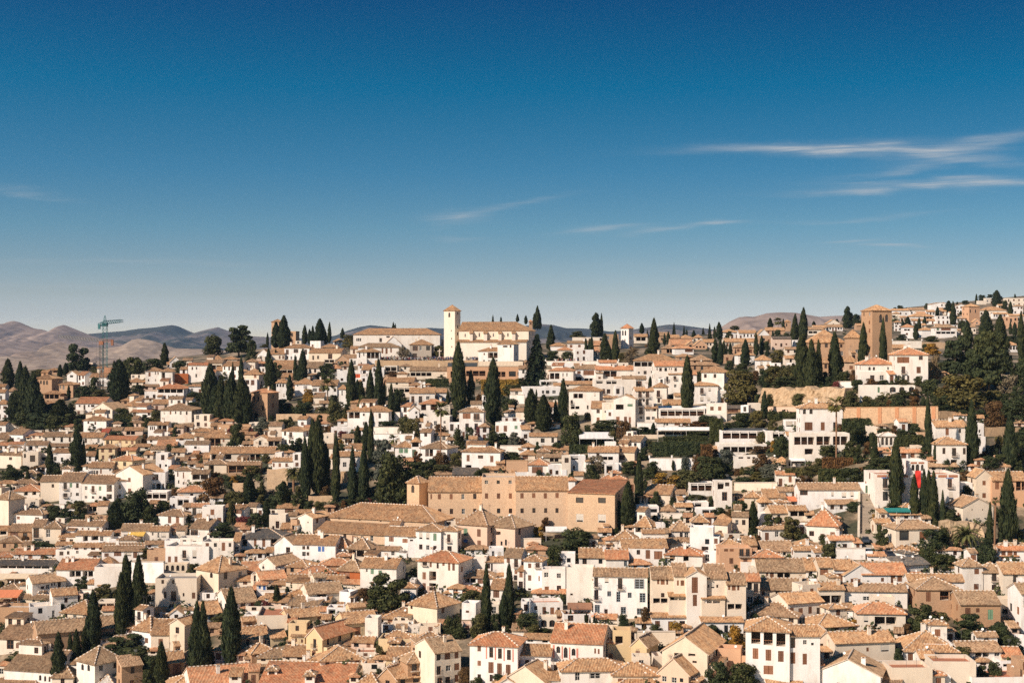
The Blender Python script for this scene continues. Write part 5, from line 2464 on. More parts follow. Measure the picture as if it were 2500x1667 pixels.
t 2240 1289 1315 21 d
t 2252 1336 1364 21 o
t 2194 1465 1483 14 d
t 2231 1316 1330 10 m
t 2360 1229 1246 13 d
t 1666 1429 1448 16 o
t 1883 1383 1394 12 o
t 2456 1216 1238 17 d
t 1796 1373 1397 19 d
"""

# ------------------------------------------------------------------ windows (unit shapes: x 0..1, z 0..1, y into the wall)
def shape_window(frame, cols=2, rows=2, pane='glass'):
    b = MB()
    b.face([(0, .17, 0), (1, .17, 0), (1, .17, 1), (0, .17, 1)], pane)
    t = 0.09
    b.box(0, t, .08, .16, 0, 1, frame)
    b.box(1 - t, 1, .08, .16, 0, 1, frame)
    b.box(t, 1 - t, .08, .16, 0, t * .7, frame)
    b.box(t, 1 - t, .08, .16, 1 - t * .7, 1, frame)
    for i in range(1, cols):
        b.box(i / cols - .035, i / cols + .035, .09, .155, t * .7, 1 - t * .7, frame)
    for i in range(1, rows):
        b.box(t, 1 - t, .1, .15, i / rows - .02, i / rows + .02, frame)
    return b


def shape_shutter(mat):
    b = MB()
    for x0, x1 in ((0.0, 0.485), (0.515, 1.0)):
        b.box(x0, x0 + .06, .02, .1, 0, 1, mat)
        b.box(x1 - .06, x1, .02, .1, 0, 1, mat)
        for k in range(7):
            z0 = k / 7
            b.face([(x0 + .06, .03, z0), (x1 - .06, .03, z0), (x1 - .06, .09, z0 + 1 / 7), (x0 + .06, .09, z0 + 1 / 7)], mat)
    b.face([(.48, .1, 0), (.52, .1, 0), (.52, .1, 1), (.48, .1, 1)], 'interior')
    return b


def shape_blind():
    b = MB()
    b.face([(0, .12, 0), (1, .12, 0), (1, .12, .3), (0, .12, .3)], 'glass')
    b.box(0, 1, .03, .09, .22, 1, 'blind')
    b.box(0, .07, .02, .13, 0, 1, 'frame_pale')
    b.box(.93, 1, .02, .13, 0, 1, 'frame_pale')
    return b


def shape_arch(wall):
    b = MB()
    n = 8
    pts = [(0.5 - 0.5 * math.cos(math.pi * i / n), 0.68 + 0.32 * math.sin(math.pi * i / n)) for i in range(n + 1)]
    for side in (0, 1):
        half = pts[:n // 2 + 1] if side == 0 else pts[n // 2:]
        cx = 0.0 if side == 0 else 1.0
        for (xa, za), (xb, zb) in zip(half[:-1], half[1:]):
            b.face([(xa, .004, za), (xb, .004, zb), (xb, .004, 1.0), (xa, .004, 1.0)], wall)
    for (xa, za), (xb, zb) in zip(pts[:-1], pts[1:]):
        b.face([(xa, .004, za), (xa, .2, za), (xb, .2, zb), (xb, .004, zb)], wall)
    b.face([(0, .2, 0), (1, .2, 0), (1, .2, 1), (0, .2, 1)], 'glass')
    b.box(.47, .53, .15, .195, 0, .9, 'frame_brown')
    return b


def shape_balcony():
    b = MB()
    b.box(0, 1, -.6, -.003, -.10, 0, 'mortar')
    b.box(0, 1, -.6, -.57, .92, .96, 'iron')
    for x in (0.0, 0.985):
        b.box(x, x + .015, -.57, -.003, .92, .96, 'iron')
    for k in range(15):
        x = k / 14 * .985
        b.box(x, x + .014, -.6, -.575, 0, .92, 'iron')
    return b


SHAPES = {
    'd0': shape_window('frame_brown'), 'd1': shape_window('frame_pale'), 'd2': shape_window('frame_brown', 2, 3), 'd3': shape_window('interior', 1, 1),
    'b': shape_shutter('wood'), 'g': shape_shutter('green_paint'), 'l': shape_shutter('blue_paint'), 'o': shape_shutter('orange_paint'),
    'L': shape_window('greyblue_paint', 2, 4), 'e': shape_blind(), 'B0': shape_window('frame_brown', 2, 1), 'B1': shape_window('wood', 2, 3), 'bal': shape_balcony(),
}
SHAPE_MESH = {}


def shape_mesh(k):
    if k not in SHAPE_MESH:
        if k not in SHAPES:
            SHAPES[k] = shape_arch(k.split(':')[1])
        SHAPE_MESH[k] = SHAPES[k].mesh(k.split(':')[0])
    return SHAPE_MESH[k]


# ------------------------------------------------------------------ roofs
SAG = [0.0]


def slope(b, A, B, C, D, mat, wave=0.30, amp=0.11, thick=0.12, sag=0.0):
    """A tiled slope: A-B is the eave (left to right seen from outside), D-C the upper edge; rows of barrel tiles run up it."""
    A, B, C, D = map(Vector, (A, B, C, D))
    L = (B - A).length
    if L < 0.3:
        return
    e = (B - A) / L
    n = (B - A).cross(D - A)
    if n.length < 1e-6:
        n = (B - A).cross(C - A)
    n.normalize()
    up = n.cross(e)
    T = (D - A).dot(up)
    ds, cs = (D - A).dot(e), (C - A).dot(e)
    if T < 0.1:
        return
    k = max(3, int(round(L / (wave / 2))))
    prev = None
    for i in range(k + 1):
        s = L * i / k
        t = T
        if ds > 1e-4 and s < ds:
            t = T * s / ds
        if cs < L - 1e-4 and s > cs:
            t = min(t, T * (L - s) / (L - cs))
        hgt = amp if i % 2 else 0.0
        lo = A + e * s + n * hgt
        hi = A + e * s + up * t + n * (hgt - SAG[0] * math.sin(math.pi * s / L) * t / T)
        cur = (tuple(lo), tuple(hi), s, t, tuple(A + e * s - n * thick))
        if prev:
            b.face([prev[0], cur[0], cur[1], prev[1]], mat, [(prev[2], 0), (cur[2], 0), (cur[2], cur[3]), (prev[2], prev[3])])
            b.face([prev[4], cur[4], cur[0], prev[0]], mat, [(prev[2], 0), (cur[2], 0), (cur[2], .1), (prev[2], .1)])
        prev = cur
    o = -n * thick
    b.face([tuple(A + o), tuple(D + o), tuple(C + o), tuple(B + o)] if (C - D).length > .01 else [tuple(A + o), tuple(C + o), tuple(B + o)], 'mortar')
    for p, q in ((D, A), (B, C)):
        b.face([tuple(p), tuple(q), tuple(q + o), tuple(p + o)], 'mortar')


def caps(b, P, Q, mat='mortar', r=0.13, step=0.44):
    """Half-round ridge tiles laid along an edge, every other one proud."""
    P, Q = Vector(P), Vector(Q)
    d = Q - P
    L = d.length
    if L < 0.6:
        return
    d /= L
    side = d.cross(Vector((0, 0, 1))).normalized()
    upv = side.cross(d)
    n = max(2, int(L / step))
    for i in range(n):
        rr = r * (1.25 if i % 2 else 0.9)
        a, c = P + d * (L * i / n), P + d * (L * (i + 1) / n)
        pr = []
        for p in (a, c):
            pr.append([tuple(p - side * rr - upv * .05), tuple(p - side * rr * .6 + upv * rr * .9), tuple(p + side * rr * .6 + upv * rr * .9), tuple(p + side * rr - upv * .05)])
        for j in range(3):
            b.face([pr[0][j], pr[1][j], pr[1][j + 1], pr[0][j + 1]], mat if i % 2 else 'clay_tile')
        b.face([pr[0][3], pr[0][2], pr[0][1], pr[0][0]], mat)


# ------------------------------------------------------------------ houses
HOUSES = []        # finished descriptions for labels
MASS = MB()        # the small far houses past the largest 300


def wall_side(b, origin, ang, width, height, holes, mat, down=4.0):
    """One wall with openings: the wall stands proud round each recess. holes = (a0, a1, z0, z1, recess, back material)."""
    ca, sa = math.cos(ang), math.sin(ang)

    def P(a, z, dep=0.0):
        return (origin[0] + ca * a - sa * dep, origin[1] + sa * a + ca * dep, z)
    xs = sorted({0.0, width} | {h[0] for h in holes} | {h[1] for h in holes})
    zs = sorted({-down, height} | {h[2] for h in holes} | {h[3] for h in holes})
    for i in range(len(xs) - 1):
        run = None
        for j in range(len(zs) - 1):
            cx, cz = (xs[i] + xs[i + 1]) / 2, (zs[j] + zs[j + 1]) / 2
            solid = not any(h[0] < cx < h[1] and h[2] < cz < h[3] for h in holes)
            if solid:
                if run is None:
                    run = zs[j]
            if (not solid or j == len(zs) - 2) and run is not None:
                top = zs[j + 1] if solid else zs[j]
                b.face([P(xs[i], run), P(xs[i + 1], run), P(xs[i + 1], top), P(xs[i], top)], mat)
                run = None
    for a0, a1, z0, z1, dep, bm_ in holes:
        b.face([P(a0, z0), P(a0, z0, dep), P(a0, z1, dep), P(a0, z1)], mat)
        b.face([P(a1, z0, dep), P(a1, z0), P(a1, z1), P(a1, z1, dep)], mat)
        b.face([P(a0, z1, dep), P(a1, z1, dep), P(a1, z1), P(a0, z1)], mat)
        b.face([P(a0, z0), P(a1, z0), P(a1, z0, dep), P(a0, z0, dep)], 'mortar')
        if bm_:
            b.face([P(a0, z0, dep), P(a1, z0, dep), P(a1, z1, dep), P(a0, z1, dep)], bm_)


def fit_holes(items, width, height):
    """Keep openings inside the wall and clear of each other."""
    out = []
    for (a0, a1, z0, z1, ty) in items:
        a0, a1 = max(a0, 0.18), min(a1, width - 0.18)
        z0, z1 = max(z0, 0.05), min(z1, height - 0.22)
        if a1 - a0 < 0.28 or z1 - z0 < 0.35:
            continue
        if any(a0 < o[1] + .12 and a1 > o[0] - .12 and z0 < o[3] + .12 and z1 > o[2] - .12 for o in out):
            continue
        out.append((a0, a1, z0, z1, ty))
    return out


def auto_windows(r, width, height, rows, cols, kinds, keep):
    items = []
    if rows < 1 or cols < 1:
        return items
    sh = height / rows
    for j in range(rows):
        for i in range(cols):
            if r.random() > keep:
                continue
            ty = r.choice(kinds)
            ww = r.uniform(0.8, 1.25)
            hh = min(r.uniform(1.15, 1.7), sh * .62)
            cx = width * (i + .5) / cols + r.uniform(-.15, .15)
            zb = j * sh + sh * .32
            if ty == 'B':
                hh, zb = min(2.0, sh * .75), j * sh + sh * .1
            if j == 0 and r.random() < .3 and height > 2.4:
                ty, hh, zb, ww = 'b', min(2.0, sh * .78), 0.05, 1.0
            items.append((cx - ww / 2, cx + ww / 2, zb, zb + hh, ty))
    return items


def loc_on(g, u, v):
    kk = (u - UC) / F
    x = (kk * g.Y - g.loc.x) / (math.cos(g.phi) - kk * math.sin(g.phi))
    return x, CZ - (v - HV) / F * (g.Y + x * math.sin(g.phi)) - g.loc.z


class Geo:
    """Geometry of one house block in its own coordinates: x along the front, y into the depth, z up."""


def block(sp, tile):
    u0, u1, ve, vb, kind, vr = sp['u0'], sp['u1'], sp['ve'], sp['vb'], sp['roof'], sp['vr']
    uc = (u0 + u1) / 2
    Y = sp.get('Y') or depth(uc, vb)
    s = Y / F
    if sp['yaw'] == 0 and not sp.get('name') and not sp.get('note') and sp['k'] != '+':
        sp['yaw'] = random.Random(int(u0 * 13 + vb * 7)).uniform(-5, 6)
    phi = -R(sp['yaw'])
    tb = (uc - UC) / F
    k = max(0.25, math.cos(phi) - tb * math.sin(phi))
    w = max(1.2, (u1 - u0) * s / k)
    h = max(1.2, (vb - ve) * s)
    dep = max(0.0, (ve - HV) / F)
    rise_px = max(1.0, (ve - vr)) * s if vr is not None else 0
    tp = 0.42
    d = sp.get('d')
    if kind in 'ghm':
        if d is None:
            d = min(max(2 * rise_px / (tp + dep), 3.5), 17.0)
            if kind == 'h' and d > w * 1.15:
                d = max(w, 2.5)
                tp = min(max((rise_px - dep * d / 2) / (w / 2), 0.3), 1.0)
        else:
            tp = min(max(rise_px / (d / 2) - dep, 0.22), 0.8)
    elif kind == 's':
        if d is None:
            d = min(max(rise_px / (0.33 + dep), 2.5), 10.0)
            tp = 0.33
        else:
            tp = min(max(rise_px / d - dep, 0.12), 0.7)
    elif kind == 'e':
        tp = min(max(rise_px / (w / 2), 0.2), 0.95)
        d = d or min(max(w * 1.1, 6.0), 13.0)
    else:
        d = d or min(max(w * 0.8, 4.0), 9.0)
    g = Geo()
    g.w, g.h, g.d, g.tp, g.kind, g.phi = w, h, d, tp, kind, phi
    g.loc = at(uc, vb, Y)
    g.Y, g.s, g.uc = Y, s, uc
    # openings given by photograph position, taken onto the front wall
    items = []
    for (wu, wv, ww, wh, ty) in sp['win']:
        def loc(u, v):
            kk = (u - UC) / F
            x = (kk * Y - g.loc.x) / (math.cos(phi) - kk * math.sin(phi))
            Yp = Y + x * math.sin(phi)
            return x, CZ - (v - HV) / F * Yp - g.loc.z
        xa, z1 = loc(wu, wv)
        xb, z0 = loc(wu + ww, wv + wh)
        items.append((xa + w / 2, xb + w / 2, min(z0, z1 - .4), z1, ty))
    g.items = items
    g.trim = []
    for (wu, wv, ww, wh, ty) in sp.get('trim', []):
        xa, z1 = loc_on(g, wu, wv)
        xb, z0 = loc_on(g, wu + ww, wv + wh)
        g.trim.append((xa, xb, min(z0, z1 - .1), z1, ty))
    return g


def roof_geo(g, rm):
    """Tiled roof, its ridge tiles and its gable walls; flat roofs get a parapet and a paved terrace."""
    rb, cb, gb = MB(), MB(), []
    w, h, d, tp = g.w, g.h, g.d, g.tp
    o, og = 0.38, 0.18
    x0, x1 = -w / 2, w / 2
    if g.kind == 'g':
        zr = h + tp * d / 2
        ze = h - tp * o
        a, b_, c, e = (x0 - og, -o, ze), (x1 + og, -o, ze), (x1 + og, d / 2, zr), (x0 - og, d / 2, zr)
        slope(rb, a, b_, c, e, rm)
        slope(rb, (x1 + og, d + o, ze), (x0 - og, d + o, ze), e, c, rm)
        caps(cb, (x0 - og, d / 2, zr + .06), (x1 + og, d / 2, zr + .06))
        for x, flip in ((x0, 1), (x1, 0)):
            t = [(x, 0, h), (x, d, h), (x, d / 2, zr - .05)]
            gb.append(t if not flip else t[::-1])
        g.top = zr
        g.ridge = ((x0, d / 2, zr), (x1, d / 2, zr))
    elif g.kind in 'hm':
        X0, X1, Y0, Y1 = x0 - o, x1 + o, -o, d + o
        W, D = X1 - X0, Y1 - Y0
        ze = h - tp * o
        i = min(W, D) / 2
        zr = ze + tp * i
        if W >= D:
            p, q = (X0 + i, Y0 + D / 2, zr), (X1 - i, Y0 + D / 2, zr)
            if g.kind == 'm':
                p = (X0, Y0 + D / 2, zr)
                gb.append([(x0, d, h), (x0, 0, h), (x0, d / 2, zr - .1)])
        else:
            p, q = (X0 + W / 2, Y0 + i, zr), (X0 + W / 2, Y1 - i, zr)
        A, B, C, D_ = (X0, Y0, ze), (X1, Y0, ze), (X1, Y1, ze), (X0, Y1, ze)
        if W >= D:
            slope(rb, A, B, q, p, rm)
            slope(rb, B, C, q, q, rm)
            slope(rb, C, D_, p, q, rm)
            if g.kind == 'h':
                slope(rb, D_, A, p, p, rm)
            hips = ((A, p), (B, q), (C, q), (D_, p), (p, q))
        else:
            slope(rb, A, B, p, p, rm)
            slope(rb, B, C, q, p, rm)
            slope(rb, C, D_, q, q, rm)
            slope(rb, D_, A, p, q, rm)
            hips = ((A, p), (B, p), (C, q), (D_, q), (p, q))
        for a, c in hips:
            caps(cb, Vector(a) + Vector((0, 0, .07)), Vector(c) + Vector((0, 0, .07)))
        g.top = zr
        g.ridge = (p, q)
    elif g.kind == 'e':
        zr = h + tp * w / 2
        ze = h - tp * o
        slope(rb, (x0 - o, d + og, ze), (x0 - o, -og, ze), (0, -og, zr), (0, d + og, zr), rm)
        slope(rb, (x1 + o, -og, ze), (x1 + o, d + og, ze), (0, d + og, zr), (0, -og, zr), rm)
        caps(cb, (0, -og, zr + .06), (0, d + og, zr + .06))
        gb.append([(x0, 0, h), (x1, 0, h), (0, 0, zr - .05)])
        gb.append([(x1, d, h), (x0, d, h), (0, d, zr - .05)])
        g.top = zr
        g.ridge = ((0, 1, zr), (0, d, zr))
    elif g.kind == 's':
        zr = h + tp * (d + .2)
        slope(rb, (x0 - og, -o, h - tp * o), (x1 + og, -o, h - tp * o), (x1 + og, d + .2, zr), (x0 - og, d + .2, zr), rm)
        zd = h + tp * d - .04
        gb.append([(x0, d, h), (x0, 0, h), (x0, d, zd)])
        gb.append([(x1, 0, h), (x1, d, h), (x1, d, zd)])
        gb.append([(x1, d, h), (x0, d, h), (x0, d, zd), (x1, d, zd)])
        g.top = zr
        g.ridge = ((x0 + .5, d - .5, zr - .2), (x1 - .5, d - .5, zr - .2))
    else:
        fm = 'terrace_tile' if g.rcode == 'r' else ('terrace_grey' if g.rcode == 'd' else 'mortar')
        t = 0.22
        ph = min(0.75, h * .3)
        zf = h - ph
        rb.face([(x0 + t, t, zf), (x1 - t, t, zf), (x1 - t, d - t, zf), (x0 + t, d - t, zf)], fm)
        gb.append([(x0, 0, h), (x1, 0, h), (x1 - t, t, h), (x0 + t, t, h)])
        gb.append([(x1, 0, h), (x1, d, h), (x1 - t, d - t, h), (x1 - t, t, h)])
        gb.append([(x1, d, h), (x0, d, h), (x0 + t, d - t, h), (x1 - t, d - t, h)])
        gb.append([(x0, d, h), (x0, 0, h), (x0 + t, t, h), (x0 + t, d - t, h)])
        for a, c in (((x0 + t, t), (x1 - t, t)), ((x1 - t, t), (x1 - t, d - t)), ((x1 - t, d - t), (x0 + t, d - t)), ((x0 + t, d - t), (x0 + t, t))):
            gb.append([(c[0], c[1], zf), (a[0], a[1], zf), (a[0], a[1], h), (c[0], c[1], h)])
        g.top = h
        g.ridge = None
    return rb, cb, gb


WALLNAME = {k: m.name for k, m in WALLS.items()}


def chimney_geo(r, wall):
    b = MB()
    w, h = r.uniform(.28, .42), r.uniform(.9, 1.5)
    b.box(-w, w, -w * .8, w * .8, -1.2, h, wall)
    b.box(-w - .08, w + .08, -w * .8 - .08, w * .8 + .08, h, h + .1, 'mortar')
    for sx in (-1, 1):
        b.box(sx * w * .7 - .07, sx * w * .7 + .07, -w * .6, w * .6, h + .1, h + .32, wall)
    b.box(-w - .05, w + .05, -w * .8, w * .8, h + .32, h + .4, 'clay_tile')
    return b


def build_block(sp, g, root, mass, idx):
    """Wall, roof, ridge tiles, chimneys, windows and balconies of one block, as parts of root (or into the mass of small houses)."""
    r = random.Random(idx * 7919 + 13)
    wk = sp['col']
    root_named = root is not None and not root[0].name.startswith('house')
    wall = WALLNAME[wk]
    g.rcode = sp['rc']
    M = Matrix.Translation(g.loc) @ Matrix.Rotation(g.phi, 4, 'Z')
    inv = None
    far = g.Y > 560
    # openings per side
    front = list(g.items)
    explicit = bool(sp['win'])
    storeys = max(1, int(round(g.h / 3.0)))
    kinds = ['d', 'd', 'd', 'b', 'b', 'B'] if g.h > 3.5 else ['d', 'd', 'b']
    if not explicit or sp.get('grid'):
        if sp.get('grid'):
            rows, cols = sp['grid']
            front += auto_windows(r, g.w, g.h, rows, cols, kinds, .93)
        else:
            front += auto_windows(r, g.w, g.h, storeys, max(1, int(g.w / 2.4)), kinds, .8)
    sides = {'front': front, 'right': [], 'left': [], 'back': []}
    if sp.get('grid') != (0, 0) and not mass:
        tb = math.degrees(math.atan((g.uc - UC) / F))
        if sp['yaw'] - tb > 3 and g.d > 3:
            sides['right'] = auto_windows(r, g.d, g.h, storeys, max(1, int(g.d / 3.2)), ['d', 'd', 'b'], .65)
        if sp['yaw'] - tb < -3 and g.d > 3:
            sides['left'] = auto_windows(r, g.d, g.h, storeys, max(1, int(g.d / 3.2)), ['d', 'd', 'b'], .65)
    frames = {'front': ((-g.w / 2, 0.0), 0.0, g.w), 'right': ((g.w / 2, 0.0), math.pi / 2, g.d), 'back': ((g.w / 2, g.d), math.pi, g.w), 'left': ((-g.w / 2, g.d), -math.pi / 2, g.d)}
    wb = MB()
    feats = set()
    placed = []
    for side, items in sides.items():
        org, ang, width = frames[side]
        items = fit_holes(items, width, g.h)
        holes = []
        for (a0, a1, z0, z1, ty) in items:
            if ty == 'p':
                holes.append((a0, a1, z0, z1, min(2.4, g.d * .45), 'interior'))  # back wall coloured dark to stand in for the deep shade inside
                feats.add('p')
            else:
                holes.append((a0, a1, z0, z1, .2, None))
            placed.append((org, ang, a0, a1, z0, z1, ty))
        wall_side(wb, org, ang, width, g.h, holes, wall)
    rm = ROOFS[sp['rc']].name
    SAG[0] = 0.0 if root_named else r.uniform(0.0, 0.013) * min(g.w, 9.0)
    rb, cb, gb = roof_geo(g, rm)
    for t in gb:
        wb.face(t, wall)
    # eaves moulding under tiled roofs
    extras = MB()
    roof_o = None
    if mass:
        MASS.append(wb, M)
        MASS.append(rb, M)
    else:
        wo_ = link('wall', wb.mesh('wall'), root[0])
        wo_.matrix_basis = root[1] @ M
        if rb.f:
            roof_o = link('roof', rb.mesh('roof'), root[0])
            roof_o.matrix_basis = root[1] @ M
        if cb.f and g.Y < 470:
            link('ridge_tile_row', cb.mesh('ridge_tile_row'), roof_o)
    for (xa, xb, z0, z1, ty) in g.trim:
        tb_ = MB()
        tb_.box(xa, xb, -.05, .02, z0, z1, {'p': 'pink_paint', 'l': 'blue_paint', 't': 'terrace_tile'}[ty])
        o = link({'p': 'pilaster', 'l': 'blue_lintel', 't': 'terracotta_panel'}[ty], tb_.mesh('trim'), root[0])
        o.matrix_basis = root[1] @ M
    # chimneys
    nch = 0
    if g.kind in 'ghem' and g.w > 5 and not mass and wk not in 'TH' and not sp.get('name'):
        nch = r.choice([0, 1, 1, 2] if g.w > 9 else [0, 0, 1])
        for i in range(nch):
            x = r.uniform(-.35, .35) * g.w
            y = g.d * r.uniform(.3, .6) if g.kind != 'e' else g.d * r.uniform(.2, .8)
            if g.kind == 'e':
                z = g.h + g.tp * (g.w / 2 - abs(x))
            elif g.kind == 'g':
                z = g.h + g.tp * (g.d / 2 - abs(y - g.d / 2))
            else:
                z = g.h + g.tp * min(g.d / 2 - abs(y - g.d / 2), g.w / 2 - abs(x))
            ch = chimney_geo(r, wall if wk in 'WC' else WALLNAME['C'])
            link('chimney', ch.mesh('chimney'), roof_o, (x, y, z))
    if not mass and roof_o is not None and g.Y < 520 and not root_named:
        for i in range(r.choice([0, 1, 1, 2])):
            x, y = r.uniform(-.4, .4) * g.w, g.d * r.uniform(.35, .65)
            if g.kind == 'e':
                z = g.h + g.tp * (g.w / 2 - abs(x))
            elif g.kind == 'g':
                z = g.h + g.tp * (g.d / 2 - abs(y - g.d / 2))
            elif g.kind in 'hm':
                z = g.h + g.tp * max(0, min(g.d / 2 - abs(y - g.d / 2), g.w / 2 - abs(x)))
            elif g.kind == 's':
                z = g.h + g.tp * y
            else:
                z = g.h - .8
            ab = MB()
            if r.random() < .8:
                hh = r.uniform(1.4, 2.6)
                ab.tube((0, 0, -.4), (0, 0, hh), .03, .025, 'steel_grey', 4)
                an = r.uniform(0, 3.1)
                for k in range(5):
                    zz = hh - .12 * k
                    q_ = .5 - .05 * k
                    ab.tube((-q_ * math.cos(an), -q_ * math.sin(an), zz), (q_ * math.cos(an), q_ * math.sin(an), zz), .016, .016, 'steel_grey', 3)
                link('aerial', ab.mesh('aerial'), roof_o, (x, y, z))
            else:
                ab.tube((0, 0, -.4), (0, 0, .6), .04, .04, 'steel_grey', 5)
                dv = Vector((r.uniform(-.7, .3), -1, .55)).normalized()
                c0 = Vector((0, 0, .75))
                for (ra, oa), (rb2, ob) in zip([(.02, 0), (.17, .03)], [(.17, .03), (.28, .09)]):
                    ab.tube(c0 + dv * oa, c0 + dv * ob, ra, rb2, 'white_paint', 12)
                    ab.f.pop(); ab.m.pop(); ab.uv.pop()
                link('satellite_dish', ab.mesh('satellite_dish'), roof_o, (x, y, z))
    # windows
    Mi = root[1] @ M if root else M
    for (org, ang, a0, a1, z0, z1, ty) in placed:
        ca, sa = math.cos(ang), math.sin(ang)
        W_, H_ = a1 - a0, z1 - z0
        bx, by = org[0] + ca * a0, org[1] + sa * a0
        L = M @ Matrix.Translation((bx, by, z0)) @ Matrix.Rotation(ang, 4, 'Z')
        if ty == 'p':
            n = int(W_ / 2.6)
            pb = MB()
            for i in range(1, n + 1):
                xx = W_ * i / (n + 1)
                pb.box(xx - .1, xx + .1, .02, .24, 0, H_, wall)
            if H_ > 1.9:
                pb.box(0, W_, .05, .1, .82, .9, 'wood')
                q = max(2, int(W_ / .35))
                for i in range(q + 1):
                    xx = W_ * i / q
                    pb.box(max(0, xx - .02), min(W_, xx + .02), .06, .09, 0, .82, 'wood')
            if pb.f:
                if mass:
                    MASS.append(pb, L)
                else:
                    o = link('gallery_posts' if n > 1 else ('gallery_post' if n == 1 else 'railing'), pb.mesh('gallery'), root[0])
                    o.matrix_basis = root[1] @ L
            continue
        if ty == 'a':
            kx = 'a:' + wall
            feats.add('a')
        elif ty == 'B':
            kx = r.choice(['B0', 'B1'])
            feats.add('B')
        elif ty == 'd':
            kx = r.choice(['d0', 'd1', 'd2', 'd3'])
        else:
            kx = ty
            feats.add(ty)
        if mass:
            if kx not in SHAPES:
                shape_mesh(kx)
            MASS.append(SHAPES[kx], L @ Matrix.Diagonal((W_, 1, H_, 1)))
            continue
        o = link('window', shape_mesh(kx), root[0])
        o.matrix_basis = root[1] @ L @ Matrix.Diagonal((W_, 1, H_, 1))
        if ty == 'B' and g.Y < 620:
            o = link('balcony', shape_mesh('bal'), root[0])
            o.matrix_basis = root[1] @ L @ Matrix.Translation((-.25, 0, -.02)) @ Matrix.Diagonal((W_ + .5, 1, 1.0, 1))
    return feats, storeys, sum(1 for p in placed)


def parse(text):
    tile = None
    out = []
    U0 = {'A': 0, 'B': 500, 'C': 1000, 'D': 1500, 'E': 2000, 'Z': 0}
    V0 = {'0': 700, '1': 1010, '2': 1337, 'Z': 0}
    Z = 1 / 4.704
    for line in text.strip().splitlines():
        t = line.split()
        if not t:
            continue
        if t[0] == 'T':
            tile = (U0[t[1][0]], V0[t[1][1]])
            Z = 1.0 if t[1] == 'ZZ' else 1 / 4.704
            continue
        fu = lambda x: tile[0] + float(x) * Z
        fv = lambda x: tile[1] + float(x) * Z
        if t[0] in 'ctkFPQ':
            out.append({'k': t[0], 'u': fu(t[1]), 'vt': fv(t[2]), 'vb': fv(t[3]), 'w': float(t[4]) * Z, 'col': t[5] if len(t) > 5 else 'd', 'shrub': Z == 1.0})
        elif t[0] in 'WAH':
            out.append({'k': t[0], 'u0': fu(t[1]), 'u1': fu(t[2]), 'vt': fv(t[3]), 'vb': fv(t[4]), 'col': t[5]})
        else:
            wing = t[0] == '+'
            if wing:
                t = t[1:]
            sp = {'k': '+' if wing else 'h', 'u0': fu(t[0]), 'u1': fu(t[1]), 've': fv(t[2]), 'vb': fv(t[3]), 'roof': t[4], 'vr': None, 'yaw': 0.0, 'col': 'W', 'rc': 'x', 'win': []}
            i = 5
            if len(t) > 5 and t[5].lstrip('-').isdigit():
                sp['vr'] = fv(t[5])
                i = 6
            for q in t[i:]:
                if q[0] == '@':
                    p = q[1:].split(',')
                    sp['win'].append((fu(p[0]), fv(p[1]), float(p[2]) * Z, float(p[3]) * Z, p[4] if len(p) > 4 else 'd'))
                elif q[0] == '%':
                    p = q[1:].split(',')
                    sp.setdefault('trim', []).append((fu(p[0]), fv(p[1]), float(p[2]) * Z, float(p[3]) * Z, p[4]))
                elif q[0] == 'y':
                    sp['yaw'] = float(q[1:])
                elif q[0] == 'c':
                    sp['col'] = q[1]
                elif q[0] == 'r':
                    sp['rc'] = q[1]
                elif q[0] == 'd':
                    sp['d'] = float(q[1:])
                elif q[0] == 'w':
                    sp['grid'] = tuple(int(x) for x in q[1:].split('x'))
                elif q.startswith('N='):
                    sp['name'] = q[2:]
                elif q.startswith('n='):
                    sp['note'] = q[2:].replace('_', ' ')
            if sp['roof'] != 'f' and sp['vr'] is None:
                sp['roof'] = 'f'
            out.append(sp)
    return out


ITEMS = parse(DATA)
HLIST = []
for it in ITEMS:
    if it['k'] == 'h':
        HLIST.append([it])
    elif it['k'] == '+':
        HLIST[-1].append(it)


def shown(blocks):
    return sum((b['u1'] - b['u0']) * (b['vb'] - (b['vr'] if b['vr'] is not None else b['ve'])) for b in blocks if -20 < (b['u0'] + b['u1']) / 2 < 2520)


# many houses have grown a raised room behind the ridge or a lower room at one end
wr = random.Random(404)
for blocks in HLIST:
    b = blocks[0]
    wpx, hpx = b['u1'] - b['u0'], b['vb'] - b['ve']
    if b.get('note') or b.get('name') or len(blocks) > 1 or wpx < 26 or hpx < 9 or b['ve'] < 880 or wr.random() > .62:
        continue
    Yb = depth((b['u0'] + b['u1']) / 2, b['vb'])
    s_ = Yb / F
    k = wr.random()
    n = dict(b, win=[], k='+', roof=wr.choice('ghsf'), rc=b['rc'])
    n.pop('d', None)
    n.pop('grid', None)
    if k < .5 and b['vr'] is not None and b['roof'] in 'ghs':
        cw = wpx * wr.uniform(.28, .5)
        c = b['u0'] + wpx * wr.uniform(.25, .75)
        n.update(u0=c - cw / 2, u1=c + cw / 2, ve=b['vr'] - 2.0 / s_ * wr.uniform(.3, .8), vb=b['vb'] - 6, Y=Yb + min(6.0, max(2.5, (b['ve'] - b['vr']) * s_ * 2.0)), d=wr.uniform(3, 4.5))
        if n['roof'] == 'f':
            n['vr'] = None
        else:
            n['vr'] = n['ve'] - .9 / s_
    else:
        cw = wpx * wr.uniform(.22, .4)
        right = wr.random() < .5
        n.update(u0=b['u1'] if right else b['u0'] - cw, u1=b['u1'] + cw if right else b['u0'], ve=b['ve'] + hpx * wr.uniform(.25, .5), vb=b['vb'] + 1, d=wr.uniform(3.5, 5))
        if n['roof'] == 'f':
            n['vr'] = None
        else:
            n['vr'] = n['ve'] - 1.0 / s_
    blocks.append(n)
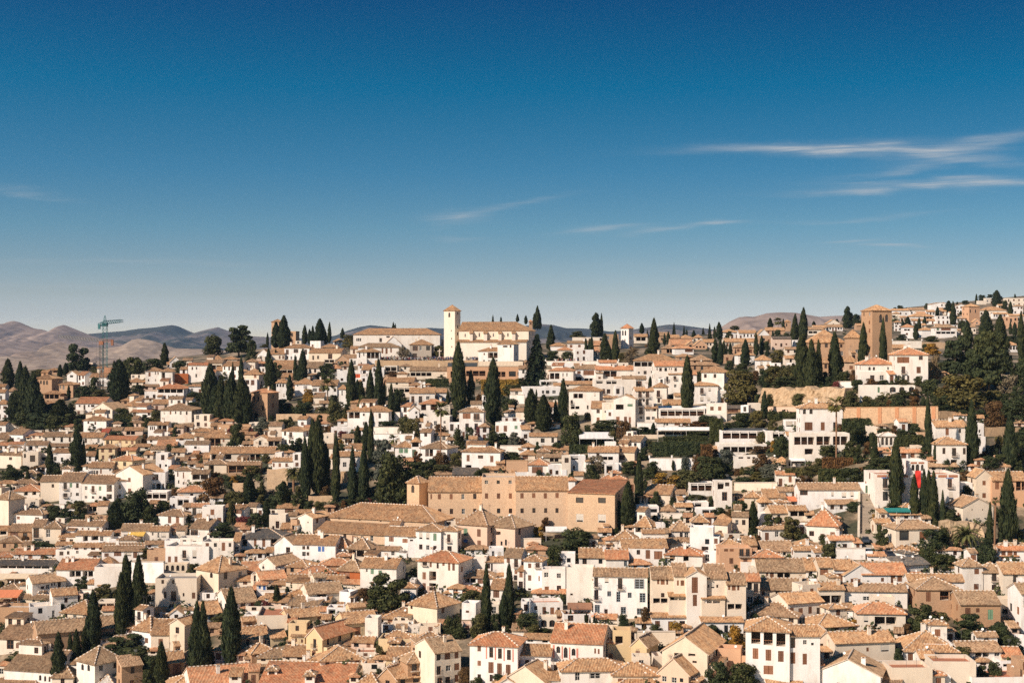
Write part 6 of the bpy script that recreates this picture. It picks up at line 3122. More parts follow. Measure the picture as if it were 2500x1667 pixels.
for blocks in HLIST:
    k = wr.random()
    for b in blocks:
        if b['rc'] == 'x' and not blocks[0].get('name') and b['roof'] != 'f':
            b['rc'] = 'x' if k < .66 else ('n' if k < .9 else 'r')

order = sorted(range(len(HLIST)), key=lambda i: -shown(HLIST[i]))
BIG = set(order[:318]) | {i for i, b in enumerate(HLIST) if b[0].get('note')}
HOUSE_THINGS = []
for hi, blocks in enumerate(HLIST):
    g0 = block(blocks[0], None)
    mass = hi not in BIG
    root = None
    if not mass:
        name = blocks[0].get('name', 'house')
        e = bpy.data.objects.new(name, None)
        COL.objects.link(e)
        e.empty_display_size = 1.0
        M0 = Matrix.Translation(g0.loc) @ Matrix.Rotation(g0.phi, 4, 'Z')
        e.matrix_basis = M0
        root = (e, M0.inverted())
    feats, st, nw = set(), 1, 0
    for bi, b in enumerate(blocks):
        if bi and 'Y' not in b:
            # a wing stands with its house: same ground depth band, its own base row only nudges it
            pass
        if b['col'] == 'T' and blocks[0].get('name') in ('church', 'church_tower') and b['vb'] < 900:
            b['col'] = 'H'
        g = g0 if bi == 0 else block(b, None)
        f_, s_, n_ = build_block(b, g, root, mass, hi * 10 + bi)
        feats |= f_
        nw += n_
        st = max(st, s_)
    if not mass:
        b0 = blocks[0]
        HOUSE_THINGS.append(dict(o=root[0], u=(b0['u0'] + b0['u1']) / 2, v=(b0['ve'] + b0['vb']) / 2, sp=b0, feats=feats, st=st, nw=nw))
# the town goes on past both edges of the view
fr = random.Random(909)
for side in (0, 1):
    for k in range(170):
        u = fr.uniform(-460, -50) if side == 0 else fr.uniform(2550, 2960)
        v = fr.uniform(vtop(u) + 25, 1690)
        w_ = fr.uniform(38, 75)
        h_ = fr.uniform(16, 34)
        b = {'k': 'h', 'u0': u - w_ / 2, 'u1': u + w_ / 2, 've': v - h_, 'vb': v, 'roof': fr.choice('ghghe'), 'vr': v - h_ - fr.uniform(6, 11), 'yaw': fr.uniform(-25, 25),
             'col': fr.choice('WWWCCCBY'), 'rc': fr.choice('xxnr'), 'win': []}
        build_block(b, block(b, None), None, True, 90000 + side * 1000 + k)
if MASS.f:
    tag(link('small_houses', MASS.mesh('small_houses')), 'small white and tan tiled houses packed between the larger ones', 'houses', kind='stuff')

# ------------------------------------------------------------------ trees
def cypress_shape(seed, lumpy=0.12, n=3200):
    r = random.Random(seed)
    b, t = MB(), MB()
    off = seed * 3.7
    pw = (1.5, 2.3, 1.9, 1.3, 2.8, 1.7)[seed % 6]

    def rad(z, a):
        t_ = max(0.0, (z - 0.18) / 0.82)
        base = (0.62 + 0.38 * min(1.0, z / 0.25)) * min(1.0, (z / 0.06) ** 0.5) * max(0.0, 1 - t_ ** pw) ** 0.75
        base = max(base, 0.02)
        q = mnoise.noise(Vector((math.cos(a) * 1.3 + off, math.sin(a) * 1.3, z * 7))) * lumpy * 2 + mnoise.noise(Vector((math.cos(a) * 3 + off, math.sin(a) * 3, z * 17))) * lumpy
        return base * (0.86 + q)
    z0 = 0.035
    nz_, na = 22, 10
    vi = len(b.v)
    for j in range(nz_ + 1):
        z = z0 + (0.985 - z0) * j / nz_
        for i in range(na):
            a = 2 * math.pi * i / na
            rr = rad(z, a) * 0.84
            b.v.append((math.cos(a) * rr, math.sin(a) * rr, z))
    for j in range(nz_):
        for i in range(na):
            b.f.append((vi + j * na + i, vi + j * na + (i + 1) % na, vi + (j + 1) * na + (i + 1) % na, vi + (j + 1) * na + i))
            b.m.append(b.mi('leaf'))
            b.uv.append(None)
    for k in range(n):
        z = z0 + (1 - z0) * (1 - r.random() ** 0.8) if r.random() < .8 else z0 + r.random() * .95
        a = r.random() * 2 * math.pi
        rr = rad(min(z, .985), a) * r.uniform(.80, 1.08)
        p = Vector((math.cos(a) * rr, math.sin(a) * rr, z))
        out = Vector((math.cos(a), math.sin(a), 0))
        tan = Vector((-math.sin(a), math.cos(a), 0))
        hw = r.uniform(.05, .11)
        hl = r.uniform(.016, .034)
        sidev = (tan * math.cos(r.uniform(-.9, .9)) + out * r.uniform(-.8, .8)) * hw
        tip = p + Vector((0, 0, hl * r.uniform(1.2, 2.4))) + out * r.uniform(-.02, .16)
        base = p - Vector((0, 0, hl)) - out * .06
        b.face([tuple(base), tuple(p + sidev), tuple(tip), tuple(p - sidev)], 'leaf')
    t.tube((0, 0, -.06), (0, 0, .5), .11, .05, 'bark', 7)
    return b, t


def clump_tree(seed, n=4600, nclump=20, flat=0.8, sparse=1.0, hollow=.55):
    """Crown about 1 wide and 1 high standing on a forked trunk (z 0..1, x,y -.5..5)."""
    r = random.Random(seed)
    b, t = MB(), MB()
    cl = []
    for i in range(nclump):
        a = r.random() * 2 * math.pi
        q = r.random() ** .5 * .34
        z = r.uniform(.20, .85)
        q *= 1.0 - max(0, (z - .5)) * 1.2
        cl.append((Vector((math.cos(a) * q, math.sin(a) * q, z)), r.uniform(.11, .19)))
    cl.append((Vector((0, 0, .58)), .27))
    cl.append((Vector((.05, -.1, .36)), .27))
    for i in range(5):
        cl.append((Vector((math.cos(i * 1.26) * .27, math.sin(i * 1.26) * .27, .2)), .19))
    for k in range(n):
        c, rr = r.choice(cl)
        d = Vector((r.gauss(0, 1), r.gauss(0, 1), r.gauss(0, 1))).normalized()
        p = c + Vector((d.x, d.y, d.z * flat)) * rr * (r.uniform(hollow, 1.0) ** .6)
        if p.z < .03:
            continue
        nn = (d + Vector((r.uniform(-.9, .9), r.uniform(-.9, .9), r.uniform(-.5, .9)))).normalized()
        u = nn.orthogonal().normalized()
        u = Matrix.Rotation(r.random() * 6.28, 3, nn) @ u
        w = nn.cross(u)
        s = r.uniform(.013, .030) * sparse
        b.face([tuple(p - u * s * 1.5), tuple(p + w * s), tuple(p + u * s * 1.5), tuple(p - w * s)], 'leaf')
    t.tube((0, 0, -.08), (0, 0, .3), .035, .028, 'bark', 7)
    for c, rr in cl[::2]:
        m = Vector((c.x * .35, c.y * .35, .3 + (c.z - .3) * .45))
        t.tube((0, 0, .24), m, .022, .014, 'bark', 5)
        t.tube(m, c, .014, .005, 'bark', 4)
    return b, t


def conifer_shape(seed, tiers=15, drop=.10, n=26, spread=1.0, cedar=False):
    """Layered branches on a straight trunk; z 0..1, radius about 1."""
    r = random.Random(seed)
    b, t = MB(), MB()
    t.tube((0, 0, -.05), (0, 0, .97), .07, .012, 'bark', 7)
    for j in range(tiers):
        z = .10 + .86 * (j / (tiers - 1)) ** .92
        if cedar:
            R_ = (1 - .62 * ((z - .1) / .86) ** 2.0) * r.uniform(.62, 1.0)
        else:
            R_ = (1 - (z - .08) / .93) ** .85 * r.uniform(.82, 1.08)
        R_ = max(R_, .07)
        nb = max(5, int(11 * R_ + 4))
        for i in range(nb):
            a = 2 * math.pi * (i + r.random()) / nb
            L = R_ * r.uniform(.7, 1.1)
            out = Vector((math.cos(a), math.sin(a), 0))
            tan = Vector((-math.sin(a), math.cos(a), 0))
            zz = z + r.uniform(-.02, .02)
            end = out * L + Vector((0, 0, zz - drop * L * (.3 if cedar else 1)))
            t.tube((0, 0, zz), end, .012, .004, 'bark', 3)
            for k in range(n):
                f = r.uniform(.15, 1.05)
                p = out * L * f + Vector((0, 0, zz - drop * L * f * f * (.3 if cedar else 1)))
                wd = L * (.34 if cedar else .24) * (1.1 - f * .6)
                p += tan * r.uniform(-wd, wd) + Vector((0, 0, r.uniform(-.03, .018)))
                s1, s2 = r.uniform(.05, .11), r.uniform(.03, .06)
                dd = (out * r.uniform(.4, 1) + tan * r.uniform(-.7, .7)).normalized()
                ee = Vector((-dd.y, dd.x, 0))
                tilt = r.uniform(-.25, .2) * .08
                b.face([tuple(p - dd * s1), tuple(p + ee * s2 + Vector((0, 0, tilt * .4))), tuple(p + dd * s1 - Vector((0, 0, .018))), tuple(p - ee * s2 - Vector((0, 0, .012)))], 'leaf')
    return b, t


def cedar_shape(seed):
    b, t = clump_tree(seed, 6500, 34, .34, 1.15, .3)
    for m in (b, t):
        m.v = [(x * 2, y * 2, z) for x, y, z in m.v]
    return b, t


def palm_shape(seed, fan=False):
    """Height and crown width both about 1 (scaled separately); trunk is a thin column."""
    r = random.Random(seed)
    b, t = MB(), MB()
    nf = 60 if not fan else 52
    for i in range(nf):
        a = 2 * math.pi * r.random()
        el = r.uniform(-.7, 1.25)
        L = r.uniform(.85, 1.05)
        prev = Vector((0, 0, 0))
        d = Vector((math.cos(a) * math.cos(el), math.sin(a) * math.cos(el), math.sin(el)))
        side = Vector((-math.sin(a), math.cos(a), 0))
        seg = 7
        for k in range(seg):
            nx = prev + d * (L / seg)
            d = (d + Vector((0, 0, -.24 if not fan else -.10))).normalized()
            up = side.cross(d)
            wd = (.15 if not fan else .26) * math.sin(math.pi * min(.98, (k + 1.0) / seg * .85 + .1)) if not fan else (.0 if k < 3 else .22 * (1.3 - abs(k - 4.5) * .35))
            if wd > 0:
                m = 3
                for q in range(m):
                    p = prev.lerp(nx, (q + .5) / m)
                    for sg in (-1, 1):
                        tip = p + side * sg * wd + d * .09 - up * .07 * r.uniform(.3, 1.6)
                        e = d * (.03 if not fan else .05)
                        b.face([tuple(p - e), tuple(p + e), tuple(tip)], 'leaf')
            b.face([tuple(prev - side * .008), tuple(nx - side * .008), tuple(nx + side * .008), tuple(prev + side * .008)], 'leaf')
            prev = nx
    return b, t


TSHAPES = {}


def tree_meshes(kind, var, leaf):
    key = (kind, var, leaf)
    if key in TSHAPES:
        return TSHAPES[key]
    base = TSHAPES.get((kind, var))
    if base is None:
        if kind == 'c':
            base = cypress_shape(11 + var, (.13, .18, .26, .15, .22, .30)[var % 6])
        elif kind == 't':
            base = clump_tree(31 + var, nclump=(18, 24, 14, 20, 28)[var % 5], flat=(.8, .9, .7, 1.0, .75)[var % 5])
        elif kind == 'bare':
            base = clump_tree(71 + var, n=1500, nclump=22, hollow=.2)
        elif kind == 'k':
            base = cedar_shape(41 + var)
        elif kind == 'F':
            base = conifer_shape(51 + var, 26, .22, 34)
        elif kind == 'P':
            base = palm_shape(61 + var)
        else:
            base = palm_shape(66 + var, True)
        TSHAPES[(kind, var)] = base
    b, t = base
    b.mats = [leaf]
    crown = b.mesh('crown')
    if ('trunk', kind, var) not in TSHAPES and t.f:
        TSHAPES[('trunk', kind, var)] = t.mesh('trunk')
    TSHAPES[key] = (crown, TSHAPES.get(('trunk', kind, var)))
    return TSHAPES[key]


TREENAME = {'c': 'cypress_tree', 't': 'broadleaf_tree', 'k': 'cedar_tree', 'F': 'fir_tree', 'P': 'date_palm', 'Q': 'fan_palm'}
TREE_THINGS = []
ptrunk = MB()
for j in range(9):
    a, c = j / 9, (j + 1) / 9
    ptrunk.tube((0, 0, a), (0, 0, c), .5, .42, 'palm_bark', 8)
PTRUNK = ptrunk.mesh('trunk')


def plant(it, i):
    r = random.Random(i * 131 + 7)
    k, u, vb = it['k'], it['u'], it['vb']
    Y = depth(u, vb)
    s = Y / F
    p = at(u, vb, Y)
    H, W = (vb - it['vt']) * s, it['w'] * s
    e = bpy.data.objects.new('garden_shrub' if it.get('shrub') else TREENAME[k], None)
    COL.objects.link(e)
    e.location = p
    e.rotation_euler = (R(r.uniform(-1.2, 1.2)), R(r.uniform(-1.2, 1.2)), r.uniform(0, 6.28))
    if k in 'PQ':
        cw = W * (.55 if k == 'P' else .8)
        crown, _ = tree_meshes(k, r.randrange(2), 'palm_leaf')
        top = max(H - cw * .75, H * .35)
        link('crown', crown, e, (0, 0, top), 0, (cw, cw, cw))
        tr = (.42 if k == 'P' else .20) * max(.6, min(1.2, H / 9))
        link('trunk', PTRUNK, e, (0, 0, -.5), 0, (tr * 2 * .5 / .5, tr * 2, top + .6))
    else:
        kind, var = k, 0
        if k == 'c':
            var = r.randrange(6)
            leaf = 'leaf_c'
            sc = (W / 2 * 1.02, W / 2 * 1.02, H)
        elif k in 'kF':
            leaf = 'leaf_' + ('c' if it['col'] == 'd' else it['col'])
            sc = (W / 2, W / 2, H)
            var = r.randrange(2)
        else:
            leaf = 'leaf_' + it['col']
            var = r.randrange(5)
            if it['col'] == 'g':
                kind, var = 'bare', var % 2
            hz = H * 1.12
            sc = (W * 1.22, W * 1.22, hz)
        crown, trunk = tree_meshes(kind, var, leaf)
        link('crown', crown, e, None, 0, sc)
        link('trunk', trunk, e, None, 0, sc if k == 't' else (min(sc[0], 3.2 if k == 'c' else 9), min(sc[1], 3.2 if k == 'c' else 9), sc[2]))
    TREE_THINGS.append(dict(o=e, u=u, v=(it['vt'] + vb) / 2, k=k, col=it['col'], H=H, W=W, shrub=it.get('shrub')))


for i, it in enumerate(ITEMS):
    if it['k'] in 'ctkFPQ' and len(it['k']) == 1:
        plant(it, i)


# ------------------------------------------------------------------ garden walls, awnings, hedges
WALL_THINGS, AWN_THINGS, HEDGE_THINGS = [], [], []
WMAT = {'W': 'W', 'C': 'C', 'S': 'S', 'B': 'B', 'P': 'P', 'M': 'M', 'R': 'K'}


mat_wall('brick_pier', (0.62, 0.33, 0.19), (0.5, 0.27, 0.16), 0.5, grain=8.0)


def garden_wall(it, i):
    r = random.Random(i)
    u0, u1, vt, vb = it['u0'], it['u1'], it['vt'], it['vb']
    Y0, Y1 = depth(u0, vb), depth(u1, vb)
    P0, P1 = at(u0, vb, Y0), at(u1, vb, Y1)
    Yc = (Y0 + Y1) / 2
    h = (vb - vt) * Yc / F
    d = P1 - P0
    L = math.hypot(d.x, d.y)
    ang = math.atan2(d.y, d.x)
    dzdx = d.z / L
    mat = WALLNAME[WMAT[it['col']]]
    b = MB()
    nx, nz_ = max(2, int(L / (.7 if it['col'] == 'R' else (1.2 if it['col'] in 'SM' else 3)))), max(1, int(h / (.6 if it['col'] == 'R' else 1.0)))
    amp = {'R': 1.5, 'S': .10, 'M': .05}.get(it['col'], 0.0)
    lean = {'R': .35}.get(it['col'], 0.0)

    def P(i_, j_, back=False):
        x, z = L * i_ / nx, -2.5 + (h + 2.5) * j_ / nz_
        q = mnoise.noise(Vector((x * .35 + i, z * .35, 3))) * amp + mnoise.noise(Vector((x * 1.1 + i, z * 1.6, 5))) * amp * .5
        zz = z + dzdx * x
        if it['col'] in 'RS' and j_ == nz_:
            zz += mnoise.noise(Vector((x * .25 + i, 0, 9))) * (1.2 if it['col'] == 'R' else .35)
        return (x, q + lean * z, zz) if not back else (x, lean * h + (.45 if amp < .5 else 3.0), zz)
    for a in range(nx):
        for c in range(nz_):
            b.face([P(a, c), P(a + 1, c), P(a + 1, c + 1), P(a, c + 1)], mat)
        b.face([P(a, nz_), P(a + 1, nz_), P(a + 1, nz_, True), P(a, nz_, True)], mat)
        b.face([P(a + 1, 0, True), P(a, 0, True), P(a, nz_, True), P(a + 1, nz_, True)], mat)
    for a in (0, nx):
        b.face([P(a, 0), P(a, nz_), P(a, nz_, True), P(a, 0, True)], mat)
    e = bpy.data.objects.new('garden_wall' if it['col'] != 'R' else 'earth_bank', None)
    COL.objects.link(e)
    e.location = P0
    e.rotation_euler = (0, 0, ang)
    link('wall_body', b.mesh('wall_body'), e)
    if it['col'] in 'WCBMP' and L > 3:
        cb = MB()
        for a in range(nx):
            x0, x1 = L * a / nx, L * (a + 1) / nx
            z0, z1 = h + dzdx * x0, h + dzdx * x1
            y0, y1 = -.12 - amp, .57
            m2 = 'clay_tile' if it['col'] in 'MPB' else 'mortar'
            p = [(x0, y0, z0 + .004), (x1, y0, z1 + .004), (x1, y1, z1 + .004), (x0, y1, z0 + .004)]
            q = [(x, y, z + .13) for x, y, z in p]
            cb.face(q, m2)
            cb.face([p[0], p[1], q[1], q[0]], m2)
            cb.face([p[2], p[3], q[3], q[2]], m2)
            cb.face([p[3], p[2], p[1], p[0]], m2)
        link('coping', cb.mesh('coping'), e)
    if it['col'] == 'M':
        for fx in (.30, .45, .60, .72, .84, .97):
            pb = MB()
            x = L * fx
            pb.box(x - .55, x + .55, -.13, .2, -2, h - .02 + dzdx * x, 'brick_pier')
            link('brick_pier', pb.mesh('brick_pier'), e)
    if it['col'] == 'W' and L > 12:
        n = int(L / 4.5)
        pm = MB()
        pm.box(-.22, .22, -.05, .5, .1, .85, 'white_paint')
        pm.box(-.28, .28, -.11, .56, .85, .93, 'mortar')
        pm = pm.mesh('post')
        for a in range(n + 1):
            x = L * a / n
            link('post', pm, e, (x, 0, h + dzdx * x))
    WALL_THINGS.append(dict(o=e, u=(u0 + u1) / 2, v=(vt + vb) / 2, col=it['col'], L=L))


def awning(it, i):
    u0, u1, vt, vb = it['u0'], it['u1'], it['vt'], it['vb']
    uc = (u0 + u1) / 2
    Y = depth(uc, vb + 14) - .4
    s = Y / F
    w = (u1 - u0) * s
    dep = min(9.0, max(1.2, (vb - vt) * s / (0.28 + max(0, (vb - HV) / F))))
    zt = CZ - (vt - HV) / F * Y
    zb = CZ - (vb - HV) / F * (Y - dep)
    if zt - zb < .25:
        zb = zt - .25
    gz = ground(uc, vb + 14).z
    mat = 'awning_' + it['col']
    e = bpy.data.objects.new('awning', None)
    COL.objects.link(e)
    e.location = ((uc - UC) / F * Y, Y, gz)
    b = MB()
    zt, zb = zt - gz, zb - gz
    n = max(3, int(w / .7))
    for k in range(n):
        xa, xb = -w / 2 + w * k / n, -w / 2 + w * (k + 1) / n
        sag = .05 if k % 2 else 0
        b.face([(xa, -dep, zb - sag), (xb, -dep, zb - .05 + sag), (xb, 0, zt), (xa, 0, zt)], mat)
        b.face([(xa, -dep, zb - sag), (xa, -dep, zb - .28), (xb, -dep, zb - .28), (xb, -dep, zb - .05 + sag)], mat)
        b.face([(xb, -dep, zb - .12 + sag), (xa, -dep, zb - .07 - sag), (xa, 0, zt - .07), (xb, 0, zt - .07)], mat)
    link('canopy', b.mesh('canopy'), e)
    pm = MB()
    pm.tube((0, 0, -1.5), (0, 0, zb), .05, .05, 'frame_pale', 6)
    pm = pm.mesh('post')
    for x in ([-w / 2 + .1, w / 2 - .1] + ([0] if w > 7 else [])):
        link('post', pm, e, (x, -dep + .05, 0))
    AWN_THINGS.append(dict(o=e, u=uc, v=(vt + vb) / 2, col=it['col']))


def hedge(it, i):
    r = random.Random(i + 99)
    u0, u1, vt, vb = it['u0'], it['u1'], it['vt'], it['vb']
    uc = (u0 + u1) / 2
    Y = depth(uc, vb)
    s = Y / F
    w, h = (u1 - u0) * s, (vb - vt) * s
    d = min(3.0, max(1.2, h * .7))
    b = MB()
    n = int(min(5200, (w * h + w * d) * 34))
    off = r.random() * 50
    for k in range(n):
        if r.random() < w * h / (w * h + w * d):
            p = Vector((r.uniform(-w / 2, w / 2), 0, r.uniform(-.3, h)))
            nn = Vector((0, -1, .3))
        else:
            p = Vector((r.uniform(-w / 2, w / 2), r.uniform(0, d), h))
            nn = Vector((0, -.2, 1))
        q = mnoise.noise(p * .9 + Vector((off, 0, 0)))
        p += Vector((0, -.25 * q + r.uniform(-.05, .3), .3 * q * (p.z / h)))
        nn = (nn + Vector((r.uniform(-.9, .9), r.uniform(-.9, .9), r.uniform(-.6, .9)))).normalized()
        u_ = Matrix.Rotation(r.random() * 6.28, 3, nn) @ nn.orthogonal().normalized()
        w_ = nn.cross(u_)
        sz = r.uniform(.10, .22)
        b.face([tuple(p - u_ * sz * 1.4), tuple(p + w_ * sz), tuple(p + u_ * sz * 1.4), tuple(p - w_ * sz)], 'leaf_' + it['col'])
    b.box(-w / 2 + .15, w / 2 - .15, .3, d, -.5, h - .25, 'leaf_' + it['col'])
    o = link('hedge', b.mesh('hedge'), None, at(uc, vb, Y))
    HEDGE_THINGS.append(dict(o=o, u=uc, v=(vt + vb) / 2, col=it['col']))


for i, it in enumerate(ITEMS):
    if it['k'] == 'W':
        garden_wall(it, i)
    elif it['k'] == 'A':
        awning(it, i)
    elif it['k'] == 'H':
        hedge(it, i)


# ------------------------------------------------------------------ undergrowth on open ground between the houses
def undergrowth():
    r = random.Random(77)
    b = MB()
    for k in range(4300):
        u = r.uniform(-450, 2950)
        v = r.uniform(vtop(u) + 15, 1560) if r.random() < .85 else r.uniform(1300, 1690)
        p = ground(u, v)
        big = r.choice([.5, .8, 1.1, 1.6, 2.2]) * r.uniform(.8, 1.2)
        for q in range(34):
            d = Vector((r.gauss(0, 1), r.gauss(0, 1), abs(r.gauss(0, .8)))).normalized() * big * r.uniform(.5, 1)
            c = p + d
            nn = (d.normalized() + Vector((r.uniform(-.8, .8), r.uniform(-.8, .8), r.uniform(-.2, .8)))).normalized()
            u_ = nn.orthogonal().normalized()
            w_ = nn.cross(u_)
            sz = r.uniform(.14, .3) * (1 + big * .25)
            b.face([tuple(c - u_ * sz * 1.3), tuple(c + w_ * sz), tuple(c + u_ * sz * 1.3), tuple(c - w_ * sz)], ('leaf_d', 'leaf_o', 'leaf_d', 'leaf_r')[k % 4] if k % 9 == 0 else 'leaf_d')
    tag(link('undergrowth', b.mesh('undergrowth')), 'low green bushes and weeds between the houses', 'undergrowth', kind='stuff')


undergrowth()


# ------------------------------------------------------------------ stone stairway beside the banner house
def px(tile, x, y):
    U0 = {'A': 0, 'B': 500, 'C': 1000, 'D': 1500, 'E': 2000}
    V0 = {'0': 700, '1': 1010, '2': 1337}
    return U0[tile[0]] + x / 4.704, V0[tile[1]] + y / 4.704


def stairway():
    e = bpy.data.objects.new('stone_stairway', None)
    COL.objects.link(e)
    n = 36
    pts = []
    for k in range(n + 1):
        t = k / n
        ua, va = px('E1', 565 - 15 * t * 0 - 20 * (1 - t) * 0, 1400 - 470 * t)
        pts.append(ground(ua - 4 * (1 - t) * 0, va) + Vector((0, 0, .35)))
    e.location = pts[0]
    wd = 2.1
    for k in range(n):
        a, c = pts[k] - pts[0], pts[k + 1] - pts[0]
        b = MB()
        b.box(a.x - wd, a.x + wd, a.y, c.y + .25, a.z - 1.5, c.z, 'step_stone')
        me = b.mesh('step')
        link('step', me, e)
    for sx in (-1, 1):
        b = MB()
        for k in range(n):
            a, c = pts[k] - pts[0], pts[k + 1] - pts[0]
            x = a.x + sx * (wd + .25)
            b.box(x - .22, x + .22, a.y, c.y, a.z - 2, c.z + 1.0, 'white_render' if sx > 0 else 'cream_render')
        link('parapet', b.mesh('parapet'), e)
    tag(e, 'broad flight of grey stone steps climbing beside the banner house', 'stairway')


mat_flat('step_stone', (0.36, 0.29, 0.22), 0.9)
stairway()


# the paved street at the foot of the stairway, with parked cars
def street():
    V = []
    us = [(478, 660), (490, 700), (500, 760), (500, 800)]
    ys = [1400, 1480, 1560, 1660]
    for (xa, xb), y in zip(us, ys):
        for x in (xa, xb):
            u, v = px('E1', x, y)
            V.append(tuple(ground(u, v) + Vector((0, -.0, .45))))
    me = bpy.data.meshes.new('street')
    me.from_pydata(V, [], [(2 * k, 2 * k + 1, 2 * k + 3, 2 * k + 2) for k in range(3)])
    me.materials.append(MATS['step_stone'])
    tag(link('street', me), kind='structure')


street()


def car(tile, x, y, paint, yaw, label):
    u, v = px(tile, x, y)
    p = ground(u, v) + Vector((0, 0, .5))
    e = bpy.data.objects.new('parked_car', None)
    COL.objects.link(e)
    e.location = p
    e.rotation_euler = (R(0), 0, R(yaw))
    prof = [(-2.0, .35), (-2.0, .75), (-1.9, .95), (-1.2, 1.0), (-.75, 1.42), (.75, 1.45), (1.35, 1.0), (1.95, .88), (2.05, .6), (2.05, .35)]
    b = MB()
    n = len(prof)
    for sx in (-.82, .82):
        pts = [(a, sx * (.86 if z > 1.05 else 1.0), z) for a, z in prof]
        b.face(pts if sx < 0 else pts[::-1], paint)
    for i in range(n):
        a, c = prof[i], prof[(i + 1) % n]
        ya, yc = .82 * (.86 if a[1] > 1.05 else 1), .82 * (.86 if c[1] > 1.05 else 1)
        glassy = min(a[1], c[1]) >= .99 and max(a[1], c[1]) > 1.2 and abs(a[1] - c[1]) > .2
        b.face([(a[0], -ya, a[1]), (a[0], ya, a[1]), (c[0], yc, c[1]), (c[0], -yc, c[1])], 'glass' if glassy else paint)
    link('body', b.mesh('body'), e)
    wbm = MB()
    for sx in (-1, 1):
        wbm.face([(-.95, sx * .80, 1.05), (1.05, sx * .80, 1.05), (.7, sx * .735, 1.38), (-.7, sx * .735, 1.38)][::sx], 'glass')
    link('side_window', wbm.mesh('side_window'), e)
    wm = MB()
    wm.tube((0, -.1, 0), (0, .1, 0), .32, .32, 'rubber', 14)
    wm.tube((0, -.12, 0), (0, .12, 0), .18, .18, 'steel_grey', 10)
    wm = wm.mesh('wheel')
    for sx in (-1.25, 1.3):
        for sy in (-.78, .78):
            link('wheel', wm, e, (sx, sy, .32))
    tag(e, label, 'car')


car('E1', 530, 1500, 'car_dark', 80, 'dark parked car at the foot of the stone stairway')
car('E2', 560, 95, 'car_white', 84, 'white parked car below the stone stairway')
car('E2', 800, 125, 'car_dark', 95, 'black parked car half hidden behind a cream parapet')


# ------------------------------------------------------------------ the red banner, pilasters and other trim
def banner():
    u0, v0 = px('E1', 1100, 652)
    u1, v1 = px('E1', 1166, 848)
    Y = depth((u0 + u1) / 2, px('E1', 0, 1040)[1]) - .35
    a, c = at(u0, v0, Y), at(u1, v1, Y)
    b = MB()
    n = 9
    for i in range(n):
        for j in range(4):
            def P(ii, jj):
                x = a.x + (c.x - a.x) * jj / 4
                z = a.z + (c.z - a.z) * ii / n
                return (x, Y + .06 * math.sin(ii * 1.1 + jj * .9), z)
            b.face([P(i + 1, j), P(i + 1, j + 1), P(i, j + 1), P(i, j)], 'banner_red')
    o = link('banner', b.mesh('banner'))
    tag(o, 'long red banner hanging from the arched windows of the white house', 'banner')


mat_flat('banner_red', (0.72, 0.045, 0.03), 0.8, var=.02)
banner()


# ------------------------------------------------------------------ tower cranes
def lattice(b, p, q, w, mat, bay=1.6, r=.05, taper=1.0):
    p, q = Vector(p), Vector(q)
    d = q - p
    L = d.length
    d.normalize()
    a = d.orthogonal().normalized() if abs(d.z) < .9 else Vector((1, 0, 0))
    if abs(d.z) < .9:
        a = d.cross(Vector((0, 0, 1))).normalized()
    c = d.cross(a)
    n = max(2, int(L / bay))
    cor = lambda t, k: p + d * (L * t) + (a * ((-1, 1, 1, -1)[k]) + c * ((-1, -1, 1, 1)[k])) * (w / 2) * (1 + (taper - 1) * t)
    for k in range(4):
        b.tube(cor(0, k), cor(1, k), r, r, mat, 4)
    for i in range(n):
        for k in range(4):
            k2 = (k + 1) % 4
            t0, t1 = i / n, (i + 1) / n
            b.tube(cor(t0, k), cor(t1, k2) if i % 2 else cor(t1, k2), r * .6, r * .6, mat, 3)
            b.tube(cor(t1, k), cor(t1, k2), r * .6, r * .6, mat, 3)


def crane(label, xb, yb, ytop, yapex, jib, counter, mat, jmat, wide):
    u, v = px('A0', xb, yb)
    Y = depth(u, v)
    base = at(u, v, Y)
    e = bpy.data.objects.new('tower_crane', None)
    COL.objects.link(e)
    e.location = base
    rel = lambda x, y, dy=0: at(*px('A0', x, y), Y + dy) - base
    top = rel(xb, ytop)
    b = MB()
    lattice(b, (0, 0, -1), top, wide, mat, 1.7, .09)
    link('mast', b.mesh('mast'), e)
    b = MB()
    b.box(top.x - wide * .6, top.x + wide * .6, -wide * .6, wide * .6, top.z - .6, top.z + 1.0, jmat)
    link('slewing_unit', b.mesh('slewing_unit'), e)
    if yapex is not None:
        b = MB()
        lattice(b, top + Vector((0, 0, 1)), rel(xb, yapex), wide * .8, mat, 1.5, .08, .15)
        link('apex', b.mesh('apex'), e)
    b = MB()
    lattice(b, top + Vector((0, 0, 1.2)), rel(*jib), wide * .8, mat, 1.5, .12, .8)
    link('jib', b.mesh('jib'), e)
    b = MB()
    cj = rel(*counter)
    lattice(b, top + Vector((0, 0, 1.2)), cj, wide * .7, jmat, 1.5, .08)
    link('counter_jib', b.mesh('counter_jib'), e)
    b = MB()
    b.box(cj.x - .5, cj.x + .5, cj.y - .4, cj.y + .4, cj.z - 1.9, cj.z + .5, jmat)
    link('counterweight', b.mesh('counterweight'), e)
    b = MB()
    jv = rel(*jib)
    hk = jv * .12 + (top + Vector((0, 0, 1.2))) * .88
    b.tube(hk, hk - Vector((0, 0, 9)), .03, .03, 'iron', 4)
    b.box(hk.x - .2, hk.x + .2, hk.y - .1, hk.y + .1, hk.z - 9.6, hk.z - 9, 'iron')
    link('hook', b.mesh('hook'), e)
    tag(e, label, 'crane', 'tower cranes on the left skyline')


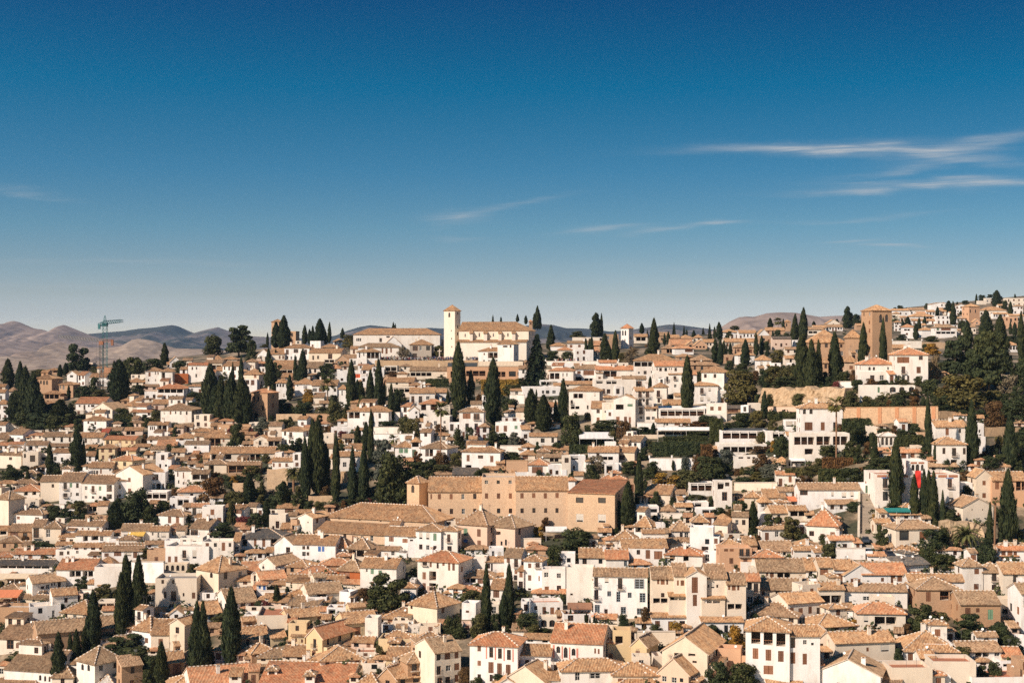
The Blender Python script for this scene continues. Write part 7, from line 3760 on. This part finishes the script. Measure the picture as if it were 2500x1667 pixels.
crane('dark teal tower crane with short jib and pointed top', 1205, 1010, 440, 330, (1400, 392, 14), (1140, 440, -6), 'crane_teal', 'crane_teal', 1.9)
crane('grey tower crane with long jib reaching over the mountains', 1165, 1245, 650, None, (680, 570, 10), (1290, 622, -4), 'steel_grey', 'crane_orange', 1.5)


def scaffold():
    x0, x1, y0, y1 = 1120, 1255, 1085, 1250
    u, v = px('A0', (x0 + x1) / 2, y1)
    Y = depth(u, v) - 1
    base = at(u, v, Y)
    e = bpy.data.objects.new('scaffold', None)
    COL.objects.link(e)
    e.location = base
    W = (x1 - x0) / 4.704 * Y / F
    H = (y1 - y0) / 4.704 * Y / F
    b = MB()
    for i in range(6):
        for y in (0, 1.1):
            b.tube((-W / 2 + W * i / 5, y, -1), (-W / 2 + W * i / 5, y, H), .05, .05, 'steel_grey', 4)
    link('standards', b.mesh('standards'), e)
    for j in range(1, 4):
        b = MB()
        z = H * j / 3.3
        b.box(-W / 2, W / 2, 0, 1.1, z, z + .08, 'wood')
        b.tube((-W / 2, 0, z + 1), (W / 2, 0, z + 1), .04, .04, 'steel_grey', 4)
        link('walkway', b.mesh('walkway'), e)
    tag(e, 'steel scaffold wrapped round the foot of the grey crane', 'scaffold')


scaffold()


# ------------------------------------------------------------------ people crowding the lookout by the church, too far to count
def crowd():
    r = random.Random(21)
    b = MB()
    cols = []
    for k, c in enumerate(((.03, .03, .035), (.5, .48, .45), (.30, .05, .04), (.05, .08, .2), (.35, .3, .22), (.12, .1, .08))):
        mat_flat('clothes_%d' % k, c, .9)
        cols.append('clothes_%d' % k)
    mat_flat('skin', (.42, .26, .18), .7)
    spots = []
    for k in range(170):
        x = r.uniform(-400, 540)
        spots.append(('C0', x, 846 - r.uniform(0, 14)))
    for k in range(26):
        spots.append(('C0', r.uniform(640, 780), 846 - r.uniform(0, 10)))
    for k in range(20):
        spots.append(('C0', r.uniform(1250, 1330), 900 - r.uniform(0, 10)))
    for k in range(24):
        spots.append(('C0', r.uniform(1640, 1950), 862 - r.uniform(0, 6)))
    for tile, x, y in spots:
        u, v = px(tile, x, y)
        p = ground(u, v + 3)
        p.z = at(u, v, p.y).z - .3
        h = r.uniform(1.55, 1.85)
        top, leg = r.choice(cols), r.choice(cols)
        a0 = r.random() * 3
        for sx in (-.09, .09):
            b.tube(p + Vector((sx * math.cos(a0), sx * math.sin(a0), 0)), p + Vector((sx * math.cos(a0), sx * math.sin(a0), h * .48)), .07, .1, leg, 6)
        prof = [(.16, .46), (.19, .56), (.21, .70), (.24, .80), (.13, .845), (.06, .86)]
        for (ra, za), (rb_, zb) in zip(prof[:-1], prof[1:]):
            b.tube(p + Vector((0, 0, za * h)), p + Vector((0, 0, zb * h)), ra, rb_, top, 7)
        for sx in (-1, 1):
            sh = p + Vector((sx * .24 * math.cos(a0), sx * .24 * math.sin(a0), h * .79))
            b.tube(sh, sh + Vector((sx * .06, r.uniform(-.15, .1), -.33 * h)), .055, .04, top, 5)
        hd = p + Vector((0, 0, h * .93))
        for (ra, za), (rb_, zb) in zip([(.04, -.1), (.085, -.06), (.1, 0)], [(.085, -.06), (.1, 0), (.05, .11)]):
            b.tube(hd + Vector((0, 0, za)), hd + Vector((0, 0, zb)), ra, rb_, 'skin' if za < 0 else 'interior', 7)
    tag(link('crowd', b.mesh('crowd')), 'crowd of tiny people along the lookout wall beneath the church', 'crowd', kind='stuff')


crowd()


def stone_cross():
    u, v = px('C0', 343, 845)
    Y = depth(u, v)
    b = MB()
    H = (845 - 715) / 4.704 * Y / F
    b.box(-.55, .55, -.55, .55, -1, H * .35, 'mortar')
    b.box(-.22, .22, -.22, .22, H * .35, H, 'mortar')
    b.box(-.9, .9, -.2, .2, H * .78, H * .86, 'mortar')
    o = link('stone_cross', b.mesh('stone_cross'), None, at(u, v, Y))
    tag(o, 'pale stone cross standing above the crowd at the lookout', 'cross')


stone_cross()


# ------------------------------------------------------------------ labels that single each thing out
LM = [('the square white church tower', 1098, 790), ('the long church nave', 1200, 830), ('the tall dark fir', 1308, 850), ('the brick bell tower', 2155, 800),
      ('the large wooden gallery villa', 2225, 890), ('the tower cranes', 250, 850), ('the tan brick convent', 1250, 1215), ('the chapel nave', 880, 1260),
      ('the stone stairway', 2118, 1250), ('the red banner', 2240, 1165), ('the long stone retaining wall', 2120, 1020), ('the big date palm', 2360, 1330),
      ('the orange terrace restaurant', 1190, 910), ('the white lookout tower', 1530, 820), ('the glazed terrace restaurant', 1815, 1075),
      ('the grey shutter house', 1510, 1460), ('the pink pilaster house', 1205, 1610), ('the three-bay white mansion', 1880, 1600), ('the turret house', 210, 1620),
      ('the cream tower house', 505, 1410), ('the mews row', 1710, 1450), ('the rust panel house', 435, 925), ('the red awnings', 775, 945), ('the far orange tower', 2378, 765),
      ('the dark roofed house', 640, 1300), ('the large cedar', 580, 830), ('the big white gabled house', 238, 1200), ('the blue cedar', 935, 1120), ('the teal awning', 2184, 1243), ('the yellow awning', 339, 1300)]
ORD = ['nearest', 'second', 'third', 'fourth', 'fifth', 'sixth', 'seventh', 'eighth', 'ninth', 'tenth', 'eleventh', 'twelfth', 'thirteenth', 'fourteenth', 'fifteenth', 'sixteenth', 'seventeenth', 'eighteenth', 'nineteenth', 'twentieth']
ORD += ['%d%s' % (i, {1: 'st', 2: 'nd', 3: 'rd'}.get(i % 10, 'th')) for i in range(21, 90)]


def where(u, v):
    best = min(LM, key=lambda l: math.hypot((l[1] - u), (l[2] - v) * 1.3))
    du, dv = u - best[1], v - best[2]
    if abs(du) > abs(dv) * 1.15:
        return ('right of ' if du > 0 else 'left of ') + best[0], best
    return ('below ' if dv > 0 else 'above ') + best[0], best


def give_labels(things, descf, cat, groupf):
    buckets = {}
    for t in things:
        fixed, d = descf(t)
        if fixed:
            tag(t['o'], fixed, cat(t), groupf(t))
            continue
        w, lm = where(t['u'], t['v'])
        buckets.setdefault((d, w), []).append((math.hypot(t['u'] - lm[1], t['v'] - lm[2]), t))
    for (d, w), l in buckets.items():
        l.sort(key=lambda x: x[0])
        for i, (_, t) in enumerate(l):
            if len(l) == 1:
                lab = d + ' ' + w
            elif i == 0:
                lab = d + ', nearest one ' + w
            else:
                lab = d + ', ' + ORD[i] + ' nearest ' + w
            tag(t['o'], lab, cat(t), groupf(t))


COLW = {'W': 'white', 'C': 'cream', 'Y': 'ochre', 'O': 'orange', 'B': 'tan brick', 'P': 'pinkish', 'T': 'pale brick', 'H': 'pale', 'G': 'grey', 'R': 'rust red', 'N': 'dark'}
RFW = {'g': 'gabled', 'm': 'gabled', 'h': 'hipped', 'e': 'gable-fronted', 's': 'lean-to roofed', 'f': 'flat-roofed'}
STW = {1: 'one-storey', 2: 'two-storey', 3: 'three-storey'}


def house_desc(t):
    sp = t['sp']
    n = sp.get('note')
    if n and (len(n.split()) >= 4):
        return n, None
    d = COLW[sp['col']] + ' ' + RFW[sp['roof']] + ' ' + STW.get(t['st'], 'tall') + ' house'
    if n:
        d = n + ' ' + RFW[sp['roof']] + ' ' + STW.get(t['st'], 'tall') + ' house'
    f = t['feats']
    for k, s in (('a', 'with arched windows'), ('l', 'with blue shutters'), ('g', 'with green shutters'), ('p', 'with open gallery'), ('B', 'with balcony'), ('b', 'with brown shutters')):
        if k in f:
            d += ' ' + s
            break
    return None, d


CATW = {'church_tower': 'tower', 'church': 'church', 'bell_tower': 'tower', 'convent': 'convent', 'gazebo': 'gazebo', 'lookout_tower': 'tower', 'arcade': 'arcade', 'kiosk': 'kiosk'}
give_labels(HOUSE_THINGS, house_desc, lambda t: CATW.get(t['sp'].get('name'), 'house'), lambda t: 'houses on the hillside' if 'name' not in t['sp'] else None)

LEAFW = {'d': 'dark green', 'o': 'olive green', 'y': 'golden autumn', 'r': 'russet autumn', 'm': 'purple red', 'b': 'blue grey', 'g': 'half bare grey'}


def tree_desc(t):
    k = t['k']
    if k == 'c':
        slim = t['H'] / max(t['W'], .1)
        d = ('tall ' if t['H'] > 17 else ('short ' if t['H'] < 8 else '')) + ('slender' if slim > 6 else ('broad' if slim < 3.2 else 'pointed')) + ' dark cypress'
    elif k == 't':
        d = ('large ' if t['W'] > 14 else ('small ' if t['W'] < 6 else '')) + LEAFW[t['col']] + (' garden shrub' if t['shrub'] else ' tree')
    else:
        d = {'k': 'spreading ' + ('blue grey' if t['col'] == 'b' else 'dark') + ' cedar', 'F': 'layered dark fir', 'P': 'stout feathery date palm', 'Q': 'slim fan palm'}[k]
    return None, d


give_labels(TREE_THINGS, tree_desc, lambda t: 'shrub' if t['shrub'] else {'c': 'cypress', 't': 'tree', 'k': 'cedar', 'F': 'fir', 'P': 'palm', 'Q': 'palm'}[t['k']],
            lambda t: 'shrubs in the gardens' if t['shrub'] else {'c': 'cypresses on the hillside', 't': 'leafy trees in the gardens', 'k': 'cedars', 'F': 'firs', 'P': 'date palms', 'Q': 'fan palms'}[t['k']])
WW = {'W': 'white garden wall with posts', 'C': 'cream garden wall', 'S': 'rough rubble stone wall', 'B': 'tan brick garden wall', 'P': 'pink stone terrace wall', 'M': 'long stone retaining wall with brick piers', 'R': 'sandy bare earth bank'}
give_labels(WALL_THINGS, lambda t: (None, WW[t['col']]), lambda t: 'wall' if t['col'] != 'R' else 'bank', lambda t: 'garden walls')
AW = {'r': 'red', 'n': 'brown', 'k': 'dark', 'c': 'cream', 'w': 'white', 'y': 'yellow', 'o': 'orange', 't': 'teal'}
give_labels(AWN_THINGS, lambda t: (None, AW[t['col']] + ' canvas awning on posts'), lambda t: 'awning', lambda t: 'awnings over terraces')
give_labels(HEDGE_THINGS, lambda t: (None, LEAFW[t['col']] + ' clipped garden hedge'), lambda t: 'hedge', lambda t: 'garden hedges')
print('THINGS', len(HOUSE_THINGS), len(TREE_THINGS), 'mass faces', len(MASS.f), 'objects', len(bpy.data.objects))
